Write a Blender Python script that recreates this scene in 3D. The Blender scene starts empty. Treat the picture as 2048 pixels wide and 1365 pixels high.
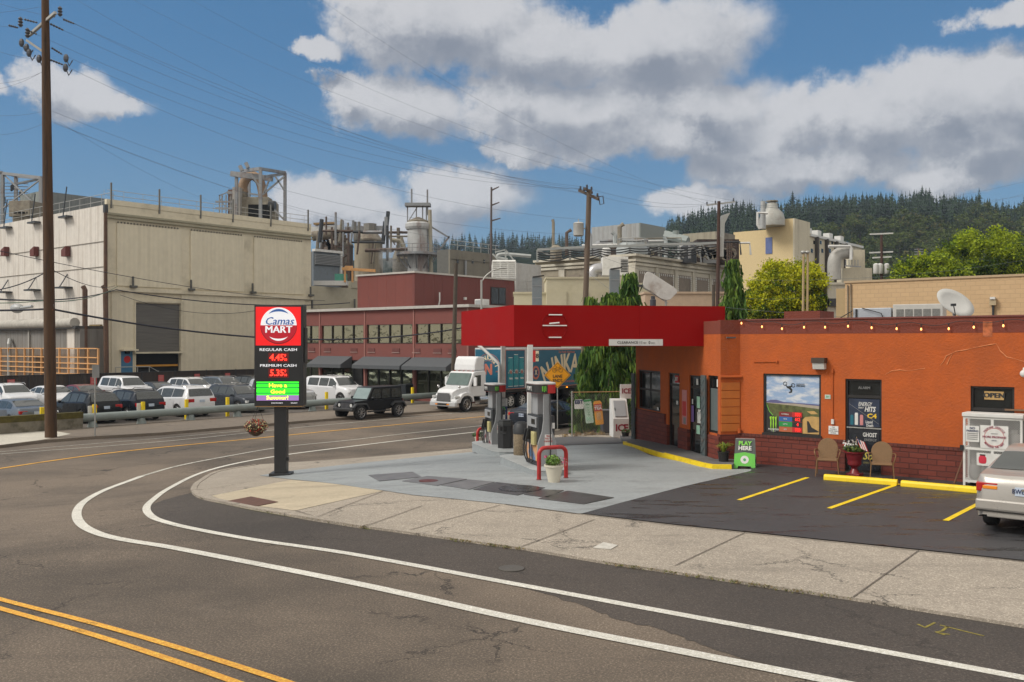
import bpy, bmesh, math, random
from mathutils import Vector, Matrix
R = math.radians
scn = bpy.context.scene
COL = scn.collection
random.seed(7)
# ---------------------------------------------------------------- camera, sky, sun
F, CX, HY, CH = 1850.0, 1024.0, 684.0, 3.5
cam = bpy.data.cameras.new('camera'); camo = bpy.data.objects.new('camera', cam); COL.objects.link(camo)
cam.lens = F / 2048 * 36; cam.sensor_width = 36; cam.clip_end = 6000; cam.clip_start = .1
cam.shift_y = 1.5 / 2048
camo.location = (0, 0, CH); camo.rotation_euler = (R(90), 0, 0)
scn.camera = camo
SUN = Vector((-.80, -.22, .80)).normalized()
sl = bpy.data.lights.new('sun', 'SUN'); slo = bpy.data.objects.new('sun', sl); COL.objects.link(slo)
sl.energy = 2.0; sl.angle = R(22); sl.color = (1, .95, .87)
slo.rotation_euler = SUN.to_track_quat('Z', 'Y').to_euler(); slo.location = (-30, 0, 40)
scn.view_settings.view_transform = 'Standard'; scn.view_settings.look = 'None'
scn.view_settings.gamma = 1; scn.view_settings.exposure = 0.45

def NT(nt):
    def n(t, *ins, **kw):
        nd = nt.nodes.new(t)
        for k, v in kw.items(): setattr(nd, k, v)
        for i, v in enumerate(ins):
            if v is None: continue
            if isinstance(v, bpy.types.NodeSocket): nt.links.new(v, nd.inputs[i])
            else: nd.inputs[i].default_value = v
        return nd
    return n
def mth(n, op, a, b=None, c=None, clamp=False):
    nd = n('ShaderNodeMath', a, b, c, operation=op); nd.use_clamp = clamp; return nd.outputs[0]
def vmth(n, op, a, b=None, out=0):
    return n('ShaderNodeVectorMath', a, b, operation=op).outputs[out]
def maprange(n, v, a, b, c=0.0, d=1.0, smooth=True):
    return n('ShaderNodeMapRange', v, a, b, c, d, interpolation_type='SMOOTHSTEP' if smooth else 'LINEAR').outputs[0]
def mixc(n, f, a, b, bt='MIX'):
    nd = n('ShaderNodeMix', data_type='RGBA', blend_type=bt)
    for i, v in ((0, f), (6, a), (7, b)):
        if isinstance(v, bpy.types.NodeSocket): nd.id_data.links.new(v, nd.inputs[i])
        else: nd.inputs[i].default_value = (tuple(v) + (1,))[:4] if i > 0 else v
    return nd.outputs[2]

w = bpy.data.worlds.new('World'); scn.world = w; w.use_nodes = True
nt = w.node_tree; nt.nodes.clear(); n = NT(nt)
out = n('ShaderNodeOutputWorld')
sky = n('ShaderNodeTexSky', sky_type='NISHITA', sun_disc=False, sun_elevation=math.asin(SUN.z),
        sun_rotation=math.atan2(SUN.x, SUN.y), air_density=1.0, dust_density=.7, ozone_density=2.2)
tc = n('ShaderNodeTexCoord').outputs['Generated']
sep = n('ShaderNodeSeparateXYZ', tc)
az = mth(n, 'ARCTAN2', sep.outputs[0], sep.outputs[1])
el = mth(n, 'ARCSINE', sep.outputs[2])
# clouds: soft ellipses in azimuth/elevation (radians), broken up by fractal noise
CL = [(1060,95,330,95),(880,40,260,110),(1300,75,230,90),(1130,215,330,80),(790,225,190,70),(660,180,70,30),(1420,200,130,80),
      (1330,270,380,62),(1720,230,260,95),(1940,190,240,100),(1640,325,260,55),(1930,345,130,40),(1980,265,160,80),
      (178,195,90,55),(240,215,70,28),(660,415,130,60),(900,390,185,75),(1430,405,125,45),(760,450,200,40),
      (2035,10,110,34),(-10,185,52,26),(1040,300,110,26),(620,110,60,26),(2300,250,180,90),(2600,420,260,60),(-350,330,240,60),(-700,150,300,110)]
g = bpy.data.node_groups.new('CloudField', 'ShaderNodeTree')
g.interface.new_socket('P', in_out='INPUT', socket_type='NodeSocketVector')
g.interface.new_socket('D', in_out='OUTPUT', socket_type='NodeSocketFloat')
gn = NT(g); gi = gn('NodeGroupInput'); go = gn('NodeGroupOutput')
nz = gn('ShaderNodeTexNoise', gi.outputs[0], None, 8.0, 10.0, .66, 2.1)
nz2 = gn('ShaderNodeTexNoise', vmth(gn, 'ADD', gi.outputs[0], (3.1, 1.7, 0)), None, 3.6, 4.0, .5, 2.0)
warp = vmth(gn, 'MULTIPLY', vmth(gn, 'SUBTRACT', nz.outputs['Color'], (.5, .5, .5)), (.10, .075, 0))
warp2 = vmth(gn, 'MULTIPLY', vmth(gn, 'SUBTRACT', nz2.outputs['Color'], (.5, .5, .5)), (.14, .06, 0))
pw = vmth(gn, 'ADD', vmth(gn, 'ADD', gi.outputs[0], warp), warp2)
cur = None
for (x, y, a, b) in CL:
    c = (math.atan2(x - CX, F), math.atan2(HY - y, math.hypot(F, x - CX)), 0)
    d = vmth(gn, 'MULTIPLY', vmth(gn, 'SUBTRACT', pw, c), (F / a, F / b, 0))
    l = vmth(gn, 'LENGTH', d, out=1)
    cur = l if cur is None else gn('ShaderNodeMath', cur, l, .25, operation='SMOOTH_MIN').outputs[0]
dd = mth(gn, 'SUBTRACT', 1.0, cur)
dd = mth(gn, 'ADD', dd, mth(gn, 'MULTIPLY', mth(gn, 'SUBTRACT', nz.outputs[0], .5), 1.75))
g.links.new(dd, go.inputs[0])
def cf(vec):
    nd = nt.nodes.new('ShaderNodeGroup'); nd.node_tree = g; nt.links.new(vec, nd.inputs[0]); return nd.outputs[0]
pv = n('ShaderNodeCombineXYZ', az, el, 0.0).outputs[0]
d0 = cf(pv); d1 = cf(vmth(n, 'ADD', pv, (-.014, .03, 0)))
fill_cover = mth(n, 'MULTIPLY', mth(n, 'MAXIMUM', maprange(n, el, .40, .75), maprange(n, mth(n, 'ABSOLUTE', az), 1.0, 1.6)), .95)  # bright cloud cover added out of view, overhead and behind, to lift ambient light
cov = mth(n, 'MAXIMUM', maprange(n, d0, -.06, .36), fill_cover)
lit = mth(n, 'SUBTRACT', d0, d1)
lit = maprange(n, lit, -.25, .42)
dens = maprange(n, d1, .1, 1.1)
fine = n('ShaderNodeTexNoise', pv, None, 20.0, 8.0, .68).outputs[0]
shade = mth(n, 'ADD', mth(n, 'MULTIPLY', lit, .55), mth(n, 'MULTIPLY', mth(n, 'SUBTRACT', 1.0, dens), .45))
shade = mth(n, 'ADD', shade, mth(n, 'MULTIPLY', mth(n, 'SUBTRACT', fine, .5), .60), clamp=True)
ccol = mixc(n, shade, (1.45, 1.6, 1.9), (3.6, 3.6, 3.7))
ccol = mixc(n, fill_cover, ccol, (6.5, 6.0, 5.3))
skyc = mixc(n, 1.0, sky.outputs[0], (.42, .66, .80), 'MULTIPLY')
hz = maprange(n, el, -.02, .32)
skyc = mixc(n, hz, mixc(n, .75, skyc, (1.25, 2.0, 3.0)), mixc(n, .6, skyc, (.48, 1.30, 2.55)))
skyc = mixc(n, 1.0, skyc, (.76, .80, .80), 'MULTIPLY')
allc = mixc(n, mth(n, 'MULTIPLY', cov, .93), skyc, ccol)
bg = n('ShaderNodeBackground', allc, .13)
nt.links.new(bg.outputs[0], out.inputs[0])
w.cycles.sampling_method = 'MANUAL'; w.cycles.sample_map_resolution = 512

# ---------------------------------------------------------------- ground shape, projection helpers
UX, UY = -.776, .631      # direction up the side streets (away, left)
VX, VY = .631, .776       # direction along the main street (away, right)
AU = math.atan2(-UY, -UX)  # heading of -U (right, nearer)
AV = math.atan2(VY, VX)
def gz(x, y):
    u = x * UX + y * UY
    t = min(1, max(0, (u - 14) / 16)); return -1.0 * t * t * (3 - 2 * t)
def P(px, py, off=0.0):
    t = 2.0; s = (py - HY) / F; k = (px - CX) / F
    while t < 2000:
        if CH - s * t < gz(k * t, t): break
        t += .25
    a, b = t - .25, t
    for _ in range(24):
        m = (a + b) / 2
        if CH - s * m < gz(k * m, m): b = m
        else: a = m
    return Vector((k * b, b, gz(k * b, b) + off))
def D(px, py, d): return Vector(((px - CX) * d / F, d, CH + (HY - py) * d / F))
def UV(u, v, z=None):
    x, y = u * UX + v * VX, u * UY + v * VY
    return Vector((x, y, gz(x, y) if z is None else z))
def s2l(r, g_, b):
    f = lambda c: (c / 255 / 12.92) if c / 255 <= .04045 else ((c / 255 + .055) / 1.055) ** 2.4
    return (f(r), f(g_), f(b))

# ---------------------------------------------------------------- materials
MT = {}
def mat(name, c, rough=.6, metal=0.0, var=.12, sc=3.0, bump=0.0, bsc=60.0, emit=0.0, spec=.5, coat=0.0, detail=6.0, dirt=None, dsc=.8, alpha=1.0, stretch=None):
    if name in MT: return MT[name]
    m = bpy.data.materials.new(name); m.use_nodes = True; MT[name] = m
    t = m.node_tree; t.nodes.clear(); n = NT(t)
    o = n('ShaderNodeOutputMaterial'); b = n('ShaderNodeBsdfPrincipled')
    co = n('ShaderNodeTexCoord').outputs['Object']
    if stretch: co = vmth(n, 'MULTIPLY', co, stretch)
    nz = n('ShaderNodeTexNoise', co, None, sc, detail, .6)
    f = maprange(n, nz.outputs[0], .25, .75, 0, 1, False)
    col = mixc(n, f, [x * (1 - var) for x in c], [min(1, x * (1 + var)) for x in c])
    if dirt:
        nd = n('ShaderNodeTexNoise', vmth(n, 'ADD', co, (7, 3, 1)), None, dsc, 8.0, .65)
        col = mixc(n, mth(n, 'MULTIPLY', maprange(n, nd.outputs[0], .48, .68), dirt[3] if len(dirt) > 3 else .6), col, dirt[:3])
    t.links.new(col, b.inputs['Base Color'])
    rn = n('ShaderNodeMath', nz.outputs[0], .25, rough - .12, operation='MULTIPLY_ADD'); rn.use_clamp = True
    t.links.new(rn.outputs[0], b.inputs['Roughness'])
    b.inputs['Metallic'].default_value = metal; b.inputs['Specular IOR Level'].default_value = spec
    b.inputs['Coat Weight'].default_value = coat
    if emit:
        b.inputs['Emission Color'].default_value = (*c, 1); b.inputs['Emission Strength'].default_value = emit
    if bump:
        bn = n('ShaderNodeTexNoise', co, None, bsc, 4.0, .6)
        bp = n('ShaderNodeBump', bump, 0.02, 0, bn.outputs[0]) if False else n('ShaderNodeBump')
        bp.inputs['Strength'].default_value = bump; bp.inputs['Distance'].default_value = .02
        t.links.new(bn.outputs[0], bp.inputs['Height']); t.links.new(bp.outputs[0], b.inputs['Normal'])
    t.links.new(b.outputs[0], o.inputs[0]); m['bsdf'] = b.name
    return m
def nodes(m):
    t = m.node_tree; return t, NT(t), t.nodes[m['bsdf']]
def colin(m):
    t, n, b = nodes(m); return b.inputs['Base Color'].links[0].from_socket

def asphalt(name, c, speck=.35, cracks=.5, patch=.18, psc=.12, rough=.85, wet=0.0):
    m = mat(name, c, rough, 0, .12, 60, .5, 180)
    t, n, b = nodes(m); co = n('ShaderNodeTexCoord').outputs['Object']; col = colin(m)
    sp = n('ShaderNodeTexNoise', co, None, 34.0, 2.0, .8).outputs[0]
    col = mixc(n, mth(n, 'MULTIPLY', maprange(n, sp, .53, .66), speck), col, [min(1, x * 2.4) for x in c])
    col = mixc(n, mth(n, 'MULTIPLY', maprange(n, sp, .46, .30), speck * .9), col, [x * .45 for x in c])
    bg_ = n('ShaderNodeTexNoise', co, None, psc, 5.0, .6).outputs[0]
    col = mixc(n, maprange(n, bg_, .35, .65), mixc(n, patch, col, (.0, .0, .0)), mixc(n, patch * .5, col, (1, .92, .8), 'SOFT_LIGHT'))
    # streaks along the driving direction
    rot = n('ShaderNodeMapping', co); rot.inputs['Rotation'].default_value = (0, 0, -AU); rot.inputs['Scale'].default_value = (.06, .9, 1)
    st = n('ShaderNodeTexNoise', rot.outputs[0], None, 1.6, 6.0, .65).outputs[0]
    col = mixc(n, mth(n, 'MULTIPLY', maprange(n, st, .50, .70), .28), col, [x * .5 for x in c])
    # scuffs
    sc = n('ShaderNodeTexNoise', vmth(n, 'ADD', co, (11, 5, 2)), None, .55, 9.0, .72).outputs[0]
    col = mixc(n, mth(n, 'MULTIPLY', maprange(n, sc, .56, .70), .35), col, [x * 1.5 for x in c])
    fs2 = n('ShaderNodeTexNoise', co, None, 11.0, 3.0, .7).outputs[0]
    col = mixc(n, mth(n, 'MULTIPLY', maprange(n, fs2, .56, .70), .35), col, [x * .55 for x in c])
    col = mixc(n, mth(n, 'MULTIPLY', maprange(n, fs2, .44, .32), .22), col, [x * 1.7 for x in c])
    if cracks:
        wv = n('ShaderNodeTexNoise', co, None, 1.3, 6.0, .7)
        pw = vmth(n, 'ADD', co, vmth(n, 'MULTIPLY', vmth(n, 'SUBTRACT', wv.outputs['Color'], (.5, .5, .5)), (1.6, 1.6, 0)))
        vo = n('ShaderNodeTexVoronoi', pw, None, .28, feature='DISTANCE_TO_EDGE').outputs[0]
        mk = n('ShaderNodeTexNoise', co, None, .35, 3.0).outputs[0]
        k = mth(n, 'MULTIPLY', maprange(n, vo, .009, .0), maprange(n, mk, .47, .55))
        col = mixc(n, mth(n, 'MULTIPLY', k, cracks), col, [x * .18 for x in c])
    if wet:
        rot2 = n('ShaderNodeMapping', co); rot2.inputs['Rotation'].default_value = (0, 0, -AU); rot2.inputs['Scale'].default_value = (.5, 2.2, 1)
        wn = n('ShaderNodeTexNoise', rot2.outputs[0], None, 1.1, 8.0, .68).outputs[0]
        k = maprange(n, wn, .53, .60)
        col = mixc(n, mth(n, 'MULTIPLY', k, .7), col, [x * .35 for x in c])
        t.links.new(mth(n, 'SUBTRACT', rough, mth(n, 'MULTIPLY', k, wet)), b.inputs['Roughness'])
    t.links.new(col, b.inputs['Base Color'])
    return m
def concrete(name, c, cracks=.7, joint=None, speck=.25, rough=.85):
    m = asphalt(name, c, speck, 0, .10, .2, rough)
    t, n, b = nodes(m); co = n('ShaderNodeTexCoord').outputs['Object']; col = colin(m)
    wv = n('ShaderNodeTexNoise', co, None, 1.6, 7.0, .75)
    pw = vmth(n, 'ADD', co, vmth(n, 'MULTIPLY', vmth(n, 'SUBTRACT', wv.outputs['Color'], (.5, .5, .5)), (1.3, 1.3, 0)))
    vo = n('ShaderNodeTexVoronoi', pw, None, .42, feature='DISTANCE_TO_EDGE').outputs[0]
    mk = n('ShaderNodeTexNoise', vmth(n, 'ADD', co, (4, 9, 0)), None, .45, 3.0).outputs[0]
    k = mth(n, 'MULTIPLY', maprange(n, vo, .012, .001), maprange(n, mk, .47, .56))
    col = mixc(n, mth(n, 'MULTIPLY', k, cracks), col, [x * .22 for x in c])
    dn = n('ShaderNodeTexNoise', co, None, .9, 9.0, .7).outputs[0]
    col = mixc(n, mth(n, 'MULTIPLY', maprange(n, dn, .50, .72), .30), col, [x * .55 for x in c])
    t.links.new(col, b.inputs['Base Color'])
    return m
def brickmat(name, c, mortar, sc=1.0, bw=.40, bh=.12, bump=.6, axis='xz', var=.2, kc=(1.15, .72)):
    m = mat(name, c, .75, 0, var, 4, 0)
    t, n, b = nodes(m); co = n('ShaderNodeTexCoord').outputs['Object']; s = n('ShaderNodeSeparateXYZ', co)
    a = s.outputs[0] if axis[0] == 'x' else s.outputs[1]
    v = n('ShaderNodeCombineXYZ', a, s.outputs[2], 0.0).outputs[0]
    wob = n('ShaderNodeTexNoise', co, None, 6.0, 3.0).outputs['Color']
    v = vmth(n, 'ADD', v, vmth(n, 'MULTIPLY', vmth(n, 'SUBTRACT', wob, (.5, .5, .5)), (.02, .014, 0)))
    bt = n('ShaderNodeTexBrick', v, (*[x * kc[0] for x in c], 1), (*[x * kc[1] for x in c], 1), (*mortar, 1), 1.0, .012, .2, 0.0, bw, bh)
    col = mixc(n, .75, colin(m), bt.outputs[0])
    t.links.new(col, b.inputs['Base Color'])
    nb = n('ShaderNodeTexNoise', co, None, 25.0, 4.0).outputs[0]
    h = mth(n, 'ADD', mth(n, 'MULTIPLY', nb, .35), mth(n, 'SUBTRACT', 1.0, bt.outputs[1]))
    bp = n('ShaderNodeBump'); bp.inputs['Strength'].default_value = bump; bp.inputs['Distance'].default_value = .03
    t.links.new(h, bp.inputs['Height']); t.links.new(bp.outputs[0], b.inputs['Normal'])
    return m
def corrug(name, c, pitch=.3, depth=.35, axis='x', streak=None, rough=.6, soft=.5, metal=0.0):
    m = mat(name, c, rough, metal, .08, 1.5)
    t, n, b = nodes(m); co = n('ShaderNodeTexCoord').outputs['Object']; s = n('ShaderNodeSeparateXYZ', co)
    a = s.outputs[{'x': 0, 'y': 1}[axis]]
    wv = mth(n, 'SINE', mth(n, 'MULTIPLY', a, 2 * math.pi / pitch))
    wv = maprange(n, wv, -soft, soft)
    bp = n('ShaderNodeBump'); bp.inputs['Strength'].default_value = 1.0; bp.inputs['Distance'].default_value = depth * .1
    t.links.new(wv, bp.inputs['Height']); t.links.new(bp.outputs[0], b.inputs['Normal'])
    col = colin(m)
    col = mixc(n, mth(n, 'MULTIPLY', wv, .07), col, [x * .55 for x in c])
    if streak:
        v = n('ShaderNodeMapping', co); v.inputs['Scale'].default_value = (2.2, 2.2, .08)
        sn = n('ShaderNodeTexNoise', v.outputs[0], None, 1.0, 7.0, .7).outputs[0]
        col = mixc(n, mth(n, 'MULTIPLY', maprange(n, sn, .46, .66), streak[3]), col, streak[:3])
    t.links.new(col, b.inputs['Base Color'])
    return m
def streaky(m, c, amt, sc=(1.5, 1.5, .1)):
    t, n, b = nodes(m); co = n('ShaderNodeTexCoord').outputs['Object']
    v = n('ShaderNodeMapping', co); v.inputs['Scale'].default_value = sc
    sn = n('ShaderNodeTexNoise', v.outputs[0], None, 1.0, 7.0, .7).outputs[0]
    t.links.new(mixc(n, mth(n, 'MULTIPLY', maprange(n, sn, .47, .66), amt), colin(m), c), b.inputs['Base Color'])
    return m

# ---------------------------------------------------------------- mesh helpers
class B:
    def __init__(s): s.v = []; s.f = []; s.mi = []; s.T = None
    def add(s, vs, fs, m=0):
        o = len(s.v)
        s.v += [tuple(s.T @ Vector(v)) if s.T else tuple(v) for v in vs]
        for f in fs: s.f.append([i + o for i in f]); s.mi.append(m)
        return s
    def box(s, c, sz, m=0, rz=0.0, rx=0.0, ry=0.0):
        hx, hy, hz = sz[0] / 2, sz[1] / 2, sz[2] / 2
        M = Matrix.Translation(c) @ Matrix.Rotation(rz, 4, 'Z') @ Matrix.Rotation(ry, 4, 'Y') @ Matrix.Rotation(rx, 4, 'X')
        vs = [M @ Vector((a * hx, b * hy, c_ * hz)) for a in (-1, 1) for b in (-1, 1) for c_ in (-1, 1)]
        return s.add(vs, [(0, 1, 3, 2), (4, 6, 7, 5), (0, 4, 5, 1), (2, 3, 7, 6), (0, 2, 6, 4), (1, 5, 7, 3)], m)
    def bb(s, a, b, m=0):   # box from min corner to max corner
        return s.box([(a[i] + b[i]) / 2 for i in range(3)], [abs(b[i] - a[i]) for i in range(3)], m)
    def bar(s, p, q, w, h=None, m=0):
        p, q = Vector(p), Vector(q); d = q - p; L = d.length
        if L < 1e-6: return s
        h = h or w; z = d.normalized(); up = Vector((0, 0, 1)) if abs(z.z) < .95 else Vector((0, 1, 0))
        x = z.cross(up).normalized(); y = x.cross(z)
        vs = [p + x * a * w / 2 + y * b * h / 2 + d * c for c in (0, 1) for a, b in ((-1, -1), (1, -1), (1, 1), (-1, 1))]
        return s.add(vs, [(0, 3, 2, 1), (4, 5, 6, 7), (0, 1, 5, 4), (1, 2, 6, 5), (2, 3, 7, 6), (3, 0, 4, 7)], m)
    def tube(s, pts, r, n=8, m=0, cap=True):
        pts = [Vector(p) for p in pts]; rs = r if isinstance(r, (list, tuple)) else [r] * len(pts)
        vs = []; fs = []; px = None
        for i, p in enumerate(pts):
            d = (pts[min(i + 1, len(pts) - 1)] - pts[max(i - 1, 0)]).normalized()
            if px is None:
                up = Vector((0, 0, 1)) if abs(d.z) < .95 else Vector((0, 1, 0)); px = d.cross(up).normalized()
            else:
                px = (px - d * px.dot(d)); px = px.normalized() if px.length > 1e-6 else d.orthogonal().normalized()
            py = d.cross(px)
            for k in range(n):
                a = 2 * math.pi * k / n; vs.append(p + px * math.cos(a) * rs[i] + py * math.sin(a) * rs[i])
        for i in range(len(pts) - 1):
            for k in range(n): fs.append((i * n + k, i * n + (k + 1) % n, (i + 1) * n + (k + 1) % n, (i + 1) * n + k))
        if cap: fs.append(tuple(range(n))[::-1]); fs.append(tuple((len(pts) - 1) * n + k for k in range(n)))
        return s.add(vs, fs, m)
    def lathe(s, prof, c=(0, 0, 0), n=20, m=0, sx=1, sy=1):
        vs = [(c[0] + r * math.cos(2 * math.pi * k / n) * sx, c[1] + r * math.sin(2 * math.pi * k / n) * sy, c[2] + z) for r, z in prof for k in range(n)]
        fs = [(i * n + k, i * n + (k + 1) % n, (i + 1) * n + (k + 1) % n, (i + 1) * n + k) for i in range(len(prof) - 1) for k in range(n)]
        fs.append(tuple(range(n))[::-1]); fs.append(tuple((len(prof) - 1) * n + k for k in range(n)))
        return s.add(vs, fs, m)
    def prism(s, poly, ax, a, b, m=0):   # poly of 2-D points in the plane normal to ax, extruded from a to b
        def pt(p, h): return {'z': (p[0], p[1], h), 'y': (p[0], h, p[1]), 'x': (h, p[0], p[1])}[ax]
        k = len(poly); vs = [pt(p, a) for p in poly] + [pt(p, b) for p in poly]
        return s.add(vs, [tuple(range(k))[::-1], tuple(range(k, 2 * k))] + [(i, (i + 1) % k, (i + 1) % k + k, i + k) for i in range(k)], m)
    def face(s, pts, m=0): return s.add(pts, [tuple(range(len(pts)))], m)
    def ell(s, c, r, m=0, nu=10, nv=7):
        pr = [(max(1e-3, math.sin(math.pi * i / nv)), -math.cos(math.pi * i / nv)) for i in range(nv + 1)]
        vs = [(c[0] + p * r[0] * math.cos(2 * math.pi * k / nu), c[1] + p * r[1] * math.sin(2 * math.pi * k / nu), c[2] + z * r[2]) for p, z in pr for k in range(nu)]
        return s.add(vs, [(i * nu + k, i * nu + (k + 1) % nu, (i + 1) * nu + (k + 1) % nu, (i + 1) * nu + k) for i in range(nv) for k in range(nu)], m)
    def build(s, name, mats, parent=None, smooth=False, bev=0, solid=0, sub=0):
        me = bpy.data.meshes.new(name); me.from_pydata(s.v, [], s.f)
        for m in (mats if isinstance(mats, (list, tuple)) else [mats]): me.materials.append(m)
        me.polygons.foreach_set('material_index', s.mi)
        bm = bmesh.new(); bm.from_mesh(me); bmesh.ops.recalc_face_normals(bm, faces=bm.faces); bm.to_mesh(me); bm.free()
        if smooth: me.polygons.foreach_set('use_smooth', [True] * len(me.polygons))
        o = bpy.data.objects.new(name, me); COL.objects.link(o)
        if parent: o.parent = parent
        if solid:
            md = o.modifiers.new('s', 'SOLIDIFY'); md.thickness = solid
        if bev:
            md = o.modifiers.new('b', 'BEVEL'); md.width = bev; md.segments = 2; md.limit_method = 'ANGLE'; md.angle_limit = R(40)
        if sub:
            md = o.modifiers.new('u', 'SUBSURF'); md.levels = sub; md.render_levels = sub
        if smooth and not sub:
            try:
                me.set_sharp_from_angle(angle=R(38))
            except Exception: pass
        return o
def tag(o, label=None, cat=None, group=None, kind=None):
    for k, v in (('label', label), ('category', cat), ('group', group), ('kind', kind)):
        if v: o[k] = v
    return o
def thing(name, label, cat, loc=(0, 0, 0), rz=0.0, group=None):
    o = bpy.data.objects.new(name, None); COL.objects.link(o); o.location = loc; o.rotation_euler = (0, 0, rz)
    o.empty_display_size = .3
    return tag(o, label, cat, group)
def kids(o): return [c for c in bpy.data.objects if c.parent == o]
def dup(root, loc, rz, label, group=None, rec=True):
    def cp(o, par):
        c = o.copy(); COL.objects.link(c); c.parent = par
        for k in kids(o): cp(k, c)
        return c
    c = cp(root, None); c.location = loc; c.rotation_euler = (0, 0, rz); c['label'] = label
    if group: c['group'] = group
    return c
def frame(root):   # world -> local of an Empty rotated about z
    M = (Matrix.Translation(root.location) @ Matrix.Rotation(root.rotation_euler[2], 4, 'Z')).inverted()
    return lambda p: M @ Vector(p)
def walls(b, x0, x1, z0, z1, y0, y1, holes, m=0):
    xs = sorted(set([x0, x1] + [min(max(h[i], x0), x1) for h in holes for i in (0, 1)]))
    for a, c in zip(xs, xs[1:]):
        if c - a < 1e-4: continue
        mid = (a + c) / 2; z = z0
        for h in sorted([h for h in holes if h[0] < mid < h[1]], key=lambda h: h[2]):
            if h[2] > z + 1e-4 and z < z1: b.bb((a, y0, z), (c, y1, min(h[2], z1)), m)
            z = max(z, h[3])
        if z < z1 - 1e-4: b.bb((a, y0, z), (c, y1, z1), m)
def sheet(name, pts, off, m, kind='structure', thick=0.0, world=False):
    """flat ground sheet following the ground's slope; pts are picture points or world xy"""
    pl = [(p[0], p[1]) if world else tuple(P(*p)[:2]) for p in pts]
    bm = bmesh.new(); bm.faces.new([bm.verts.new((x, y, 0)) for x, y in pl])
    us = [x * UX + y * UY for x, y in pl]
    for k in range(17):
        u = 14 + k
        if min(us) < u < max(us):
            bmesh.ops.bisect_plane(bm, geom=bm.verts[:] + bm.edges[:] + bm.faces[:], plane_co=(u * UX, u * UY, 0), plane_no=(UX, UY, 0), dist=1e-5)
    if thick:
        top = bm.faces[:]
        r = bmesh.ops.extrude_face_region(bm, geom=top)
        low = [e for e in r['geom'] if isinstance(e, bmesh.types.BMVert)]; lows = set(low)
        for v in bm.verts: v.co.z = gz(v.co.x, v.co.y) + (off if v in lows else off - thick)
    else:
        for v in bm.verts: v.co.z = gz(v.co.x, v.co.y) + off
    bmesh.ops.triangulate(bm, faces=bm.faces[:]); bmesh.ops.recalc_face_normals(bm, faces=bm.faces)
    me = bpy.data.meshes.new(name)
    if not thick:
        for f in bm.faces:
            if f.normal.z < 0: f.normal_flip()
    bm.to_mesh(me); bm.free(); me.materials.append(m)
    o = bpy.data.objects.new(name, me); COL.objects.link(o)
    if kind: o['kind'] = kind
    return o
def smoothpath(pts, k=6):
    """Catmull-Rom through world points"""
    q = [pts[0]] + list(pts) + [pts[-1]]; r = []
    for i in range(1, len(q) - 2):
        for j in range(k):
            t = j / k; a, b, c, d = q[i - 1], q[i], q[i + 1], q[i + 2]
            r.append(.5 * ((2 * b) + (c - a) * t + (2 * a - 5 * b + 4 * c - d) * t * t + (3 * b - a - 3 * c + d) * t ** 3))
    r.append(Vector(pts[-1])); return r
def stripe(name, pts, width, off, m, smooth=True):
    w_ = [P(*p) for p in pts]
    if smooth: w_ = smoothpath(w_, 8)
    else:
        w2 = []
        for a, b in zip(w_, w_[1:]): w2 += [a.lerp(b, i / 8) for i in range(8)]
        w_ = w2 + [w_[-1]]
    b = B(); vs = []
    for i, p in enumerate(w_):
        d = (w_[min(i + 1, len(w_) - 1)] - w_[max(i - 1, 0)]); d.z = 0; d.normalize(); q = Vector((-d.y, d.x, 0)) * width / 2
        for e in (p + q, p - q): vs.append((e.x, e.y, gz(e.x, e.y) + off))
    b.add(vs, [(2 * i, 2 * i + 1, 2 * i + 3, 2 * i + 2) for i in range(len(w_) - 1)])
    o = b.build(name, m); o['kind'] = 'structure'; return o
def text(s_, parent, org, h, m, rx=R(90), rz=0.0, bold=0.0, shear=0.0, sx=1.0, name='lettering', align='CENTER', ext=.003, ry=0.0, tilt=0.0):
    """flat lettering, org = centre (or left) of the line in the parent's frame; default stands facing -Y"""
    fat = bold > 0 and any(c_ in 'MWNKmw' for c_ in s_); off9 = bold * h; bold = 0 if fat else bold
    cu = bpy.data.curves.new('t', 'FONT'); cu.body = s_; cu.align_x = align; cu.align_y = 'CENTER'; cu.size = h * 1.38
    cu.offset = bold * h; cu.shear = shear; cu.extrude = ext; cu.resolution_u = 2
    to = bpy.data.objects.new('t', cu); COL.objects.link(to)
    dg = bpy.context.evaluated_depsgraph_get(); me = bpy.data.meshes.new_from_object(to.evaluated_get(dg))
    bpy.data.objects.remove(to); bpy.data.curves.remove(cu)
    if fat:
        bm = bmesh.new()
        for k in (-1, 0, 1):
            m9 = me.copy(); m9.transform(Matrix.Translation((k * off9 * 1.2, k * off9 * .25, k * .0006))); bm.from_mesh(m9); bpy.data.meshes.remove(m9)
        bm.to_mesh(me); bm.free()
    me.name = name; me.materials.clear(); me.materials.append(m)
    M = Matrix.Translation(org) @ Matrix.Rotation(rz, 4, 'Z') @ Matrix.Rotation(rx, 4, 'X') @ Matrix.Rotation(tilt, 4, 'Z') @ Matrix.Diagonal((sx, 1, 1, 1))
    me.transform(M)
    o = bpy.data.objects.new(name, me); COL.objects.link(o); o.parent = parent; return o
def joinm(objs, name):
    """join several mesh objects sharing a parent into the first"""
    bm = bmesh.new(); mats = []
    for o in objs:
        mp = []
        for m in o.data.materials:
            if m not in mats: mats.append(m)
            mp.append(mats.index(m))
        k = len(bm.faces); bm.from_mesh(o.data); bm.faces.ensure_lookup_table()
        for f in bm.faces[k:]: f.material_index = mp[f.material_index] if mp else 0
    par = objs[0].parent
    me = bpy.data.meshes.new(name); bm.to_mesh(me); bm.free()
    for m in mats: me.materials.append(m)
    for o in objs:
        bpy.data.objects.remove(o)
    o = bpy.data.objects.new(name, me); COL.objects.link(o); o.parent = par; return o
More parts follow.
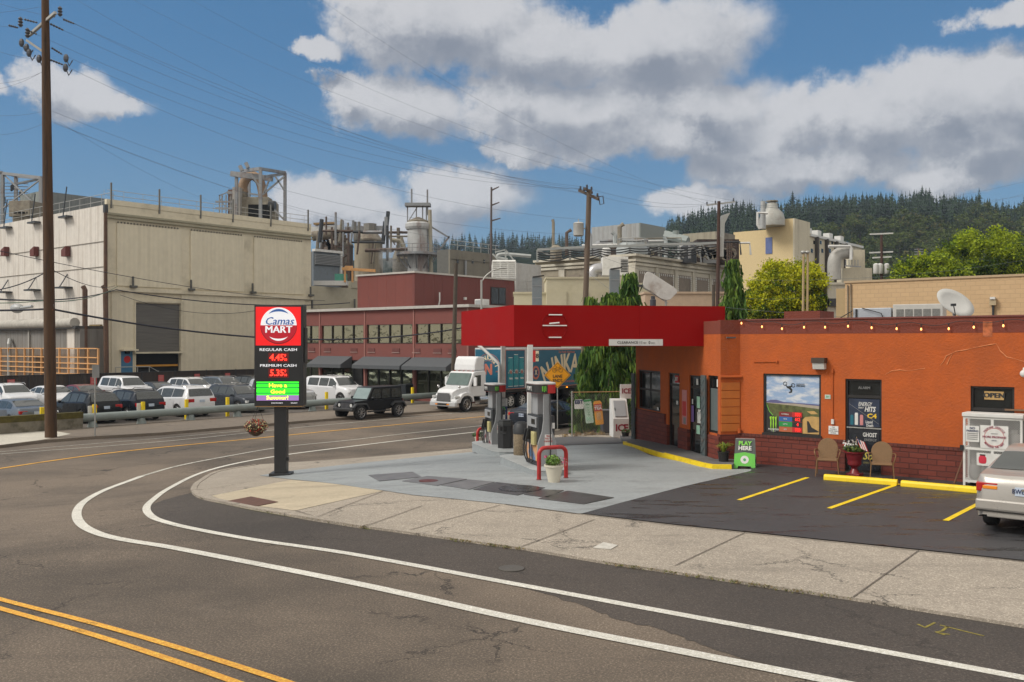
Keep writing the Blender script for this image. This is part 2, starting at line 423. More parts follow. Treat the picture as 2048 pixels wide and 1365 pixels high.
# ---------------------------------------------------------------- the ground
M_road = asphalt('road_asphalt', (.132, .106, .082), .85, 1.0, .5)
M_road2 = asphalt('patch_asphalt', (.060, .050, .043), .7, .5, .3)
M_lot = asphalt('parking_asphalt', (.044, .044, .048), .15, .2, .2, .15, .58, wet=.34)
M_farlot = asphalt('far_lot_asphalt', (.115, .100, .086), .3, .3)
M_walk = concrete('sidewalk_concrete', (.32, .28, .23), .95, speck=.55)
M_walk2 = concrete('new_concrete', (.47, .40, .29), .3, speck=.12)
M_pad = concrete('painted_concrete', (.29, .315, .325), .35, speck=.08, rough=.6)
t_, n_, b_ = nodes(M_pad); co_ = n_('ShaderNodeTexCoord').outputs['Object']; mp_ = n_('ShaderNodeMapping', co_); mp_.inputs['Rotation'].default_value = (0, 0, .3); mp_.inputs['Scale'].default_value = (.5, 1.6, 1)
q_ = n_('ShaderNodeTexNoise', mp_.outputs[0], None, .9, 8.0, .7).outputs[0]; t_.links.new(mixc(n_, mth(n_, 'MULTIPLY', maprange(n_, q_, .50, .70), .42), colin(M_pad), (.14, .14, .135)), b_.inputs['Base Color'])
M_farwalk = concrete('far_walk', (.17, .14, .11), .5)
M_white = concrete('white_road_paint', (.62, .60, .53), .5, speck=.55)
M_white2 = concrete('worn_white_paint', (.40, .385, .34), .7, speck=.8)
M_yel = concrete('yellow_road_paint', (.70, .34, .05), .7, speck=.6)
M_yelb = mat('bright_yellow_paint', (.80, .58, .01), .5, var=.1, dirt=(.3, .2, .02, .35), dsc=3)
M_dirt = mat('distant_ground', (.07, .075, .05), .95, var=.3, sc=.05)
def grid_ground():
    b = B(); us = [-60, -30, 0, 14] + [14 + k for k in range(1, 17)] + [60, 100, 160]; vs_ = [-80, -40, 0, 40, 80, 120, 160]
    for u in us:
        for v in vs_:
            p = UV(u, v); b.v.append((p.x, p.y, p.z))
    k = len(vs_)
    for i in range(len(us) - 1):
        for j in range(k - 1): b.f.append([i * k + j, i * k + j + 1, (i + 1) * k + j + 1, (i + 1) * k + j]); b.mi.append(0)
    return b
tag(grid_ground().build('road', M_road), kind='structure')
b = B(); b.add([(-1400, -1400, -1.6), (1400, -1400, -1.6), (1400, 1400, -1.6), (-1400, 1400, -1.6)], [(0, 1, 2, 3)])
tag(b.build('ground', M_dirt), kind='structure')
# dark resurfaced strip between the corner kerb and the outer white line
sheet('road_patch', [(330, 1000), (388, 985), (405, 1000), (497, 1018), (733, 1058), (1042, 1101), (1207, 1129), (1400, 1157), (1706, 1203), (2048, 1258), (2350, 1310), (2500, 1520),
      (2048, 1375), (1700, 1300), (1350, 1229), (1032, 1168), (700, 1107), (497, 1078), (391, 1058), (330, 1043), (302, 1030), (298, 1012)], .006, M_road2)
def jag(pts, n_, a, seed=1):
    r = random.Random(seed); o = []
    for p, q in zip(pts, pts[1:] + pts[:1]):
        for k in range(n_): f = k / n_; o.append((p[0] + (q[0] - p[0]) * f + (r.uniform(-a, a) if k else 0), p[1] + (q[1] - p[1]) * f + (r.uniform(-a, a) * .5 if k else 0)))
    return o
sheet('road_wear', jag([(1032, 1172), (1350, 1231), (1700, 1295), (2048, 1360), (2048, 1440), (1700, 1368), (1500, 1322), (1400, 1290), (1330, 1262), (1220, 1236), (1150, 1206)], 6, 5), .004, M_road2)
# corner sidewalk, slab over the road with a kerb edge
sheet('sidewalk', [(388, 985), (397, 968), (435, 946), (514, 932), (700, 920), (951, 899), (960, 888), (1143, 870), (1250, 875), (1262, 900), (1300, 960), (1153, 1032), (1350, 1056), (1838, 1107), (2048, 1130), (2500, 1175),
      (2500, 1335), (2048, 1258), (1706, 1203), (1400, 1157), (1207, 1129), (1042, 1101), (891, 1080), (733, 1058), (632, 1042), (497, 1018), (432, 1004), (402, 995)], .050, M_walk, thick=.25)
KB = [(730, 1057), (632, 1041.5), (560, 1029), (497, 1017.5), (432, 1004), (402, 996), (388, 985), (390, 976), (400, 966), (435, 946.5), (514, 932.5)]
o = stripe('kerb', KB, .16, .064, M_walk); md = o.modifiers.new('s', 'SOLIDIFY'); md.thickness = .3; md.offset = -1
stripe('kerb_moss', [(740, 1060), (690, 1051), (632, 1043), (560, 1031), (497, 1019.5), (432, 1006)], .05, .01, mat('kerb_moss', (.10, .11, .02), .95, var=.5, sc=20))
sheet('sidewalk_slab', [(424, 996.5), (581.6, 964), (766, 987), (590, 1027), (497, 1016), (440, 1003)], .056, M_walk2)
sheet('forecourt', [(518.6, 955), (586, 945), (699, 932), (951, 907), (1131, 895), (1248, 891), (1300, 915), (1420, 940), (1463, 943), (1503, 943), (1501, 947), (1368, 978), (1240, 1012), (1165, 1033), (1153, 1033), (1010, 1014), (825, 995.5), (724, 981), (590, 964)], .060, M_pad)
sheet('driveway', [(951, 906), (955, 893), (1020, 884), (1143, 876), (1232, 879), (1255, 884), (1250, 890.5), (1131, 894.5)], .064, mat('driveway_asphalt', (.075, .075, .078), .8, var=.2, sc=5, bump=.2))
sheet('parking_lot', [(1166, 1033.5), (1240, 1013), (1368, 979), (1501, 948), (1503, 943), (1480, 930), (1600, 938), (1907, 964), (2048, 978), (2400, 1010), (2500, 1174), (2048, 1129), (1838, 1106.5), (1350, 1055.5)], .066, M_lot)
# score joints in the sidewalk
MJ = mat('joint', (.13, .11, .09), .95, var=.4, sc=9)
for a, c in (((733, 1058), (845, 1017)), ((1042, 1101), (1190, 1045)), ((1350, 1139), (1490, 1072)), ((1706, 1203), (1838, 1108)), ((821, 1066), (1000, 1016)), ((632, 1041), (766, 988)), ((497, 985), (690, 975)), ((590, 1027), (632, 1040))):
    stripe('sidewalk_joint', [a, c],   .02, .062, MJ, False)
stripe('sidewalk_joint', [(1010, 1014.5), (1153, 1033.5), (1350, 1057.5), (1838, 1108.8), (2048, 1131)], .03, .0655, MJ, False)
# white and yellow lane lines
LA = [(1100, 851), (966, 863.5), (820, 879.5), (700, 894), (568.5, 911), (462, 930), (391, 951), (337.5, 978), (305.6, 1001), (293, 1017), (302, 1033), (330, 1045), (391, 1059.5), (497, 1079), (700, 1109), (1032, 1170), (1350, 1229), (1700, 1293), (2048, 1358), (2400, 1424)]
LB = [(1100, 839), (966, 852), (820, 867), (700, 881), (568, 894.5), (462, 912), (355, 933), (284, 953), (213, 979.5), (170.5, 1002.6), (154, 1024), (160, 1047), (192, 1066.5), (249, 1081), (355, 1098.5), (700, 1166), (1032, 1239), (1350, 1302), (1657, 1363), (2000, 1432)]
stripe('lane_line', LA, .17, .012, M_white)
stripe('lane_line', LB[:8], .15, .012, M_white2); stripe('lane_line', LB[7:], .20, .012, M_white)
stripe('centre_line', [(-120, 1165), (0, 1200), (178, 1246), (355, 1297), (560, 1362), (760, 1430)], .105, .012, M_yel)
stripe('centre_line', [(-120, 1183), (0, 1218.5), (178, 1269), (355, 1326), (487, 1372), (680, 1440)], .105, .012, M_yel)
stripe('centre_line', [(-200, 969), (0, 938), (142, 917), (284, 899.5), (497, 879), (700, 859), (971, 833.5), (1250, 808)], .17, .012, M_yel)
stripe('lane_line', [(-60, 915), (0, 909), (340, 882.5), (600, 855.5), (900, 828), (1100, 809)], .13, .012, M_white2)
stripe('lane_line', [(0, 904.5), (130, 893), (330, 876.5), (480, 863)], .10, .012, M_white2)
# far kerb, planting strip and the parking lot beyond
sheet('far_sidewalk', [(-300, 925), (0, 897), (91, 886), (191, 878.6), (320, 871), (486, 857), (600, 847), (868, 826), (1100, 806), (1300, 788), (1250, 783), (868, 811), (600, 829), (320, 848), (0, 874), (-300, 897)], .13, M_farwalk, thick=.3)
sheet('far_sidewalk_slab', [(-300, 925), (0, 897), (84, 886), (142, 874), (98, 866), (0, 872), (-300, 893)], .137, concrete('pale_concrete', (.50, .47, .40), .3, speck=.1))
pl = [tuple(P(-300, 897)[:2]), tuple(P(1250, 783)[:2])]
q0, q1 = UV(120, -60), UV(120, 160)
sheet('far_parking_lot', [pl[0], pl[1], (q1.x, q1.y), (q0.x, q0.y)], .125, M_farlot, world=True)
# steel tank covers and small plates let into the forecourt
M_plate = mat('wet_dark_plate', (.055, .052, .055), .32, var=.35, sc=2.5, spec=.6, bump=.15, bsc=30)
for i, q in enumerate([[(737, 955.6), (825, 949), (844, 960), (758, 968)], [(804, 968), (854.6, 957.7), (934, 964), (873.5, 977.5)], [(882, 976.6), (937, 965), (989, 970), (938.6, 985)],
      [(947, 985), (993, 970.5), (1090, 981.6), (1035, 997)], [(1048, 995.5), (1073, 985), (1127.6, 987), (1094, 1002)], [(1077, 1004), (1136, 988), (1228, 1002), (1167.5, 1015)]]):
    q = [P(*p, .062) for p in q]; b = B(); b.add([tuple(p) for p in q] + [(p.x, p.y, p.z + .012) for p in q], [(4, 5, 6, 7), (0, 1, 5, 4), (1, 2, 6, 5), (2, 3, 7, 6), (3, 0, 4, 7)])
    o = b.build('tank_cover', mat('grey_plate', (.13, .13, .135), .5, var=.3, sc=3) if i in (0, 1, 2) else M_plate)
    tag(o, ['pale grey square of patched concrete, the separate one nearest the price sign', 'grey tank cover plate holding the round maroon cap', 'grey tank cover plate between the maroon cap and the wet black one',
        'large wet black tank cover plate with a shallow puddle and lifted edge', 'small dark tank cover between the two large black plates', 'black tank cover plate at the right end of the row, beside the parking lot'][i], 'tank cover', 'cover plates across the forecourt')
def disc(name, px, py, r, off, m, label, cat):
    p = P(px, py, off); b = B(); b.lathe([(r, 0), (r, .012), (r * .9, .016), (r * .25, .016), (r * .2, .022)], p, 24); return tag(b.build(name, m), label, cat)
disc('filler_cap', 857, 968, .24, .072, mat('maroon_cap', (.09, .02, .018), .5), 'round maroon filler cap on the grey tank plate', 'filler cap')
disc('filler_cap', 1040, 984, .5, .072, mat('black_cap', (.03, .03, .032), .25), 'large round black lid on the wet tank cover', 'filler cap')
disc('valve_cover', 1023, 1139, .2, .008, mat('iron_cover', (.075, .068, .06), .7), 'round iron valve cover in the asphalt near the outer white line', 'valve cover')
def plate(name, q, off, m, label, cat):
    q = [P(*p, off) for p in q]; b = B(); b.add([tuple(p) for p in q] + [(p.x, p.y, p.z + .01) for p in q], [(4, 5, 6, 7), (0, 1, 5, 4), (1, 2, 6, 5), (2, 3, 7, 6), (3, 0, 4, 7)]); return tag(b.build(name, m), label, cat)
plate('tactile_plate', [(455.6, 1008), (502, 999), (556, 1010), (512, 1019)], .058, mat('rust_plate', (.10, .045, .032), .8, var=.35, sc=8), 'rust brown ramp plate set in the pale corner slab', 'ramp plate')
plate('pale_lid_plate', [(1186, 1103), (1207, 1092), (1235.5, 1098), (1221.5, 1106)], .054, mat('pale_lid', (.50, .48, .43), .7, var=.2, sc=12), 'small pale rectangular utility lid in the cracked sidewalk', 'utility lid')
# yellow parking stripes, wheel stops, faded spray marks
for pts in ([(1478, 1007), (1615, 961)], [(1658, 1024), (1797, 974)], [(1891, 1049), (1990, 997)]):
    stripe('stall_line', pts, .11, .072, M_yelb, False)
M_spray = mat('spray_mark', (.20, .165, .03), .9, var=.6, sc=20)
for pts in ([(1880, 1252), (1968, 1274)], [(1895, 1255), (1884, 1264), (1872, 1266), (1890, 1272)], [(1870, 1247), (1850, 1257), (1835, 1250)], [(1900, 1271), (1880, 1268)]): stripe('spray_mark', pts, .035, .010, M_spray, False)
for a, c, lb in (((1647, 965), (1797, 977), 'yellow concrete wheel stop behind the red urn and left wicker chair'), ((1801, 978), (1985, 995), 'yellow concrete wheel stop in front of the propane cage')):
    p, q = P(*a, .066), P(*c, .066); L = (q - p).length; t = thing('wheel_stop', lb, 'wheel stop', (p + q) / 2, math.atan2((q - p).y, (q - p).x), 'yellow wheel stops along the store wall')
    b = B(); b.prism([(-.09, 0), (.09, 0), (.08, .09), (.05, .14), (-.05, .14), (-.08, .09)], 'x', -L / 2 + .02, L / 2 - .02); o = b.build('block', M_yelb, t, bev=.012)
    b = B(); [b.lathe([(.012, 0), (.012, .008)], (x, 0, .139), 8) for x in (-L * .3, L * .3)]; b.build('pin', mat('rebar', (.12, .07, .04), .8), t)
# ---------------------------------------------------------------- the corner store
M_stuc = mat('orange_stucco', (.42, .088, .014), .85, var=.16, sc=2.2, bump=.9, bsc=16, dirt=(.33, .075, .016, .7), dsc=.5)
M_stuc2 = mat('dark_red_band', (.17, .038, .022), .85, var=.1, sc=3, bump=.8, bsc=16)
M_brk = brickmat('oxblood_brick', (.155, .030, .018), (.055, .012, .009), bw=.44, bh=.14, bump=.9)
M_blk = mat('black_frame', (.018, .016, .015), .45)
M_glass = mat('dark_glass', (.012, .014, .014), .06, spec=.6, var=.3)
M_roof = mat('flat_roof', (.12, .12, .125), .9, var=.2)
M_wht = mat('white_enamel', (.62, .62, .60), .5, var=.06, dirt=(.35, .33, .30, .3), dsc=2)
M_red = mat('red_fascia', (.27, .0015, .0012), .65, spec=.15, var=.05, sc=1.2, dirt=(.28, .006, .005, .4), dsc=1.2)
M_paper = mat('white_paper', (.68, .68, .66), .6, var=.04)
M_ink = mat('black_ink', (.02, .02, .022), .6)
W0 = Vector((6.51, 26.4, 0)); W1 = Vector((5.93, 26.3, 0)); W2 = Vector((4.42, 33.0, 0))
store = thing('corner_store', 'orange stucco corner store with dark red brick base and parapet band', 'store', W0, AU)
fs = frame(store); LW = 11.5
WIN = [(.70, 2.34, .93, 2.61), (2.99, 3.93, .06, 2.52), (6.04, 7.0, .10, 2.42)]
b = B(); walls(b, 0, LW, .86, 3.72, 0, .25, WIN); b.build('wall', M_stuc, store)
b = B(); walls(b, -.02, LW, 0, .82, -.04, .25, WIN); b.build('brick_base', M_brk, store)
b = B(); walls(b, -.02, LW, .82, .90, -.06, .0, [(WIN[1][0], WIN[1][1], 0, 3), (WIN[2][0], WIN[2][1], 0, 3)]); b.build('brick_cap', brickmat('cap_brick', (.12, .028, .018), (.05, .012, .01), bw=.11, bh=.3), store)
b = B(); b.bb((-.01, -.004, 3.72), (LW, .25, 4.10)); b.build('parapet_band', M_stuc2, store)
b = B(); b.bb((-.03, -.03, 4.10), (LW, .30, 4.14)); b.build('parapet_coping', mat('coping', (.16, .045, .035), .6), store)
# angled slip of wall with scored boards, then the shaded entrance wall under the canopy
l1 = fs(W1); l2 = fs(W2); e1 = Vector((l1.x, l1.y, 0)); e0 = Vector((0, 0, 0)); e2 = Vector((l2.x, l2.y, 0))
a1 = math.atan2((e0 - e1).y, (e0 - e1).x); d1 = (e0 - e1).length
s1 = thing('entrance_corner', None, None); s1.parent = store; s1.location = e1; s1.rotation_euler = (0, 0, a1)
b = B(); b.bb((0, 0, .86), (d1, .2, 3.72)); b.build('wall', M_stuc, s1)
b = B(); b.bb((-.02, -.035, 0), (d1, .2, .86)); b.build('brick_base', M_brk, s1)
b = B(); b.bb((0, -.004, 3.72), (d1, .2, 4.12)); b.build('parapet_band', M_stuc2, s1)
b = B(); [b.bb((.02, -.025, z), (d1 - .02, 0, z + .215)) for z in [.95 + .235 * k for k in range(6)]]; b.build('board_panel', mat('orange_boards', (.50, .145, .02), .6, bump=.2), s1)
b = B(); b.tube([(-.03, -.05, 2.5), (d1 + .02, -.05, 2.5)], .04, 8); b.build('pipe', M_stuc, s1); b = B(); b.tube([(d1 - .05, -.06, .9), (d1 - .05, -.06, 1.02)], .05, 8); b.build('pipe', M_stuc, s1)
a2 = math.atan2((e2 - e1).y, (e2 - e1).x); LD = (e2 - e1).length
s2 = thing('entrance_wall', None, None); s2.parent = store; s2.location = e1; s2.rotation_euler = (0, 0, a2)
OP = [(.05, .82, .86, 2.52), (1.05, 2.2, .1, 2.48), (2.95, 3.85, .1, 2.50), (4.55, 6.62, 1.16, 2.52)]
b = B(); walls(b, 0, LD, .80, 3.72, -.22, 0, OP); b.build('wall', M_stuc, s2)
b = B(); walls(b, 0, 4.2, .0, .80, -.22, .06, OP); walls(b, 4.05, LD + .03, .80, 1.13, -.22, .06, OP); walls(b, 4.2, LD + .03, 0, .80, -.22, .06, OP); b.build('brick_base', M_brk, s2)
b = B(); b.bb((0, -.22, 3.72), (LD, .004, 4.10)); b.build('parapet_band', M_stuc2, s2)
# roof, side and back walls
b = B(); poly = [(0.1, .2), (LW, .2), (LW, 10), (e2.x + 1, 10), (e2.x + .15, e2.y), (e1.x + .15, e1.y + .1)]
b.prism(poly, 'z', 3.60, 3.64); b.build('roof', M_roof, store)
b = B(); b.bb((LW - .2, .25, 0), (LW, 10, 4.0)); b.bb((e2.x + 1, 9.8, 0), (LW, 10, 4.0)); b.bar((e2.x + .1, e2.y, 2), (e2.x + 1, 9.9, 2), .2, 4.0); b.build('back_wall', M_stuc, store)
b = B(); b.bb((-.2, 3.6, 3.6), (.95, 4.8, 4.46)); b.build('roof_parapet', M_stuc2, store)
b = B(); b.prism([(0.2, .6), (LW - .3, .6), (LW - .3, 9.5), (e2.x + 1.2, 9.5), (e2.x + .5, e2.y), (e1.x + .5, e1.y + .6)], 'z', -.02, .02); b.build('floor', mat('floor_tile', (.2, .19, .17), .6), store)
b = B(); b.bb((.6, 4.0, 0), (9, 4.2, 3.5)); b.build('interior_wall', mat('interior', (.08, .07, .06), .8), store)

def opening(par, x0, x1, z0, z1, y, parts, name='window', lab=None, fy=.05, mull=(), trans=None, glass=M_glass):
    f = B(); t = .05
    f.bb((x0, y - fy, z0), (x0 + t, y + .06, z1)); f.bb((x1 - t, y - fy, z0), (x1, y + .06, z1)); f.bb((x0 + t, y - fy, z1 - t), (x1 - t, y + .06, z1)); f.bb((x0 + t, y - fy, z0), (x1 - t, y + .06, z0 + t))
    for m_ in mull: f.bb((m_ - .025, y - fy + .01, z0 + t), (m_ + .025, y + .05, z1 - t))
    if trans: f.bb((x0 + t, y - fy + .005, trans - .035), (x1 - t, y + .05, trans + .035))
    fo = f.build(name, M_blk, par)
    g_ = B(); g_.bb((x0 + .02, y + .01, z0 + .02), (x1 - .02, y + .03, z1 - .02)); g_.build('pane', glass, fo)
    if lab: fo['label'] = lab
    return fo
w1 = opening(store, *WIN[0], .08, None, 'window', 'large store window filled with a motocross poster')
b = B(); b.bb((.68, -.045, .90), (2.36, .03, .96)); b.build('sill', M_blk, w1)
w2 = opening(store, *WIN[1], .10, None, 'door', 'side door covered with energy drink posters', trans=2.06)
w3 = opening(store, *WIN[2], .10, None, 'window', 'window partly hidden by the propane cage', trans=1.86)
for (x0, x1, z0, z1), nm, tr, mu in zip(OP, ['window', 'door', 'door', 'window'], [None, 2.12, 2.12, 1.85], [(), (1.35,), (), (5.6,)]):
    opening(s2, x0, x1, z0, z1, -.10, None, nm, None, .05, mu, tr)
# posters in the entrance doors and window
def flat(par, x0, x1, z0, z1, y, m, name='poster', t=.006, face=-1):
    b = B(); b.bb((x0, y, z0), (x1, y + face * t, z1)); return b.build(name, m, par)
def cmat(nm, c, **k): return mat(nm, c, .55, var=k.get('var', .12), sc=k.get('sc', 6))
CM = {k: cmat('print_' + k, v) for k, v in dict(white=(.62, .62, .6), navy=(.015, .03, .10), blue=(.03, .12, .35), sky=(.30, .42, .60), green=(.02, .25, .06), lime=(.16, .52, .05), red=(.45, .02, .02), orange=(.65, .17, .02),
      purple=(.18, .10, .32), tan=(.42, .27, .10), teal=(.01, .12, .17), grey=(.2, .2, .2), pink=(.5, .2, .2), brown=(.16, .07, .03), yellow=(.75, .5, .03), cream=(.6, .52, .36), black=(.02, .02, .02), mint=(.35, .6, .45)).items()}
def yf(y): return y
for x0, x1, z0, z1, c in ((1.5, 1.72, 1.50, 1.85, 'mint'), (1.42, 1.62, 1.32, 1.46, 'white'), (1.95, 2.12, 1.05, 1.55, 'purple'), (1.45, 1.68, 1.05, 1.38, 'white'), (1.5, 1.74, .72, .98, 'mint'), (1.62, 1.75, 2.2, 2.38, 'white'), (2.0, 2.08, 1.6, 1.75, 'white'),
                           (3.15, 3.3, 1.5, 1.62, 'white'), (3.1, 3.4, 2.2, 2.42, 'red'), (4.8, 4.95, 1.2, 1.3, 'white')):
    flat(s2, x0, x1, z0, z1, -.045, CM[c], 'notice', face=1)
flat(s2, 2.35, 2.72, .93, 2.0, .004, CM['pink'], 'poster', .01, 1); flat(s2, 2.40, 2.68, 1.2, 1.65, .014, CM['red'], 'poster_panel', .004, 1); flat(s2, 2.42, 2.6, .95, 1.15, .014, CM['grey'], 'poster_panel', .004, 1)
text('207', s2, (3.28, -.030, 2.31), .12, CM['white'], rz=R(180), bold=.02, name='house_number')
flat(s2, .14, .30, 2.2, 2.42, -.03, CM['white'], 'notice', .005, 1); flat(s2, .12, .74, .93, 2.15, -.045, cmat('banner_grey', (.10, .12, .12)), 'poster', .006, 1)
# folding security gate, folded flat beside the entrance; another at the far end
def gate(x, y, h, w_, z0, name, lab, mt):
    t = thing(name, lab, 'security gate'); M = Matrix.Translation(store.location) @ Matrix.Rotation(AU, 4, 'Z') @ Matrix.Translation(e1) @ Matrix.Rotation(a2, 4, 'Z')
    t.location = M @ Vector((x, y, z0)); t.rotation_euler = (0, 0, AU + a2)
    for k in range(4):
        b = B(); b.bb((k * w_ / 4, 0, 0), (k * w_ / 4 + .03, .05, h)); b.build('upright', mt, t)
    b = B()
    for k in range(9):
        z = .1 + k * (h - .2) / 9; b.bar((.02, .055, z), (w_ - .02, .055, z + (h - .2) / 9), .012); b.bar((.02, .062, z + (h - .2) / 9), (w_ - .02, .062, z), .012)
    b.build('lattice', mt, t)
    b = B(); b.bb((0, .02, .0), (w_, .04, h)); b.build('panel', mt, t); return t
M_gate = mat('grey_gate', (.10, .125, .13), .5, .0, dirt=(.2, .1, .06, .4), dsc=4)
gate(.72, .10, 2.42, .32, .1, 'security_gate', 'tall grey folded security gate beside the glass door', M_gate)
gate(6.66, .10, 2.4, .30, -.02, 'security_gate', 'grey folded security gate at the far wall end, beside the ice chest', M_gate)
# ---- poster of the motocross jump in the big window
y = .072
pm = flat(store, .93, 2.77, .99, 2.58, y, CM['sky'], 'window_poster')
SK = mat('poster_sky', (.34, .44, .60), .5, var=.0); t_, n_, bb_ = nodes(SK); co_ = n_('ShaderNodeTexCoord').outputs['Object']
nn_ = n_('ShaderNodeTexNoise', vmth(n_, 'MULTIPLY', co_, (1, 1, 3.2)), None, 2.2, 7.0, .6).outputs[0]
t_.links.new(mixc(n_, maprange(n_, nn_, .4, .66), (.26, .37, .55), (.60, .62, .65)), bb_.inputs['Base Color']); pm.data.materials[0] = SK
def pface(pts, m, nm, dy): b = B(); b.prism(pts, 'y', y - dy, y - dy - .002, 0); return b.build(nm, m, pm)
hill = cmat('poster_hills', (.10, .10, .22)); scrub = mat('poster_scrub', (.085, .095, .03), .6, var=.6, sc=9); sand = mat('poster_sand', (.46, .29, .10), .6, var=.25, sc=5); pale = cmat('poster_pale', (.36, .31, .24))
pface([(.93, 1.83), (1.10, 1.88), (1.3, 1.885), (1.55, 1.83), (2.2, 1.815), (2.77, 1.80), (2.77, 1.7), (.93, 1.7)], hill, 'poster_hills', .008)
pface([(.93, 1.80), (1.4, 1.79), (1.9, 1.80), (2.77, 1.76), (2.77, 1.6), (.93, 1.6)], pale, 'poster_plain', .010)
pface([(.93, 1.79), (1.3, 1.77), (1.9, 1.74), (2.77, 1.68), (2.77, .99), (.93, .99)], scrub, 'poster_scrub', .012)
pface([(2.2, 1.36), (2.3, 1.44), (2.5, 1.47), (2.77, 1.46), (2.77, .99), (2.2, .99)], sand, 'poster_sand', .014)
pface([(2.35, 1.6), (2.6, 1.62), (2.74, 1.54), (2.5, 1.53)], sand, 'poster_sand_patch', .014)
pface([(2.36, 1.34), (2.42, 1.33), (2.52, 1.17), (2.76, 1.07), (2.76, 1.05), (2.38, 1.02)], CM['black'], 'poster_ramp', .016)
pface([(.93, .99), (.93, 1.78), (.99, 1.68), (1.05, 1.55), (1.18, 1.45), (1.34, 1.40), (1.42, .99)], CM['black'], 'poster_corner', .016)
pface([(.93, 1.80), (.99, 1.69), (1.06, 1.56), (1.18, 1.455), (1.17, 1.44), (1.045, 1.55), (.97, 1.69)], CM['lime'], 'poster_edge', .018)
cl = B()
for x0, l_ in ((1.09, .40), (1.18, .46), (1.27, .36)):
    cl.prism([(x0 - .035, 1.40), (x0 + .04, 1.42), (x0 + .03, 1.30), (x0 + .035, 1.22), (x0 + .012, 1.40 - l_), (x0 - .01, 1.2), (x0 - .005, 1.3)], 'y', y - .018, y - .022)
cl.build('claw_emblem', cmat('claw_green', (.30, .62, .04)), pm)
text('MONSTER', pm, (1.20, y - .020, .95 + .105), .05, CM['white'], bold=.03, sx=1.2); text('ENERGY', pm, (1.20, y - .020, 1.01), .022, CM['white'], sx=1.6)
text('OUTDOOR', pm, (2.13, y - .012, 2.335), .034, CM['grey'], sx=1.2); text('STRONG', pm, (2.13, y - .012, 2.285), .046, CM['black'], bold=.02, shear=.3, sx=1.2)
mb = B()   # the rider upside down in the air
for cx_, cz_ in ((1.60, 2.34), (1.88, 2.30)):
    mb.tube([(cx_ + .06 * math.cos(k), y - .010, cz_ + .05 * math.sin(k)) for k in [i * math.pi / 6 for i in range(13)]], .009, 4, cap=False)
mb.prism([(1.60, 2.335), (1.68, 2.27), (1.78, 2.28), (1.88, 2.30), (1.80, 2.24), (1.86, 2.18), (1.84, 2.10), (1.74, 2.08), (1.73, 2.11), (1.80, 2.14), (1.74, 2.20), (1.67, 2.22)], 'y', y - .008, y - .011); mb.build('poster_rider', CM['black'], pm)
pm.scale.x = .8207; pm.location.x = .70 - .86 * .8207
# lottery price panel in front of the poster
lp = B(); lp.bb((1.40, y - .030, 1.01), (2.20, y - .024, 1.56)); lpo = lp.build('price_panel', CM['red'], pm)
M_led = mat('red_led', (1.0, .02, .01), .5, var=0, emit=1.2)
for (z0, z1, c, a_, nm) in ((1.43, 1.56, cmat('p_maroon', (.20, .02, .02)), '550', 'POWERBALL'), (1.30, 1.425, CM['blue'], '612', 'MEGA'), (1.15, 1.29, CM['green'], '4', 'LOTTO'), (1.01, 1.14, cmat('p_rust', (.45, .12, .05)), '950', 'HITS')):
    flat(pm, 1.40, 1.86, z0, z1, y - .031, c, 'price_row', .003); flat(pm, 1.86, 2.20, z0, z1, y - .031, CM['black'] if z0 in (1.30, 1.15) else CM['red'], 'price_row', .003)
    text(nm, pm, (1.62, y - .036, (z0 + z1) / 2), .038, CM['white'], bold=.02, sx=.9); text(a_, pm, (2.05, y - .037, (z0 + z1) / 2), .085, M_led, bold=.03)
# ---- posters on the side door
y = .10 - .01
dp = flat(store, 3.50, 4.40, 1.28, 2.0, y - .03, mat('poster_navy', (.022, .032, .060), .35, var=.5, sc=3), 'door_poster')
dp2 = flat(store, 3.50, 4.40, .12, 1.22, y - .03, mat('poster_black', (.02, .022, .028), .25, var=.5, sc=4), 'door_poster')
b = B(); b.bb((3.02, y - .06, 1.225), (3.91, y - .01, 1.255)); b.build('push_bar', mat('steel', (.5, .5, .48), .3, .8), w2)
b = B(); b.bar((3.52, y - .04, 1.86), (4.38, y - .04, 1.36), .008); b.build('poster_line', CM['grey'], dp)
text('ENERGY', dp, (3.98, y - .04, 1.86), .105, CM['white'], bold=.02, shear=.25, sx=.72); text('THAT', dp, (3.86, y - .04, 1.765), .045, CM['white'], bold=.02, shear=.25)
text('HITS', dp, (4.12, y - .04, 1.73), .13, CM['white'], bold=.04, shear=.25, sx=.85); text('C4', dp, (4.18, y - .04, 1.555), .12, CM['yellow'], bold=.04, sx=1.4)
text('Liquid', dp, (4.10, y - .04, 1.40), .075, CM['white'], bold=.02, sx=.8); text('Death', dp, (4.12, y - .04, 1.31), .075, CM['white'], bold=.02, sx=.8)
for x0, c, h_ in ((3.60, 'teal', .26), (3.73, 'white', .32), (3.88, 'pink', .27)):
    b = B(); b.lathe([(.045, 0), (.05, .02), (.05, h_ - .03), (.035, h_)], (x0, y - .035, 1.31), 12, sy=.15); b.build('printed_can', CM[c], dp)
text('GHOST', dp2, (4.12, y - .04, 1.06), .11, CM['white'], bold=.03, sx=.8); text('ENERGY', dp2, (4.14, y - .04, .93), .07, CM['grey'], bold=.02, sx=1.0)
text('So', dp2, (4.05, y - .04, .50), .20, cmat('gold_ink', (.5, .42, .08)), bold=.02, shear=.4); text('OPEN DAILY', dp2, (4.12, y - .04, .33), .05, cmat('gold2', (.3, .26, .1)))
dp.scale.x = dp2.scale.x = .89; dp.location.x = dp2.location.x = 2.99 - 3.42 * .89
text('ALARM', w2, (3.47, y - .045, 2.29), .07, CM['grey'], bold=.02)
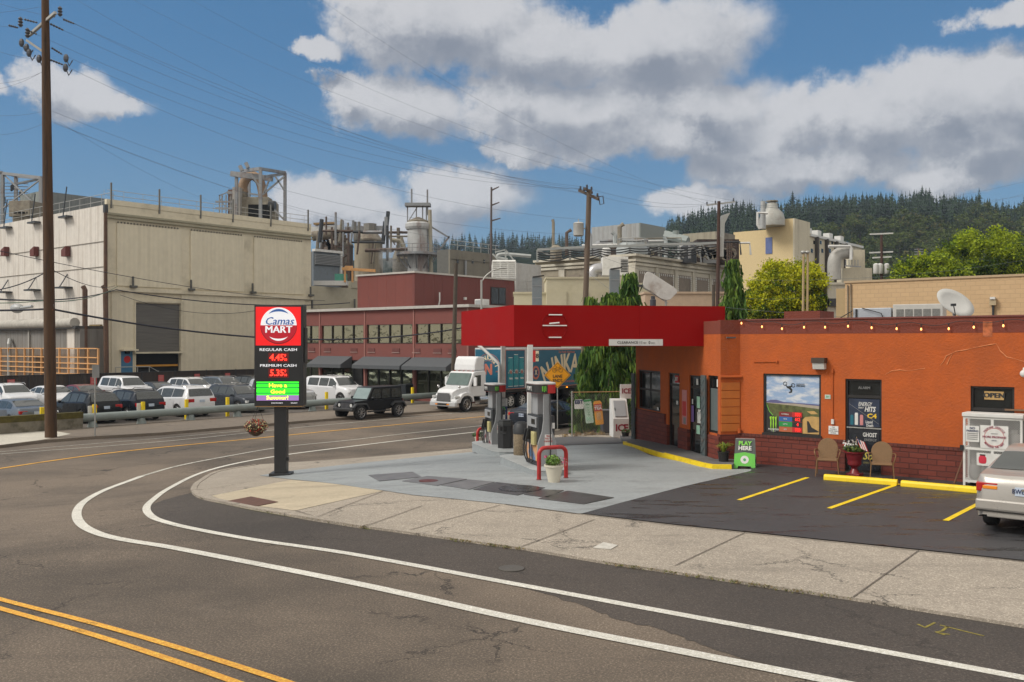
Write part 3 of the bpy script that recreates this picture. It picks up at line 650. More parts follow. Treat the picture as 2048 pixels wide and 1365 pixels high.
flat(store, 6.33, 6.76, 2.10, 2.30, .085, CM['tan'], 'window_card'); text('OPEN', store, (6.545, .075, 2.2), .12, CM['black'], bold=.08, sx=1.1)
# ---- wall fittings: raised edge of an old stucco repair
def wx(px, py): k = (px - CX) / F; t = (k * W0.y - W0.x) / (-UX - k * (-UY)); return Vector((t, -.004, CH + (HY - py) * (W0.y - UY * t) / F))
M_scar = mat('stucco_scar', (.58, .22, .09), .9, var=.3, sc=9)
for pl in ([(1880, 732), (1886, 722), (1893, 710), (1905, 706), (1912, 702), (1930, 698), (1944, 697), (1966, 691), (1983, 687), (1992, 688), (2000, 700), (2012, 712), (2030, 718), (2052, 724)], [(1770, 750), (1782, 741), (1800, 738), (1815, 742), (1850, 736)], [(1905, 708), (1898, 716), (1894, 727)]):
    b = B(); b.tube([wx(x + (i % 2) * 1.5, y + (i % 3) * 1.2) for i, (x, y) in enumerate(pl)], [.004 + .005 * (i % 3) for i in range(len(pl))], 5); b.build('repair_edge', M_scar, store)
b = B(); b.bb((wx(1966, 650).x, -.007, 3.62), (wx(1985, 650).x, -.0045, 3.99)); b.build('paint_patch', mat('pale_orange_patch', (.42, .12, .045), .85, var=.5, sc=9), store)
b = B(); b.bb((0, 0, 0), (.36, -.22, .14)); f1 = b.build('wall_light', mat('bronze_housing', (.05, .035, .025), .5)); f1.matrix_world = Matrix.Translation(store.location) @ Matrix.Rotation(AU, 4, 'Z') @ Matrix.Translation((2.15, 0, 2.93)); f1.matrix_world = f1.matrix_world
tag(f1, 'bronze and glass wall light above the poster window', 'wall light')
b = B(); b.prism([(-.005, 0), (-.20, 0), (-.16, -.17), (-.005, -.17)], 'x', .02, .34); b.build('lens', mat('ribbed_lens', (.55, .55, .52), .3), f1, bev=.01)
b = B(); b.bb((2.45, -.012, 1.97), (2.60, 0, 2.08)); b.build('number_plaque', mat('plaque', (.45, .55, .48), .5), store); text('331', store, (2.525, -.014, 2.025), .05, CM['green'], bold=.02)
b = B(); b.tube([(2.665, -.02, 2.72), (2.665, -.02, 1.42)], .012, 6); b.tube([(2.665, -.03, 2.66), (2.665, -.03, 2.78)], .03, 6); b.build('conduit', M_stuc, store)
b = B(); b.bb((2.63, -.05, 1.30), (2.70, 0, 1.43)); b.build('switch_box', M_wht, store, bev=.005)
b = B(); b.bb((2.55, -.012, 1.03), (2.81, 0, 1.25)); b.build('wall_notice', M_paper, store)
for k, s_ in enumerate(('THIS', 'PROPERTY', 'UNDER VIDEO', 'PATROL')): text(s_, store, (2.68, -.014, 1.215 - .05 * k), .028, CM['grey'], bold=.02)
b = B(); b.bar((.42, -.02, 2.93), (1.12, -.02, 2.95), .02); b.bb((1.08, -.05, 2.92), (1.13, 0, 2.98)); b.build('bracket', M_stuc, store)
b = B(); b.bb((6.8, -.05, 1.86), (LW, 0, 1.90)); b.build('shelf_rail', mat('shelf', (.16, .09, .05), .7), store)
b = B(); b.bb((7.13, -.06, .9), (7.9, -.02, 1.75)); nb_ = b.build('menu_board', CM['black'], store); b = B(); b.bb((7.2, -.065, 1.0), (7.82, -.061, 1.65)); b.build('menu_sheet', mat('chalk', (.08, .10, .07), .7, var=.8, sc=12), nb_)
b = B(); b.bb((7.02, -.03, .85), (7.12, -.005, 1.72)); b.build('window_shade', M_glass, store)
b = B(); b.ell((7.22, -.10, 2.75), (.09, .07, .09)); b.tube([(7.22, 0, 2.87), (7.22, -.08, 2.87), (7.22, -.1, 2.82)], .03, 8); b.build('flood_lamp', M_wht, store, True)
# string of lit bulbs along the parapet
M_bulb = mat('lit_bulb', (1.0, .42, .12), .4, var=0, emit=2.5); M_wire = mat('black_wire', (.015, .015, .016), .6)
PX = [1485, 1526, 1566, 1610, 1652, 1698, 1745, 1795, 1844, 1899, 1949, 2008, 2060]; PY = [647, 654, 658, 655, 655, 653, 656, 658, 659, 658, 655, 652, 655]
sl_ = thing('light_string', 'sagging string of small lit bulbs along the red parapet band', 'string lights', store.location, AU)
pts = []
for px, py in zip(PX, PY):
    k = (px - CX) / F; t_ = (k * W0.y - W0.x) / (-UX + k * (-UY) * -1) if False else None
    # intersect the view line with the wall plane
    den = -UX - k * (-UY); t_ = (k * W0.y - W0.x) / den; yy = W0.y - UY * t_
    z = CH + (HY - py) * yy / F; pts.append((t_, -.07, z))
b = B(); path = []
for i, (a_, c_) in enumerate(zip(pts, pts[1:])):
    for j in range(6):
        f_ = j / 6; path.append((a_[0] + (c_[0] - a_[0]) * f_, -.07, a_[2] + .13 + (c_[2] - a_[2]) * f_ + .04 * (1 if i % 2 else -1) * math.sin(math.pi * f_) ))
b.tube(path + [(pts[-1][0], -.07, pts[-1][2] + .13)], .008, 5); b.build('cable', M_wire, sl_)
for p in pts:
    b = B(); b.tube([(p[0], p[1], p[2] + .13), (p[0], p[1], p[2] + .04)], .014, 6); so = b.build('socket', M_wire, sl_); b = B(); b.ell((p[0], p[1], p[2]), (.022, .022, .034), 0, 8, 6); b.build('bulb', M_bulb, so, True)
# walkway slab with a yellow kerb
WK = [(1247, 893), (1330, 919), (1403, 938.5), (1425, 942.5), (1463, 943)]
sheet('walkway', WK + [(1480, 930), (1430, 930), (1268, 881), (1240, 880)], .165, mat('walk_grey', (.12, .12, .12), .8, var=.2, sc=3, dirt=(.07, .06, .055, .5)), thick=.2)
b = B(); w_ = [P(*p, .0) for p in WK]; vs = []
for i, p in enumerate(w_):
    d = w_[min(i + 1, 4)] - w_[max(i - 1, 0)]; d.z = 0; d.normalize(); q = Vector((-d.y, d.x, 0))
    for off, z in ((-.02, .0), (-.02, .168), (.10, .172), (.10, .0)): vs.append((p.x + q.x * off, p.y + q.y * off, gz(p.x, p.y) + z))
b.add(vs, [(4 * i + a_, 4 * i + (a_ + 1) % 4, 4 * i + 4 + (a_ + 1) % 4, 4 * i + 4 + a_) for i in range(4) for a_ in range(4)] + [(0, 1, 2, 3), (19, 18, 17, 16)])
tag(b.build('kerb', M_yelb), kind='structure')
for o in kids(store): o.parent = store
# ---------------------------------------------------------------- forecourt canopy
C0 = Vector((.057, 26.5, 0)); cA = Vector((-.296, .955, 0)).normalized(); cB = Vector((.987, .158, 0)).normalized()
can = thing('canopy', 'bright red flat canopy over the pumps with a blank round sign frame', 'canopy', C0, math.atan2(cB.y, cB.x))
fc = frame(can); LB_ = 6.36; bA = fc(C0 + cA * 6.2)
Z0, Z1 = 3.37, 4.555
c0, c1, c2, c3 = (0, 0), (LB_, 0), (LB_ + bA.x, bA.y), (bA.x, bA.y)
def fas(p, q, nm, m):
    b = B(); p, q = Vector((*p, 0)), Vector((*q, 0)); d = (q - p).normalized(); nrm = Vector((d.y, -d.x, 0)) * .06
    b.add([(p.x, p.y, Z0), (q.x, q.y, Z0), (q.x, q.y, Z1), (p.x, p.y, Z1), (p.x - nrm.x, p.y - nrm.y, Z0), (q.x - nrm.x, q.y - nrm.y, Z0), (q.x - nrm.x, q.y - nrm.y, Z1), (p.x - nrm.x, p.y - nrm.y, Z1)],
          [(0, 1, 2, 3), (5, 4, 7, 6), (0, 4, 5, 1), (3, 2, 6, 7), (0, 3, 7, 4), (1, 5, 6, 2)]); return b.build(nm, m, can)
fas(c0, (3.72, 0), 'fascia', M_red); fas((3.725, 0), c1, 'fascia', M_red); fas(c1, c2, 'fascia', M_red); fas(c2, c3, 'fascia', M_red); fas(c3, c0, 'fascia', M_red)
b = B(); b.prism([(.06, .06), (LB_ - .06, .06), (LB_ + bA.x - .06, bA.y - .06), (bA.x + .08, bA.y - .06)], 'z', Z0 + .02, Z0 + .08); b.build('soffit', mat('soffit', (.45, .44, .42), .7), can)
b = B(); b.prism([(.06, .06), (LB_ - .06, .06), (LB_ + bA.x - .06, bA.y - .06), (bA.x + .08, bA.y - .06)], 'z', Z1 - .2, Z1 - .15); b.build('roof', M_roof, can)
b = B(); b.tube([(1.18 + .385 * math.cos(k * math.pi / 16), -.012, 3.96 + .40 * math.sin(k * math.pi / 16)) for k in range(33)], .012, 5, cap=False); b.build('sign_ring', M_red, can)
b = B(); b.bb((1.28 - .3, -.012, 3.555), (1.28 + .1, -.002, 3.575)); b.build('sign_disc', M_red, can)
M_tube = mat('lamp_tube', (.72, .72, .70), .35, var=.03)
for x0, x1, za, zb in ((1.0, 1.40, 4.275, 4.275), (.82, 1.54, 3.965, 3.965), (1.0, 1.38, 3.625, 3.625), (1.02, 1.32, 4.02, 4.05)):
    b = B(); b.tube([(x0, -.035, za), (x1, -.035, zb)], .022 if za != zb else .018, 8); b.build('lamp_tube', M_tube, can)
    b = B(); b.bb((x0 - .02, -.05, za - .02), (x0 + .01, 0, za + .02)); b.build('lamp_holder', M_red, can)
b = B(); b.bb((2.80, -.016, 3.385), (4.43, -.004, 3.575)); b.build('clearance_board', M_wht, can)
text('CLEARANCE', can, (3.36, -.018, 3.475), .078, M_ink, bold=.01, sx=1.05); text('11', can, (3.76, -.018, 3.475), .082, M_ink, bold=.01); text('FEET', can, (3.88, -.018, 3.462), .035, M_ink); text('0', can, (4.02, -.018, 3.475), .082, M_ink, bold=.02); text('INCH', can, (4.13, -.018, 3.462), .035, M_ink)
# posts
def cpost(px, py, lab, Y=None):
    p = P(px, py); b = B(); p_ = fc(Vector((p.x, p.y, 0))); b.bb((p_.x - .075, p_.y - .075, p.z + .05), (p_.x + .075, p_.y + .075, Z0 + .04)); return b.build('post', M_wht, can, bev=.01)
cpost(1006, 902, ''); cpost(1060, 932, '')
p1 = P(1006, 902); q = fc(Vector((p1.x, p1.y, 0)))
b = B(); b.tube([(q.x - .75, q.y + 1.0, 3.34), (q.x - .68, q.y + .7, 3.28), (q.x - .17, q.y - .05, 2.72), (q.x - .14, q.y - .08, 2.6), (q.x - .14, q.y - .08, 1.0), (q.x - .14, q.y - .12, .78), (q.x - .42, q.y - .85, .22), (q.x - .40, q.y - .95, .14), (q.x - .30, q.y - 1.1, .10)], .055, 10); b.build('downspout', mat('pale_pipe', (.45, .44, .42), .5), can, True)
# ---------------------------------------------------------------- forecourt objects
M_blkp = mat('black_plastic', (.018, .018, .019), .45, var=.2)
M_gry = mat('grey_metal', (.27, .28, .29), .45, .0, var=.06, dirt=(.15, .15, .15, .3))
M_dgry = mat('dark_grey_metal', (.035, .038, .042), .4, .2)
M_redp = mat('red_pipe_paint', (.40, .015, .015), .4, dirt=(.16, .03, .02, .5), dsc=6)
M_galv = mat('galvanised', (.38, .38, .36), .5, .5, var=.1)
M_leafg = [mat('leaf_%d' % i, c, .6, var=.35, sc=8) for i, c in enumerate([(.06, .13, .02), (.03, .08, .02), (.11, .18, .03)])]
aA = math.atan2(cA.y, cA.x)           # canopy/island long direction
aB = math.atan2(-cA.x * -1, 1)        # unused
def onA(p): return aA - math.pi / 2   # rotate so local +Y runs along the islands
# ---- price sign
p = P(562, 955); SGS = None; sg = thing('price_sign', 'tall black fuel price sign with red round logo and green message screen', 'price sign', (p.x, p.y, gz(p.x, p.y) + .06), R(2))
sg.scale = [(CH + 73 * p.y / F - sg.location.z) / 4.38] * 3
M_sb = mat('sign_black', (.017, .018, .020), .4, var=.1)
b = B(); b.bb((-.155, -.1, .06), (.155, .2, 1.95)); b.build('pole', M_sb, sg, bev=.01)
b = B(); b.bb((-.27, -.2, 0), (.27, .3, .07)); b.build('base_plate', M_sb, sg, bev=.01)
b = B(); b.bb((.155, -.05, .38), (.2, .05, .46)); b.build('junction_box', M_blkp, sg)
zb, zt = 1.80, 4.38; x0, x1 = -.63, .61
b = B(); b.bb((x0, -.22, zb), (x1, .24, zt)); cab = b.build('cabinet', M_sb, sg, bev=.012)
b = B(); b.bb((x1, -.1, zb + 1.1), (x1 + .03, .22, zb + 2.0)); b.build('side_box', M_sb, sg)
b = B(); b.bb((x0 + .03, -.2, zb - .022), (x1 - .03, .2, zb)); b.build('bottom_trim', mat('tan_trim', (.45, .26, .1), .6), sg)
lit = lambda nm, c, e: mat(nm, c, .4, var=0, emit=e)
M_sr = lit('sign_red', (.80, .008, .010), .35); M_sw = lit('sign_white', (.75, .76, .80), .35); M_snavy = lit('sign_navy', (.03, .10, .32), .3); M_sdr = lit('sign_dark_red', (.42, .006, .02), .3)
yf_ = -.222
def fl(x0, x1, z0, z1, m, dy=0, nm='panel', par=cab): b = B(); b.bb((x0, yf_ - dy - .006, z0), (x1, yf_ - dy, z1)); return b.build(nm, m, par)
logo = fl(x0 + .04, x1 - .06, 3.345, 4.33, M_sr, 0, 'logo_panel', sg)
cx_, cz_ = -.01, 3.86; rr = .455
def half(r, a0, a1, m, dy, nm, z=cz_):
    b = B(); b.prism([(cx_ + r * math.cos(R(a0 + (a1 - a0) * k / 24)), z + r * math.sin(R(a0 + (a1 - a0) * k / 24))) for k in range(25)], 'y', yf_ - dy - .004, yf_ - dy); return b.build(nm, m, logo)
half(rr, 0, 180, M_sw, .008, 'logo_upper'); half(rr * 1.02, 180, 360, lit('sign_shadow', (.22, .004, .01), .2), .006, 'logo_rim', cz_ - .015); half(rr, 180, 360, M_sdr, .010, 'logo_lower')
def arc(r, a0, a1, wd, m, dy, nm):
    b = B(); N_ = 20; o_ = []; i_ = []
    for k in range(N_ + 1):
        a = R(a0 + (a1 - a0) * k / N_); q_ = wd * math.sin(math.pi * k / N_) + .004
        o_.append((cx_ + (r + q_ / 2) * math.cos(a), cz_ + (r + q_ / 2) * math.sin(a))); i_.append((cx_ + (r - q_ / 2) * math.cos(a), cz_ + (r - q_ / 2) * math.sin(a)))
    vs = [(x, yf_ - dy, z) for x, z in o_ + i_]; b.add(vs, [(k, k + 1, k + N_ + 2, k + N_ + 1) for k in range(N_)]); return b.build(nm, m, logo)
arc(.385, 50, 130, .06, M_snavy, .014, 'logo_arc'); arc(.37, 232, 308, .05, M_sw, .016, 'logo_arc')
text('Camas', logo, (cx_ + .01, yf_ - .014, cz_ + .10), .20, M_snavy, bold=.018, shear=.28, sx=.98); text('MART', logo, (cx_, yf_ - .018, cz_ - .115), .18, M_sw, bold=.04, sx=1.05)
text('REGULAR CASH', sg, (-.02, yf_ - .006, 3.235), .072, M_sw, bold=.018, sx=1.35); text('PREMIUM CASH', sg, (-.02, yf_ - .006, 2.83), .072, M_sw, bold=.018, sx=1.35)
M_led2 = mat('price_led', (1.0, .03, .015), .5, var=0, emit=2.2); M_ledbg = mat('led_back', (.12, .004, .004), .5, emit=.2)
for z, s_, o_ in ((3.035, '4.45', '9'), (2.64, '5.35', '9')):
    d_ = fl(-.27, .24, z - .12, z + .12, M_ledbg, 0, 'price_display', sg); text(s_, d_, (-.06, yf_ - .010, z), .165, M_led2, bold=.022, sx=.92, shear=.08)
    text(o_, d_, (.155, yf_ - .010, z + .048), .07, M_led2, bold=.02); text('10', d_, (.16, yf_ - .010, z - .052), .06, M_led2, bold=.02)
ms = fl(x0 + .05, x1 - .10, 1.93, 2.42, M_blkp, 0, 'message_screen', sg)
M_lg = lit('led_green', (.03, .75, .02), 1.0); M_lp = lit('led_purple', (.22, .12, .32), .8); M_ly = lit('led_yellow', (.85, .95, .05), 1.3)
for k in range(14):
    z = 2.405 - k * .0345; m = M_lg if k < 10 else M_lp
    if k in (1, 4, 8): m = lit('led_dark_green', (.01, .30, .05), .5)
    fl(x0 + .06, x1 - .11, z - .016, z + .0165, m, .006, 'led_row', ms)
text('Have a', ms, (-.03, yf_ - .016, 2.325), .105, M_ly, bold=.022, sx=1.15); text('Good', ms, (-.03, yf_ - .016, 2.165), .10, M_ly, bold=.022, sx=1.15); text('Summer!', ms, (-.04, yf_ - .016, 2.01), .10, M_ly, bold=.02, sx=1.12)
text('DAKTRONICS', sg, (-.05, yf_ - .008, 1.875), .026, M_sw, bold=.03, sx=1.3); text('GALAXY', sg, (.38, yf_ - .008, 1.875), .026, M_sw, bold=.03, sx=1.2)
# ---- plants made of many small leaves
def leaves(b, c, r, n_, size, mats=1, up=.3, fn=None, seed=1, flat=.5):
    rnd = random.Random(seed)
    for _ in range(n_):
        while True:
            v = Vector((rnd.uniform(-1, 1), rnd.uniform(-1, 1), rnd.uniform(-1, 1)))
            if .25 < v.length < 1: break
        v = v * (v.length ** -.35) if v.length > 0 else v
        q = Vector((c[0] + v.x * r[0], c[1] + v.y * r[1], c[2] + v.z * r[2]))
        nn = (v + Vector((rnd.gauss(0, .6), rnd.gauss(0, .6), rnd.gauss(0, .6) + up))).normalized(); t = nn.orthogonal().normalized(); t.rotate(Matrix.Rotation(rnd.uniform(0, 6.28), 3, nn)); u = nn.cross(t)
        s = size * rnd.uniform(.6, 1.3)
        b.add([q - t * s, q - u * s * flat, q + t * s, q + u * s * flat], [(0, 1, 2, 3)], rnd.randrange(mats))
# hanging basket below the sign
fb = thing('hanging_basket', 'round hanging basket of red and white flowers below the price sign', 'flower basket', D(512, 853, P(562, 955).y - .1))
b = B(); b.lathe([(.05, -.3), (.2, -.22), (.28, 0), (.28, .03)], (0, 0, 0), 16); b.build('basket', mat('basket', (.05, .03, .015), .9), fb)
b = B(); leaves(b, (0, 0, 0), (.36, .34, .23), 1300, .028, 4, seed=3); b.build('flowers', [mat('dk_leaf', (.035, .04, .015), .7), mat('red_flower', (.45, .03, .015), .6), mat('bronze_leaf', (.12, .03, .02), .7), mat('cream_flower', (.55, .50, .25), .6)], fb)
b = B(); [b.tube([(.28 * math.cos(a), .28 * math.sin(a), .03), (.07, 0, .62)], .006, 4) for a in (0, 2.1, 4.2)]; b.build('hanger', M_wire, fb)
# ---- islands
def island(name, lab, c, L, W_, h, grp):
    t = thing(name, lab, 'pump island', (c.x, c.y, gz(c.x, c.y)), onA(0), grp); b = B(); N_ = 8; pl = []
    for k in range(N_ + 1): a = math.pi + math.pi * k / N_; pl.append((W_ / 2 + W_ / 2 * math.cos(a), W_ / 2 * math.sin(a) + W_ / 2 ))
    for k in range(N_ + 1): a = math.pi * k / N_; pl.append((W_ / 2 + W_ / 2 * math.cos(a), L - W_ / 2 + W_ / 2 * math.sin(a)))
    b.prism(pl, 'z', -.1, h - .012); b.build('slab', M_pad, t)
    b = B(); b.prism([(W_ / 2 + (x - W_ / 2) * 1.02, L / 2 + (y - L / 2) * 1.005) for x, y in pl], 'z', h - .012, h); b.build('steel_edge', mat('pale_edge', (.36, .38, .38), .5, dirt=(.2, .2, .2, .4)), t); return t
i1p = P(988, 917); i2p = P(1071, 958)
isl1 = island('pump_island', 'raised grey island under the far pump and black bin', i1p + cA * -.25, 3.5, 1.05, .20, 'pump islands'); isl2 = island('pump_island', 'raised grey island under the near pump and pebbled bin', i2p + cA * -.1, 3.7, .95, .20, 'pump islands')
# ---- fuel dispensers
def pump(px, py, num, lab, poster):
    p = P(px, py); t = thing('fuel_pump', lab, 'fuel pump', (p.x, p.y, gz(p.x, p.y) + .20), onA(0), 'fuel pumps')
    W_, L = .50, 1.0
    b = B(); b.bb((0, 0, 0), (W_, L, .12)); b.build('plinth', M_dgry, t)
    b = B(); b.bb((.02, .02, .12), (W_ - .02, L - .02, 1.34)); b.build('cabinet', M_dgry, t, bev=.02)
    # bottle-shaped end panels
    for y0, y1 in ((-.03, .02), (L - .02, L + .03)):
        b = B(); pr = [(-.01, 0), (W_ + .01, 0), (W_ + .03, .35), (W_ + .01, .62), (W_ - .10, .92), (W_ - .14, 1.2), (W_ - .15, 1.93), (.15, 1.93), (.14, 1.2), (.10, .92), (-.01, .62), (-.03, .35)]
        b.prism(pr, 'y', y0, y1); b.build('end_panel', M_gry, t, bev=.012)
    b = B(); b.bb((.10, .35, 1.34), (.34, .80, 1.95)); b.build('column', M_gry, t, bev=.02)
    vb = B(); pl = []
    for k in range(20):
        a = 2 * math.pi * k / 20; c_, s_ = math.cos(a), math.sin(a); pl.append((W_ / 2 + .33 * math.copysign(abs(c_) ** .7, c_), L / 2 + .56 * math.copysign(abs(s_) ** .7, s_)))
    vb.prism(pl, 'z', 1.94, 2.17); va = vb.build('valance', CM['red'], t)
    b = B(); b.prism([(W_ / 2 + (x - W_ / 2) * 1.03, L / 2 + (y - L / 2) * 1.02) for x, y in pl], 'z', 2.17, 2.22); b.build('valance_top', mat('cap_white', (.5, .5, .49), .5), t, bev=.02)
    # dark half of the valance with the pump number and emblem
    b = B(); q = [(x, y) for x, y in pl]; kk = [k for k in range(8, 16)]
    b.add([(W_ / 2 + (q[k][0] - W_ / 2) * 1.012, L / 2 + (q[k][1] - L / 2) * 1.012, z) for k in kk for z in (1.945, 2.168)], [(2 * i, 2 * i + 2, 2 * i + 3, 2 * i + 1) for i in range(len(kk) - 1)]); b.build('valance_wrap', CM['black'], va, solid=.004)
    xx = pl[14][0]; yy = pl[14][1]
    text('PUMP %d' % num, t, (W_ / 2 - .343, L / 2 - .06, 2.055), .115, CM['white'], rz=R(-90), bold=.02, sx=.8, name='pump_number')
    b = B()
    for k in range(3): b.bar((.10 + k * .045, -.078 - k * .002, 2.13), (.105 + k * .045, -.078, 1.98 + .02 * abs(k - 1)), .022, .012)
    b.build('emblem', CM['lime'], va)
    # nozzle side
    b = B(); b.bb((-.02, .12, 1.02), (.03, L - .12, 1.30)); b.build('display', M_gry, t, bev=.01)
    b = B(); b.bb((-.025, .2, 1.1), (-.02, .5, 1.24)); b.build('screen', M_glass, t)
    b = B(); b.bb((-.045, .18, .55), (.02, .46, .90)); [b.bb((-.055, .20 + k * .085, .58), (-.045, .24 + k * .085, .86)) for k in range(3)]; b.build('button_panel', mat('cream_plate', (.50, .45, .22), .5), t)
    for k in range(2):
        b = B(); y_ = .56 + k * .2; b.bb((-.10, y_, .68), (.02, y_ + .09, .95)); b.bar((-.08, y_ + .04, .9), (-.14, y_ + .04, .62), .05); b.build('nozzle', M_blkp, t)
        b = B(); b.tube(smoothpath([Vector(v) for v in ((-.12, y_ + .04, .62), (-.16, y_, .38), (-.12, y_ - .12, .12), (-.05, y_ - .2, .08), (-.02, y_ - .1, .5), (-.02, y_ - .05, 1.0))], 5), .018, 6); b.build('hose', M_blkp, t, True)
    b = B(); b.tube([(.32, -.06, 1.93), (.31, -.07, 1.55), (.33, -.075, .7), (.33, -.06, .2)], .016, 6); b.build('hose', M_blkp, t, True)
    b = B(); b.bb((.012, .03, .13), (.018, L - .03, .56)); po = b.build('poster', poster, t)
    b = B(); b.bb((.18, -.038, .52), (.38, -.031, .85)); nb2 = b.build('notice', M_paper, t)
    for s_, z in (('Please', .81), ('PULL TO', .74), ('FORWARD', .665)): text(s_, nb2, (.28, -.041, z), .045, CM['red'], bold=.02, sx=.75)
    b = B(); b.bb((.40, .02, 1.0), (.47, -.01, 1.15)); b.build('label_plate', CM['white'], t)
    return t
def grad_poster(nm, cols, sc=2.2):
    m = mat(nm, cols[0], .35, var=0); t, n, bb2 = nodes(m); co = n('ShaderNodeTexCoord').outputs['Object']; no = n('ShaderNodeTexNoise', co, None, sc, 3.0).outputs[0]
    rp = n('ShaderNodeValToRGB', no); rp.color_ramp.elements[0].position = .35; rp.color_ramp.elements[1].position = .65; rp.color_ramp.elements[0].color = (*cols[0], 1); rp.color_ramp.elements[1].color = (*cols[-1], 1)
    if len(cols) > 2: e = rp.color_ramp.elements.new(.5); e.color = (*cols[1], 1)
    t.links.new(rp.outputs[0], bb2.inputs['Base Color']); return m
pump(1076, 949, 2, 'near fuel pump 2 with rounded red and black top', grad_poster('sunset_print', [(.14, .05, .02), (.60, .33, .15), (.10, .22, .42)]))
pump(984, 909, 1, 'far fuel pump 1 behind the black trash bin', grad_poster('dark_print', [(.02, .02, .03), (.5, .5, .48), (.15, .02, .04)], 4))
# ---- red bent pipe guards
def hoop(pa, pb, h, lab):
    a, c = P(*pa, .05), P(*pb, .05); m_ = (a + c) / 2; d = c - a; L = Vector((d.x, d.y, 0)).length; t = thing('pipe_guard', lab, 'pipe guard', m_, math.atan2(d.y, d.x), 'red pipe guards at the island ends')
    r = .17; pts = [(-L / 2, 0, -.05), (-L / 2, 0, h - r)] + [(-L / 2 + r - r * math.cos(R(k)), 0, h - r + r * math.sin(R(k))) for k in (22, 45, 68, 90)] + [(L / 2 - r + r * math.sin(R(k)), 0, h - r + r * math.cos(R(k))) for k in (0, 22, 45, 68)] + [(L / 2, 0, h - r), (L / 2, 0, -.05)]
    b = B(); b.tube(pts, .052, 12); b.build('pipe', M_redp, t, True)
    for s_ in (-1, 1): b = B(); b.lathe([(.075, 0), (.07, .015), (.054, .03)], (s_ * L / 2, 0, 0), 12); b.build('collar', mat('weld', (.12, .03, .025), .7), t)
    return t
hoop((1078, 965), (1132, 961), .80, 'red bent pipe guard in front of the near pump, behind the flower pot'); hoop((955, 903), (993, 898), .78, 'red bent pipe guard at the far pump island, beside the street'); hoop((1106, 944), (1122, 946), .72, 'second red pipe guard directly behind the near one') if False else None
# ---- planters
def pot(px, py, rt, rb, h, m, lab, cat='potted plant', grp=None, z=0.06, ridges=True):
    p = P(px, py); t = thing('flower_pot', lab, cat, (p.x, p.y, gz(p.x, p.y) + z), 0, grp); pr = [(rb, 0)]
    for k in range(1, 9): f_ = k / 9; pr += [(rb + (rt - rb) * f_ - (.004 if k % 2 and ridges else 0), h * .9 * f_)]
    pr += [(rt, h * .88), (rt + .02, h * .9), (rt + .02, h), (rt - .01, h), (rt - .03, h * .85)]
    b = B(); b.lathe(pr, (0, 0, 0), 24); b.build('pot', m, t, True); return t
M_cream = mat('cream_pot', (.58, .54, .44), .55, var=.05, dirt=(.4, .36, .28, .3))
t = pot(1108, 969, .225, .145, .42, M_cream, 'cream ribbed pot of bright green leaves in front of the near pipe guard')
b = B(); leaves(b, (-.03, 0, .52), (.19, .18, .14), 520, .032, 3, seed=5); b.build('foliage', [mat('bright_leaf', (.16, .30, .03), .5, var=.3), mat('bright_leaf2', (.08, .18, .02), .5), M_leafg[2]], t)
b = B(); leaves(b, (.2, 0, .5), (.12, .12, .14), 120, .022, 3, seed=6); leaves(b, (-.2, 0, .62), (.04, .04, .03), 20, .025, 1, seed=6); b.build('flowers', [mat('pink_flower', (.6, .08, .2), .5), mat('dusty_flower', (.45, .38, .32), .6), M_leafg[1]], t)
t = pot(959, 897, .19, .13, .36, M_cream, 'cream flower pot standing behind the far red pipe guard', z=.1); b = B(); leaves(b, (-.05, 0, .44), (.26, .2, .12), 200, .035, 2, seed=8); b.build('foliage', M_leafg[:2], t)
t = pot(1447, 935, .155, .13, .27, M_blkp, 'black pot of spiky yellow green grass by the entrance kerb', z=.17, ridges=False)
b = B(); rnd = random.Random(4)
for k in range(110):
    a = rnd.uniform(0, 6.28); l_ = rnd.uniform(.2, .42); c_, s_ = math.cos(a), math.sin(a); q = [(.03 * c_, .03 * s_, .24), (.12 * c_, .12 * s_, .24 + l_ * .7), (.26 * c_ * l_ * 3, .26 * s_ * l_ * 3, .26 + l_ * .55)]; wd = .008
    b.add([(x - s_ * wd, y + c_ * wd, z) for x, y, z in q] + [(x + s_ * wd, y - c_ * wd, z) for x, y, z in q], [(0, 1, 4, 3), (1, 2, 5, 4)], k % 2)
b.build('grass_blades', [mat('chartreuse', (.28, .30, .03), .6), mat('spider_green', (.10, .17, .02), .6)], t)
t = pot(1251, 882, .14, .11, .22, M_blkp, 'small dark pot of low greenery at the foot of the ice chest', z=.1, ridges=False); b = B(); leaves(b, (0, 0, .26), (.17, .15, .10), 160, .03, 2, seed=9); b.build('foliage', M_leafg[:2], t)
# ---- bins
p = P(1011, 911); t = thing('trash_bin', 'black hexagonal trash bin on the far pump island', 'trash bin', (p.x, p.y, gz(p.x, p.y) + .2), R(12))
hexa = lambda r: [(r * math.cos(R(60 * k)), r * math.sin(R(60 * k))) for k in range(6)]
b = B(); b.prism(hexa(.26), 'z', 0, .80); b.build('body', M_blkp, t, bev=.01)
b = B(); b.prism(hexa(.275), 'z', .80, .93); b.prism(hexa(.235), 'z', .93, .98); b.build('lid', mat('bin_lid', (.04, .042, .042), .5), t, bev=.01)
b = B(); b.box((-.11, -.205, .70), (.22, .03, .13), 0, R(-30)); b.build('opening', mat('void', (.004, .004, .004), .9), t)
b = B(); b.box((-.13, -.225, .56), (.2, .02, .05), 0, R(-30)); b.build('tray', M_blkp, t)
p = P(1043, 929); t = thing('trash_bin', 'round pebbled trash bin with black dome top on the near island', 'trash bin', (p.x, p.y, gz(p.x, p.y) + .2), 0)
m = mat('pebbles', (.20, .155, .10), .9, var=.7, sc=38, bump=1.0, bsc=45); b = B(); b.lathe([(.22, 0), (.235, .02), (.235, .70), (.225, .72)], (0, 0, 0), 24); b.build('body', m, t, True)
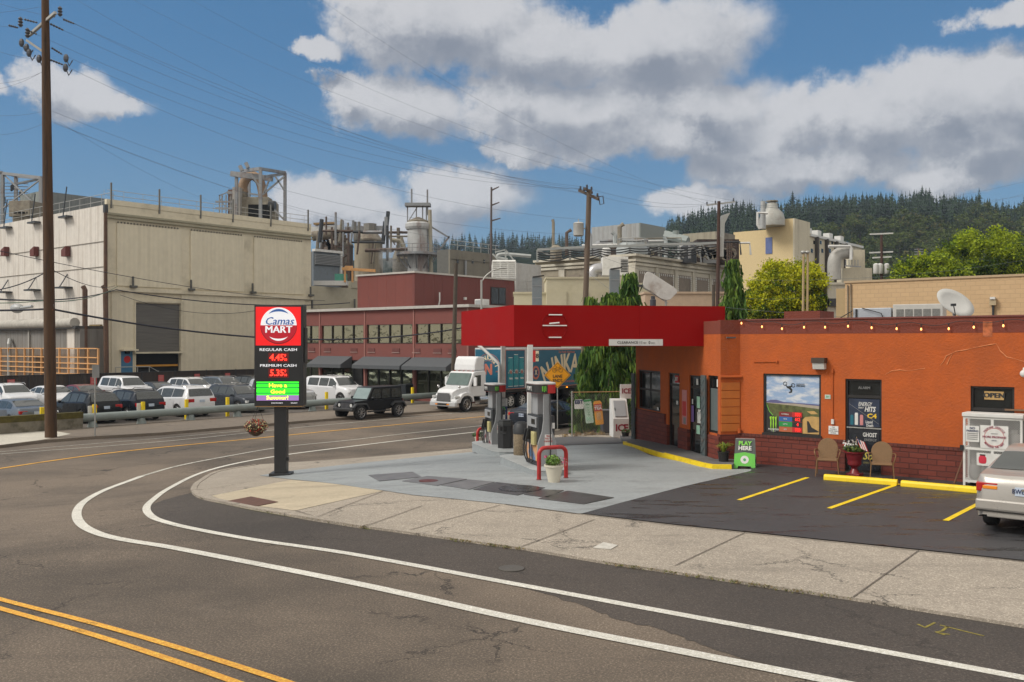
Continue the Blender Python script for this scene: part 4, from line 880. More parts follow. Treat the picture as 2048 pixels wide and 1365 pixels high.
b = B(); b.lathe([(.245, .70), (.25, .74), (.245, .82), (.235, .9), (.20, 1.0), (.10, 1.05), (.02, 1.06)], (0, 0, 0), 24); b.build('dome', mat('dome_grey', (.035, .037, .04), .5), t, True)
# ---- boards on the posts
p = P(1006, 902); t = thing('notice_board', 'tall navy and white notice board strapped to the far canopy post', 'notice board', (p.x, p.y - .16, gz(p.x, p.y)), 0)
b = B(); b.bb((-.16, -.01, 1.02), (.16, .01, 1.62)); o1 = b.build('lower_panel', CM['navy'], t); b = B(); b.bb((-.16, -.01, 1.62), (.16, .01, 1.90)); o2 = b.build('upper_panel', mat('grey_paper', (.42, .42, .42), .6), t)
b = B(); b.bb((-.17, -.008, 1.90), (.17, .015, 1.93)); b.build('bracket', M_blkp, t)
for k in range(5): text('NOTICE TO ALL' if k % 2 else 'CUSTOMERS ONLY', o2, (0, -.013, 1.86 - .052 * k), .022, M_ink, sx=.9)
text('BOTTLE', o1, (-.03, -.013, 1.57), .04, CM['lime'], bold=.03); text('DROP', o1, (.02, -.013, 1.505), .04, CM['lime'], bold=.03)
for k, s_ in enumerate(('PROPERTY', 'UNDER 24 HR', 'SURVEILLANCE')): text(s_, o1, (0, -.013, 1.43 - .055 * k), .032, CM['white'], bold=.03, sx=.8)
b = B(); b.tube([(.075 * math.cos(k * .4), -.014, 1.2 + .075 * math.sin(k * .4)) for k in range(17)], .006, 4, cap=False); b.build('round_mark', CM['white'], o1)
text('24/7', o1, (0, -.013, 1.2), .04, CM['white'], bold=.03); text('CAMERA', o1, (0, -.013, 1.075), .03, CM['white'], bold=.03)
p = P(1060, 932); t = thing('banner', 'narrow blue hanging banner with white top on the near canopy post', 'banner', (p.x, p.y - .10, gz(p.x, p.y)), R(-58))
b = B(); b.bb((-.14, -.01, 1.02), (.14, .01, 1.32)); o2 = b.build('upper_panel', CM['white'], t); b = B(); b.bb((-.14, -.01, .22), (.14, .01, 1.02)); o1 = b.build('lower_panel', mat('banner_blue', (.02, .08, .28), .4, var=.7, sc=4), t)
for k in range(5): text('PLEASE PAY', o2, (0, -.013, 1.28 - .055 * k), .03, M_ink)
b = B(); b.bb((-.14, -.012, .88), (.14, -.01, .98)); b.build('stripe', mat('cyan_stripe', (.03, .45, .6), .4), o1); text('CAR', o1, (0, -.014, .72), .08, CM['white'], bold=.04); text('WASH', o1, (0, -.014, .58), .08, CM['white'], bold=.04, sx=.8)
# small numbered sign on the near post
p = P(1060, 932); t = thing('number_sign', 'small white oval-numbered sign fixed high on the near canopy post', 'sign', (p.x + .18, p.y - .05, 0), R(4)); b = B(); b.bb((-.10, -.01, 2.92), (-.02, .012, 3.25)); b.build('bracket', CM['red'], t); b = B(); b.bb((-.02, -.012, 2.94), (.07, .01, 3.24)); o1 = b.build('plate', CM['cream'], t); text('8', o1, (.025, -.016, 3.09), .13, M_ink, bold=.03)
# ---- play here sandwich board
p = P(1489, 940); t = thing('sandwich_board', 'black and lime sandwich board reading PLAY HERE beside the entrance', 'sandwich board', (p.x, p.y, .0), R(-18))
for nm, y0, y1 in (('front_board', 0, .26), ('back_board', .56, .30)):
    b = B(); b.add([(-.29, y0, .02), (-.19, y0, .02), (-.17, y0, .09), (.17, y0, .09), (.19, y0, .02), (.29, y0, .02), (.26, y1, .82), (-.26, y1, .82)], [tuple(range(8))]); fb_ = b.build(nm, mat('board_grey', (.07, .08, .075), .5) if y0 == 0 else M_wht, t, solid=.012)
    if y0 == 0: fb0 = fb_
sl2 = math.atan2(.80, .26)
def onboard(u, v, lift=.012): f_ = (v - .02) / .80; return Vector((u, .26 * f_ - lift, v))
b = B(); b.add([onboard(*q, .036) for q in ((-.285, .03), (-.19, .03), (-.17, .10), (.17, .10), (.19, .03), (.285, .03), (.275, .42), (0, .47), (-.275, .42))], [tuple(range(9))]); b.build('green_panel', mat('lime_panel', (.12, .47, .06), .5), fb0)
text('PLAY', fb0, onboard(0, .70, .04), .115, mat('lime_text', (.22, .62, .08), .5), rx=sl2, bold=.05, sx=.95); text('HERE', fb0, onboard(0, .57, .04), .115, CM['white'], rx=sl2, bold=.05, sx=.95)
b = B(); b.add([onboard(.11 * math.cos(k * .3142), .27 + .105 * math.sin(k * .3142), .040) for k in range(20)], [tuple(range(20))]); b.build('round_mark', CM['white'], fb0)
b = B(); b.add([onboard(.04 * math.cos(k * .785), .27 + .04 * math.sin(k * .785), .044) for k in range(8)], [tuple(range(8))]); b.build('centre_mark', mat('mid_green', (.06, .33, .1), .5), fb0)
b = B(); b.tube([(.275, .1, .3), (.29, .28, .12), (.275, .46, .3)], .008, 5); b.build('stay_strap', M_blkp, t)
# ---- ice chest, bins, fence and hedge in the far corner
p = P(1228, 879); ic = thing('ice_chest', 'white slanted outdoor ice chest lettered ICE', 'ice chest', (p.x - .03, p.y, gz(p.x, p.y) + .07), R(4))
b = B(); b.prism([(0, .1), (.85, .1), (.85, 1.46), (.50, 1.46), (0, .72)], 'x', 0, .62); b.build('body', M_wht, ic, bev=.012)
b = B(); b.bb((.0, .0, 0), (.62, .85, .1)); b.build('base', M_wht, ic)
sa = math.atan2(.74, .50); b = B(); b.box((.31, .25 - .022, 1.09 + .012), (.46, .72, .03), 0, 0, sa); b.build('door', M_gry, ic, bev=.01); b = B(); b.box((.10, .20, 1.08), (.03, .12, .04), 0, 0, sa); b.build('handle', M_blkp, ic)
text('I', ic, (.13, -.004, .36), .27, mat('ice_red', (.25, .008, .03), .5), bold=.04); text('C', ic, (.30, -.004, .36), .27, MT['ice_red'], bold=.04); text('E', ic, (.50, -.004, .36), .27, MT['ice_red'], bold=.04)
b = B(); b.lathe([(.05, 0), (.05, .06)], (.1, .1, -.06), 10); b.build('foot', M_yelb, ic)
b = B(); b.bb((.42, .75, 1.46), (.86, .84, 2.02)); o1 = b.build('top_sign', CM['white'], ic); text('ICE', o1, (.66, .745, 1.75), .2, MT['ice_red'], bold=.03, sx=.9)
p = P(1228, 868); t = thing('wheeled_bin', 'dark blue wheeled bin behind the ice chest', 'wheeled bin', (p.x - .3, p.y, gz(p.x, p.y)), R(6)); b = B(); b.prism([(-.22, .1), (.22, .1), (.29, 1.0), (-.29, 1.0)], 'y', -.3, .3); b.build('body', mat('bin_navy', (.03, .04, .07), .5), t, bev=.02)
b = B(); b.bb((-.32, -.34, 1.0), (.32, .34, 1.05)); b.build('lid', mat('bin_grey', (.10, .11, .12), .5), t, bev=.015); b = B(); b.tube([(-.25, .25, .1), (.25, .25, .1)], .1, 10); b.build('wheels', M_blkp, t)
M_chain = mat('chain_link', (.2, .19, .16), .6, .4)
a_, c_ = P(1144, 877), P(1268, 872); d = c_ - a_; L = d.length; fe = thing('wire_fence', 'low chain link fence with rusty top rail beside the hedge', 'fence', a_, math.atan2(d.y, d.x))
b = B(); b.tube([(0, 0, 0), (0, 0, 1.98)], .03, 8); b.build('post', M_galv, fe); b = B(); b.tube([(0, 0, 1.93), (L, 0, 2.05)], .02, 6); b.build('top_rail', mat('rusty_rail', (.25, .13, .05), .8, var=.5, sc=10), fe)
b = B()
for k in range(int(L / .12) + 14):
    for s_ in (1, -1):
        x0 = (k - 7) * .12; x1_ = x0 + s_ * 1.85; z0, z1 = .05, 1.9
        def cl_(x, z, xx, zz):
            return (x, z)
        t0 = 0; t1 = 1
        for lim, sg_ in ((0, 1), (L, -1)):
            f0 = (x0 - lim) * sg_; f1 = (x1_ - lim) * sg_
            if f0 < 0 and f1 < 0: t0 = 2
            elif f0 < 0: t0 = max(t0, -f0 / (f1 - f0))
            elif f1 < 0: t1 = min(t1, f0 / (f0 - f1))
        if t0 < t1: b.bar((x0 + (x1_ - x0) * t0, 0, z0 + (z1 - z0) * t0), (x0 + (x1_ - x0) * t1, 0, z0 + (z1 - z0) * t1), .005)
b.build('chain_link', M_chain, fe)
def hung(name, lab, cat, px, py, d_, w_, h, tilt, m, txt):
    p = D(px, py, d_); t = thing(name, lab, cat, p, 0); b = B(); b.prism([(-w_ / 2, -h / 2 + .03), (-w_ / 2 + .03, -h / 2), (w_ / 2 - .03, -h / 2), (w_ / 2, -h / 2 + .03), (w_ / 2, h / 2 - .08), (w_ / 2 - .05, h / 2), (-w_ / 2 + .05, h / 2), (-w_ / 2, h / 2 - .08)], 'y', 0, .015); o = b.build('panel', m, t); t.rotation_euler = (0, R(tilt), 0); txt(o, t); return t
dF = P(1180, 872).y - .25
hung('can_sign', 'tilted pale green cutout sign shaped like a can', 'sign', 1177, 823, dF, .34, 1.02, -7, mat('can_pale', (.45, .60, .50), .5, var=.12), lambda o, t: (text('the', o, (0, -.006, .3), .09, CM['green'], bold=.02), [text(s_, o, (0, -.006, .16 - .1 * k), .05, CM['green'], bold=.02, sx=.8) for k, s_ in enumerate(('new', 'can', 'cool', 'mint'))], flat(o, -.17, .17, .42, .50, -.002, CM['green'], 'band'), flat(o, -.13, .08, -.4, -.25, -.002, CM['mint'], 'mark')))
hung('can_sign', 'tilted orange cutout sign shaped like a tea can', 'sign', 1197, 826, dF - .06, .35, 1.02, -6, mat('can_orange', (.70, .30, .03), .5, var=.25, sc=2), lambda o, t: (flat(o, -.165, .165, .08, .38, -.002, CM['red'], 'band'), text('TWISTED', o, (0, -.012, .30), .055, CM['white'], bold=.03, sx=.9), text('TEA', o, (0, -.012, .19), .13, CM['white'], bold=.05), flat(o, -.10, .10, -.3, .02, -.002, cmat('fruit', (.55, .33, .15), var=.5, sc=12), 'picture')))
hung('ebt_sign', 'white rectangular sign lettered EBT on the wire fence', 'sign', 1158, 809, dF - .03, .40, .40, -2, CM['white'], lambda o, t: text('EBT', o, (0, -.006, .09), .16, CM['navy'], bold=.05, sx=1.0))
# bike lane sign
p = P(1115, 861); t = thing('lane_sign', 'yellow diamond sign with a bicycle reading LANE ENDS', 'road sign', p, R(0)); s_ = (p.y) / F
zc = CH + (HY - 750.5) * s_ - p.z; hd = 26.5 * s_
b = B(); b.tube([(0, 0, 0), (0, 0, zc + hd * .5)], .03, 8); b.build('post', M_galv, t); b = B(); b.lathe([(.16, 0), (.14, .04)], (0, 0, .0), 10); b.build('footing', M_walk, t)
dm = lambda r: [(0, zc - r), (r, zc), (0, zc + r), (-r, zc)]
b = B(); b.prism(dm(hd), 'y', -.045, -.035); pl_ = b.build('plate', mat('sign_amber', (.85, .36, .01), .4, var=.03), t, bev=.003)
b = B(); q1, q2 = dm(hd * .93), dm(hd * .89); b.add([(x, -.048, z) for x, z in q1 + q2], [(k, (k + 1) % 4, (k + 1) % 4 + 4, k + 4) for k in range(4)]); b.build('border', M_ink, pl_)
text('LANE', pl_, (0, -.05, zc - hd * .10), hd * .24, M_ink, bold=.03, sx=.9); text('ENDS', pl_, (0, -.05, zc - hd * .42), hd * .24, M_ink, bold=.03, sx=.9)
b = B(); zz = zc + hd * .36
for sx_ in (-1, 1): b.tube([(sx_ * hd * .24 + hd * .145 * math.cos(k * .39), -.05, zz + hd * .145 * math.sin(k * .39)) for k in range(17)], .008, 4, cap=False)
for q in (((-.24, 0), (-.10, .22)), ((-.10, .22), (.16, .22)), ((.16, .22), (.24, 0)), ((.24, 0), (.14, .30)), ((-.10, .22), (0, 0)), ((0, 0), (.16, .22)), ((-.24, 0), (0, 0)), ((-.10, .22), (-.13, .32)), ((.14, .30), (.24, .30)), ((-.18, .32), (-.08, .32))):
    b.bar((q[0][0] * hd, -.05, zz + q[0][1] * hd), (q[1][0] * hd, -.05, zz + q[1][1] * hd), .014, .006)
b.build('bicycle_symbol', M_ink, pl_)
# ---- wicker chairs, urn with flag
M_wick = mat('wicker', (.21, .125, .06), .7, var=.35, sc=60, bump=.8, bsc=90); M_cfr = mat('chair_frame', (.23, .13, .06), .4, .3)
def wchair(px, py, rz, lab):
    p = P(px, py); t = thing('wicker_chair', lab, 'chair', (p.x, p.y, gz(p.x, p.y) + .07), rz, 'wicker chairs by the side door')
    b = B(); b.bb((-.24, -.25, .40), (.24, .22, .435)); b.build('seat', M_wick, t, bev=.015)
    b = B(); out = [(-.20, .43), (-.235, .62)] + [(-.235 * math.cos(R(k * 15)), .68 + .24 * math.sin(R(k * 15))) for k in range(13)] + [(.235, .62), (.20, .43)]
    ym = lambda z: .21 + (z - .43) * .24; N_ = len(out)
    b.add([(x, ym(z), z) for x, z in out], [tuple(range(N_))]); b.build('backrest', M_wick, t, solid=.025)
    b = B(); b.tube([(x, ym(z) - .01, z) for x, z in out], .014, 6, cap=False); b.build('back_frame', M_cfr, t, True)
    for s_ in (-1, 1):
        b = B(); b.tube([(s_ * .25, .24, .42), (s_ * .27, .30, 0)], .013, 6); b.build('leg', M_cfr, t)
        b = B(); b.tube([(s_ * .25, -.23, .42), (s_ * .28, -.29, 0)], .013, 6); b.build('leg', M_cfr, t)
        b = B(); b.tube(smoothpath([Vector(v) for v in ((s_ * .25, -.23, .42), (s_ * .30, -.24, .60), (s_ * .31, -.12, .66), (s_ * .28, .15, .66), (s_ * .235, .25, .62))], 4), .014, 6); b.build('armrest', M_cfr, t, True)
    return t
wchair(1655, 957, AU + R(18), 'brown wicker armchair left of the red urn'); wchair(1764, 967, AU + R(18), 'brown wicker armchair right of the red urn')
p = P(1709, 957); t = thing('urn_planter', 'tall dark red urn of white flowers with a small flag', 'urn planter', (p.x, p.y, .066), AU)
M_urn = mat('red_urn', (.20, .018, .025), .35, dirt=(.28, .08, .08, .4)); b = B(); b.bb((-.17, -.17, 0), (.17, .17, .07)); b.build('foot', M_urn, t, bev=.01)
b = B(); b.lathe([(.13, .07), (.10, .12), (.07, .18), (.10, .24), (.16, .28), (.175, .34), (.165, .38), (.18, .42), (.20, .50), (.225, .57), (.26, .60), (.26, .62), (.22, .62), (.2, .57)], (0, 0, 0), 24); b.build('bowl', M_urn, t, True)
b = B(); leaves(b, (0, 0, .71), (.29, .27, .12), 600, .035, 3, seed=12); b.build('foliage', [mat('moss_leaf', (.12, .15, .015), .6, var=.4), M_leafg[0], M_leafg[1]], t)
b = B(); leaves(b, (-.08, -.1, .82), (.19, .15, .11), 130, .028, 3, seed=13, flat=.9); b.build('flowers', [CM['white'], CM['white'], CM['black']], t)
b = B(); leaves(b, (-.19, -.08, .80), (.06, .06, .05), 25, .03, 1, seed=15, flat=.9); b.build('flowers', CM['red'], t)
fg = thing('small_flag', 'small striped flag on a stick in the red urn', 'flag', (p.x, p.y, .74), AU); b = B(); b.tube([(.05, -.1, 0), (.10, -.13, .34)], .006, 5); b.build('stick', mat('stick', (.5, .35, .15), .7), fg)
b = B(); fl_ = []
for i in range(7): b.add([(.09 + .03 * i + k * .10, -.135 - .01 * (i % 2), .30 - i * .012 - k * .24 - j * .0) for k in (0, 1) for j in (0,)] + [(.09 + .03 * (i + 1) + k * .10, -.135 - .01 * ((i + 1) % 2), .30 - (i + 1) * .012 - k * .24) for k in (1, 0)], [(0, 1, 2, 3)], i % 2)
b.build('cloth', [CM['red'], CM['white']], fg)
b = B(); b.add([(.085, -.14, .31), (.09 + .04, -.14, .20), (.09 + .13, -.145, .155), (.18, -.145, .27)], [(0, 1, 2, 3)]); b.build('canton', CM['navy'], fg)
# ---- propane cage
p = P(1926, 976); t = thing('propane_cage', 'white mesh propane exchange cage against the store wall', 'propane cage', (p.x, p.y, .066), AU); W_, Dp, H_ = 1.27, .5, 1.74
b = B()
for x in (0, W_ - .05):
    for y in (0, Dp - .05): b.bb((x, y, 0), (x + .05, y + .05, H_ - .09))
for z in (.08, .86, H_ - .14):
    b.bb((.05, 0, z), (W_ - .05, .04, z + .06)); b.bb((.05, Dp - .04, z), (W_ - .05, Dp, z + .06)); b.bb((0, .05, z), (.05, Dp - .05, z + .06)); b.bb((W_ - .05, .05, z), (W_, Dp - .05, z + .06))
b.bb((W_ / 2 - .03, .002, .14), (W_ / 2 + .03, .038, H_ - .14)); b.build('frame', M_wht, t)
b = B(); b.bb((-.02, -.03, H_ - .09), (W_ + .02, Dp + .02, H_)); b.build('top', M_wht, t, bev=.01)
b = B(); b.bb((.05, .05, .10), (W_ - .05, Dp - .05, .13)); b.bb((.05, .05, .88), (W_ - .05, Dp - .05, .90)); b.build('shelf', M_wht, t)
b = B()
for z0, z1 in ((.14, .86), (.92, H_ - .14)):
    hh = z1 - z0; N_ = int((W_ - .1) / .055)
    for k in range(-int(hh / .055) - 1, N_ + 1):
        for s_ in (1, -1):
            x0 = .05 + k * .055 if s_ == 1 else W_ - .05 - k * .055; x1_ = x0 + s_ * hh; t0, t1 = 0, 1
            for lim, sg_ in ((.05, 1), (W_ - .05, -1)):
                f0 = (x0 - lim) * sg_; f1 = (x1_ - lim) * sg_
                if f0 <= 0 and f1 <= 0: t0 = 2
                elif f0 < 0: t0 = max(t0, -f0 / (f1 - f0))
                elif f1 < 0: t1 = min(t1, f0 / (f0 - f1))
            if t0 < t1: b.bar((x0 + (x1_ - x0) * t0, .012, z0 + hh * t0), (x0 + (x1_ - x0) * t1, .012, z0 + hh * t1), .017, .004)
b.build('mesh', M_wht, t)
b = B(); b.bb((.05, Dp - .03, .1), (W_ - .05, Dp - .01, H_ - .1)); b.build('back_panel', mat('cage_back', (.30, .30, .30), .7), t)
cyl_m = mat('tank_white', (.45, .45, .45), .35)
for i, (x, z) in enumerate([(x, z) for z in (.13, .90) for x in (.22, .49, .77, 1.04)]):
    g1 = P(1926, 976); cyl = thing('propane_tank', '%s shelf, %s from the left' % ('white propane tank on the cage ' + ('lower' if z < .5 else 'upper'), ['first', 'second', 'third', 'fourth'][i % 4]), 'propane tank', Vector((g1.x, g1.y, .066 + z)) + Matrix.Rotation(AU, 3, 'Z') @ Vector((x, .25, 0)), 0, 'propane tanks in the cage')
    b = B(); b.lathe([(.09, 0), (.13, .03), (.15, .10), (.15, .28), (.12, .36), (.04, .39)], (0, 0, 0), 12); b.build('tank', cyl_m, cyl, True); b = B(); b.lathe([(.08, .36), (.09, .46), (.085, .46)], (0, 0, 0), 10); b.build('collar', cyl_m, cyl)
def bd(x0, x1, z0, z1, m, nm): b = B(); b.bb((x0, -.012, z0), (x1, -.004, z1)); return b.build(nm, m, t)
o1 = bd(.06, .36, 1.05, 1.43, CM['white'], 'no_parking_sign'); text('NO', o1, (.21, -.016, 1.375), .055, CM['navy'], bold=.03); text('PARKING', o1, (.21, -.016, 1.31), .05, CM['navy'], bold=.03, sx=.9)
for k in range(4): text('PROPANE SERVICE', o1, (.21, -.016, 1.25 - .045 * k), .02, CM['grey'])
o1 = bd(.38, .98, .92, 1.46, CM['white'], 'propane_sign'); ccx, ccz = .68, 1.19
b = B(); N_ = 28; b.add([((ccx + r_ * math.cos(k * 2 * math.pi / N_)), -.014, ccz + r_ * math.sin(k * 2 * math.pi / N_)) for r_ in (.205, .215) for k in range(N_)], [(k, (k + 1) % N_, (k + 1) % N_ + N_, k + N_) for k in range(N_)]); b.build('ring', CM['red'], o1)
def arctext(s_, par, cx_, cz_, r, a0, a1, h, m, y, flip=False, bold=.03, rz=0, sx=.9):
    os_ = []
    for k, ch in enumerate(s_):
        if ch == ' ': continue
        a = R(a0 + (a1 - a0) * k / max(1, len(s_) - 1)); os_.append(text(ch, par, (cx_ + r * math.cos(a), y, cz_ + r * math.sin(a)), h, m, bold=bold, tilt=a - math.pi / 2 + (math.pi if flip else 0), sx=sx, rz=rz))
    return joinm(os_, 'arched_lettering')
mr = mat('print_maroon', (.25, .02, .06), .5); arctext('PROPANE SERVICE', o1, ccx, ccz, .24, 150, 30, .042, mr, -.016); arctext('BRINGING THE HEAT', o1, ccx, ccz, .24, 215, 325, .042, mr, -.016, True)
text('MORE PROPANE', o1, (ccx, -.017, ccz), .052, mr, bold=.03, sx=.95); text('SAVE MORE', o1, (ccx, -.017, ccz + .08), .02, CM['grey']); text('LOCAL', o1, (ccx, -.017, ccz - .08), .025, CM['navy'])
o1 = bd(.30, 1.0, .50, .80, CM['white'], 'price_sign')
for x in (.43, .86):
    b = B(); b.lathe([(.03, -.10), (.07, -.09), (.085, -.04), (.085, .04), (.05, .09), (.03, .10)], (x, -.014, .65), 14, sy=.06); b.build('tank_picture', mat('tank_pink', (.55, .03, .06), .4), o1); b = B(); b.bb((x - .06, -.02, .74), (x + .06, -.014, .77)); b.build('tank_cap', CM['black'], o1)
b = B(); b.bb((-.06, -.04, .83), (.02, .02, .96)); b.build('lock_box', M_blkp, t)
b = B(); b.tube([(-.22, .1, 0), (.0, .35, .85)], .02, 6); tag(b.build('leaning_bar', mat('rust_bar', (.15, .07, .04), .8)), 'rusty bar leaning against the left side of the propane cage', 'bar').matrix_world = t.matrix_world
bo = bpy.data.objects['leaning_bar']; bo.location = t.location; bo.rotation_euler = t.rotation_euler
# ---------------------------------------------------------------- vehicles (local +X is forwards)
M_tyre = mat('tyre', (.014, .014, .014), .85); M_rim = mat('alloy', (.36, .36, .37), .3, .8, var=.05); M_well = mat('wheel_well', (.006, .006, .006), .9)
M_cg = mat('car_glass', (.025, .032, .032), .05, spec=.9, var=.2); M_chrome = mat('chrome', (.55, .55, .55), .15, .95, var=.02)
M_tail = mat('tail_light', (.38, .008, .01), .15, spec=.8); M_head = mat('head_light', (.55, .56, .55), .12, spec=.8); M_amb = mat('amber_light', (.75, .25, .02), .2); M_plt = mat('number_plate', (.45, .52, .62), .5)
def paint(nm, c, metal=.0): return mat('paint_' + nm, c, .30, metal, var=.02, coat=.35 if max(c) > .1 else .12, spec=.35 if max(c) > .1 else .2)
PT = dict(white=paint('white', (.62, .63, .65)), silver=paint('silver', (.40, .38, .35), .35), black=paint('black', (.006, .007, .009)), grey=paint('grey', (.040, .046, .056), .2), red=paint('maroon', (.13, .015, .02)), bluegrey=paint('bluegrey', (.11, .13, .16), .3), lightsilver=paint('lightsilver', (.45, .46, .47), .3), dark=paint('dark', (.012, .016, .024), .1))
def lerp_tab(tab, x):
    if x <= tab[0][0]: return tab[0][1]
    for (a, p), (b_, q) in zip(tab, tab[1:]):
        if x <= b_: return p + (q - p) * (x - a) / (b_ - a)
    return tab[-1][1]
SPEC = dict(
 sedan=dict(L=4.85, W=1.82, H=1.46, fo=.95, wb=2.78, wr=.33, top=[(0, .60), (.012, .70), (.06, .80), (.16, .91), (.265, .98), (.33, 1.18), (.41, 1.37), (.47, 1.44), (.55, 1.46), (.64, 1.44), (.71, 1.38), (.79, 1.24), (.86, 1.11), (.90, 1.08), (.975, 1.05), (.99, 1.0), (1, .85)], belt=[(0, .62), (.1, .76), (.27, .90), (.88, 1.0), (.97, .98), (1, .82)], ws=(.275, .415), rw=(.715, .865), sw=[(.31, .475), (.49, .66), (.675, .79)]),
 suv=dict(L=4.65, W=1.88, H=1.70, fo=.92, wb=2.7, wr=.36, top=[(0, .72), (.012, .86), (.05, .98), (.15, 1.07), (.245, 1.13), (.31, 1.36), (.38, 1.58), (.44, 1.67), (.55, 1.70), (.75, 1.68), (.87, 1.62), (.90, 1.58), (.965, 1.18), (.985, 1.08), (1, .85)], belt=[(0, .74), (.1, .92), (.25, 1.03), (.85, 1.15), (.96, 1.12), (1, .83)], ws=(.25, .39), rw=(.895, .965), sw=[(.29, .47), (.485, .66), (.675, .84)]),
 van=dict(L=5.17, W=2.0, H=1.77, fo=.97, wb=3.09, wr=.36, top=[(0, .66), (.012, .80), (.05, .92), (.12, 1.02), (.19, 1.10), (.27, 1.40), (.35, 1.64), (.42, 1.74), (.55, 1.77), (.80, 1.75), (.91, 1.69), (.935, 1.62), (.975, 1.20), (.99, 1.05), (1, .8)], belt=[(0, .68), (.1, .88), (.2, 1.0), (.9, 1.16), (.97, 1.12), (1, .78)], ws=(.195, .36), rw=(.93, .975), sw=[(.25, .42), (.435, .66), (.67, .88)]),
 bigsuv=dict(L=5.2, W=2.02, H=1.95, fo=.95, wb=3.05, wr=.40, top=[(0, .85), (.008, 1.08), (.04, 1.18), (.15, 1.25), (.235, 1.29), (.29, 1.58), (.345, 1.82), (.39, 1.92), (.5, 1.95), (.85, 1.94), (.93, 1.88), (.955, 1.80), (.985, 1.25), (1, .85)], belt=[(0, .88), (.1, 1.1), (.24, 1.2), (.9, 1.25), (.98, 1.2), (1, .84)], ws=(.24, .35), rw=(.955, .985), sw=[(.285, .44), (.455, .64), (.66, .88)]),
)
def sec(S, x):
    L, W = S['L'], S['W'] / 2; f = x / L; top = lerp_tab(S['top'], f); belt = min(lerp_tab(S['belt'], f), top - .02)
    w_ = W * (1 - .20 * max(0, 1 - f / .07) ** 2 - .05 * max(0, 1 - f / .25) - .14 * max(0, 1 - (1 - f) / .05) ** 2 - .04 * max(0, 1 - (1 - f) / .2))
    c = min(1, max(0, (top - belt - .06) / (S['H'] - belt - .06))); zb = .24 + .12 * max(0, 1 - f / .06) + .1 * max(0, 1 - (1 - f) / .06); ra = S['wr'] * 1.17; arch = 0
    for xw in (S['fo'], S['fo'] + S['wb']):
        d = abs(x - xw)
        if d < ra: arch = max(arch, S['wr'] * .95 + math.sqrt(ra * ra - d * d))
    z2 = max(zb, arch); ze = top - .05 * c - .012 * (1 - c)
    return [(0, zb + .02), (w_ * .70, zb), (w_ * .965, z2), (w_ * 1.0, max(z2 + .03, min(.62, belt - .1))), (w_ * (.985 - .0 * c), belt - .04), (w_ * (.955 - .01 * c), belt),
            (w_ * (.93 - .20 * c), belt + (ze - belt) * (.93 if c > .1 else 1)), (w_ * (.86 - .18 * c), ze + (top - ze) * .6), (w_ * .45, top - .008), (0, top)]
def wheel(par, x, y, r, wd, side, spokes=5, rim=None):
    b = B(); pr = [(r * .66, -wd / 2), (r * .95, -wd / 2), (r, -wd * .38), (r, wd * .38), (r * .95, wd / 2), (r * .66, wd / 2)]; N_ = 24
    vs = [(x + p * math.cos(2 * math.pi * k / N_), y + q, r + p * math.sin(2 * math.pi * k / N_)) for p, q in pr for k in range(N_)]
    b.add(vs, [(i * N_ + k, i * N_ + (k + 1) % N_, (i + 1) * N_ + (k + 1) % N_, (i + 1) * N_ + k) for i in range(len(pr) - 1) for k in range(N_)]); w_ = b.build('wheel', M_tyre, par, True)
    b = B(); ys = y + side * wd * .30; b.add([(x + r * .66 * math.cos(2 * math.pi * k / N_), ys, r + r * .66 * math.sin(2 * math.pi * k / N_)) for k in range(N_)], [tuple(range(N_))], 1)
    for k in range(spokes):
        a = 2 * math.pi * k / spokes + .3; yo = y + side * wd * .42
        b.bar((x + r * .1 * math.cos(a), yo, r + r * .1 * math.sin(a)), (x + r * .62 * math.cos(a), yo, r + r * .62 * math.sin(a)), r * .14, .03)
    b.tube([(x + r * .64 * math.cos(2 * math.pi * k / N_), y + side * wd * .44, r + r * .64 * math.sin(2 * math.pi * k / N_)) for k in range(N_ + 1)], r * .05, 4, cap=False)
    b.tube([(x, y + side * wd * .3, r), (x, y + side * wd * .47, r)], r * .16, 10); b.build('rim', [rim or M_rim, M_well], w_, False)
    return w_
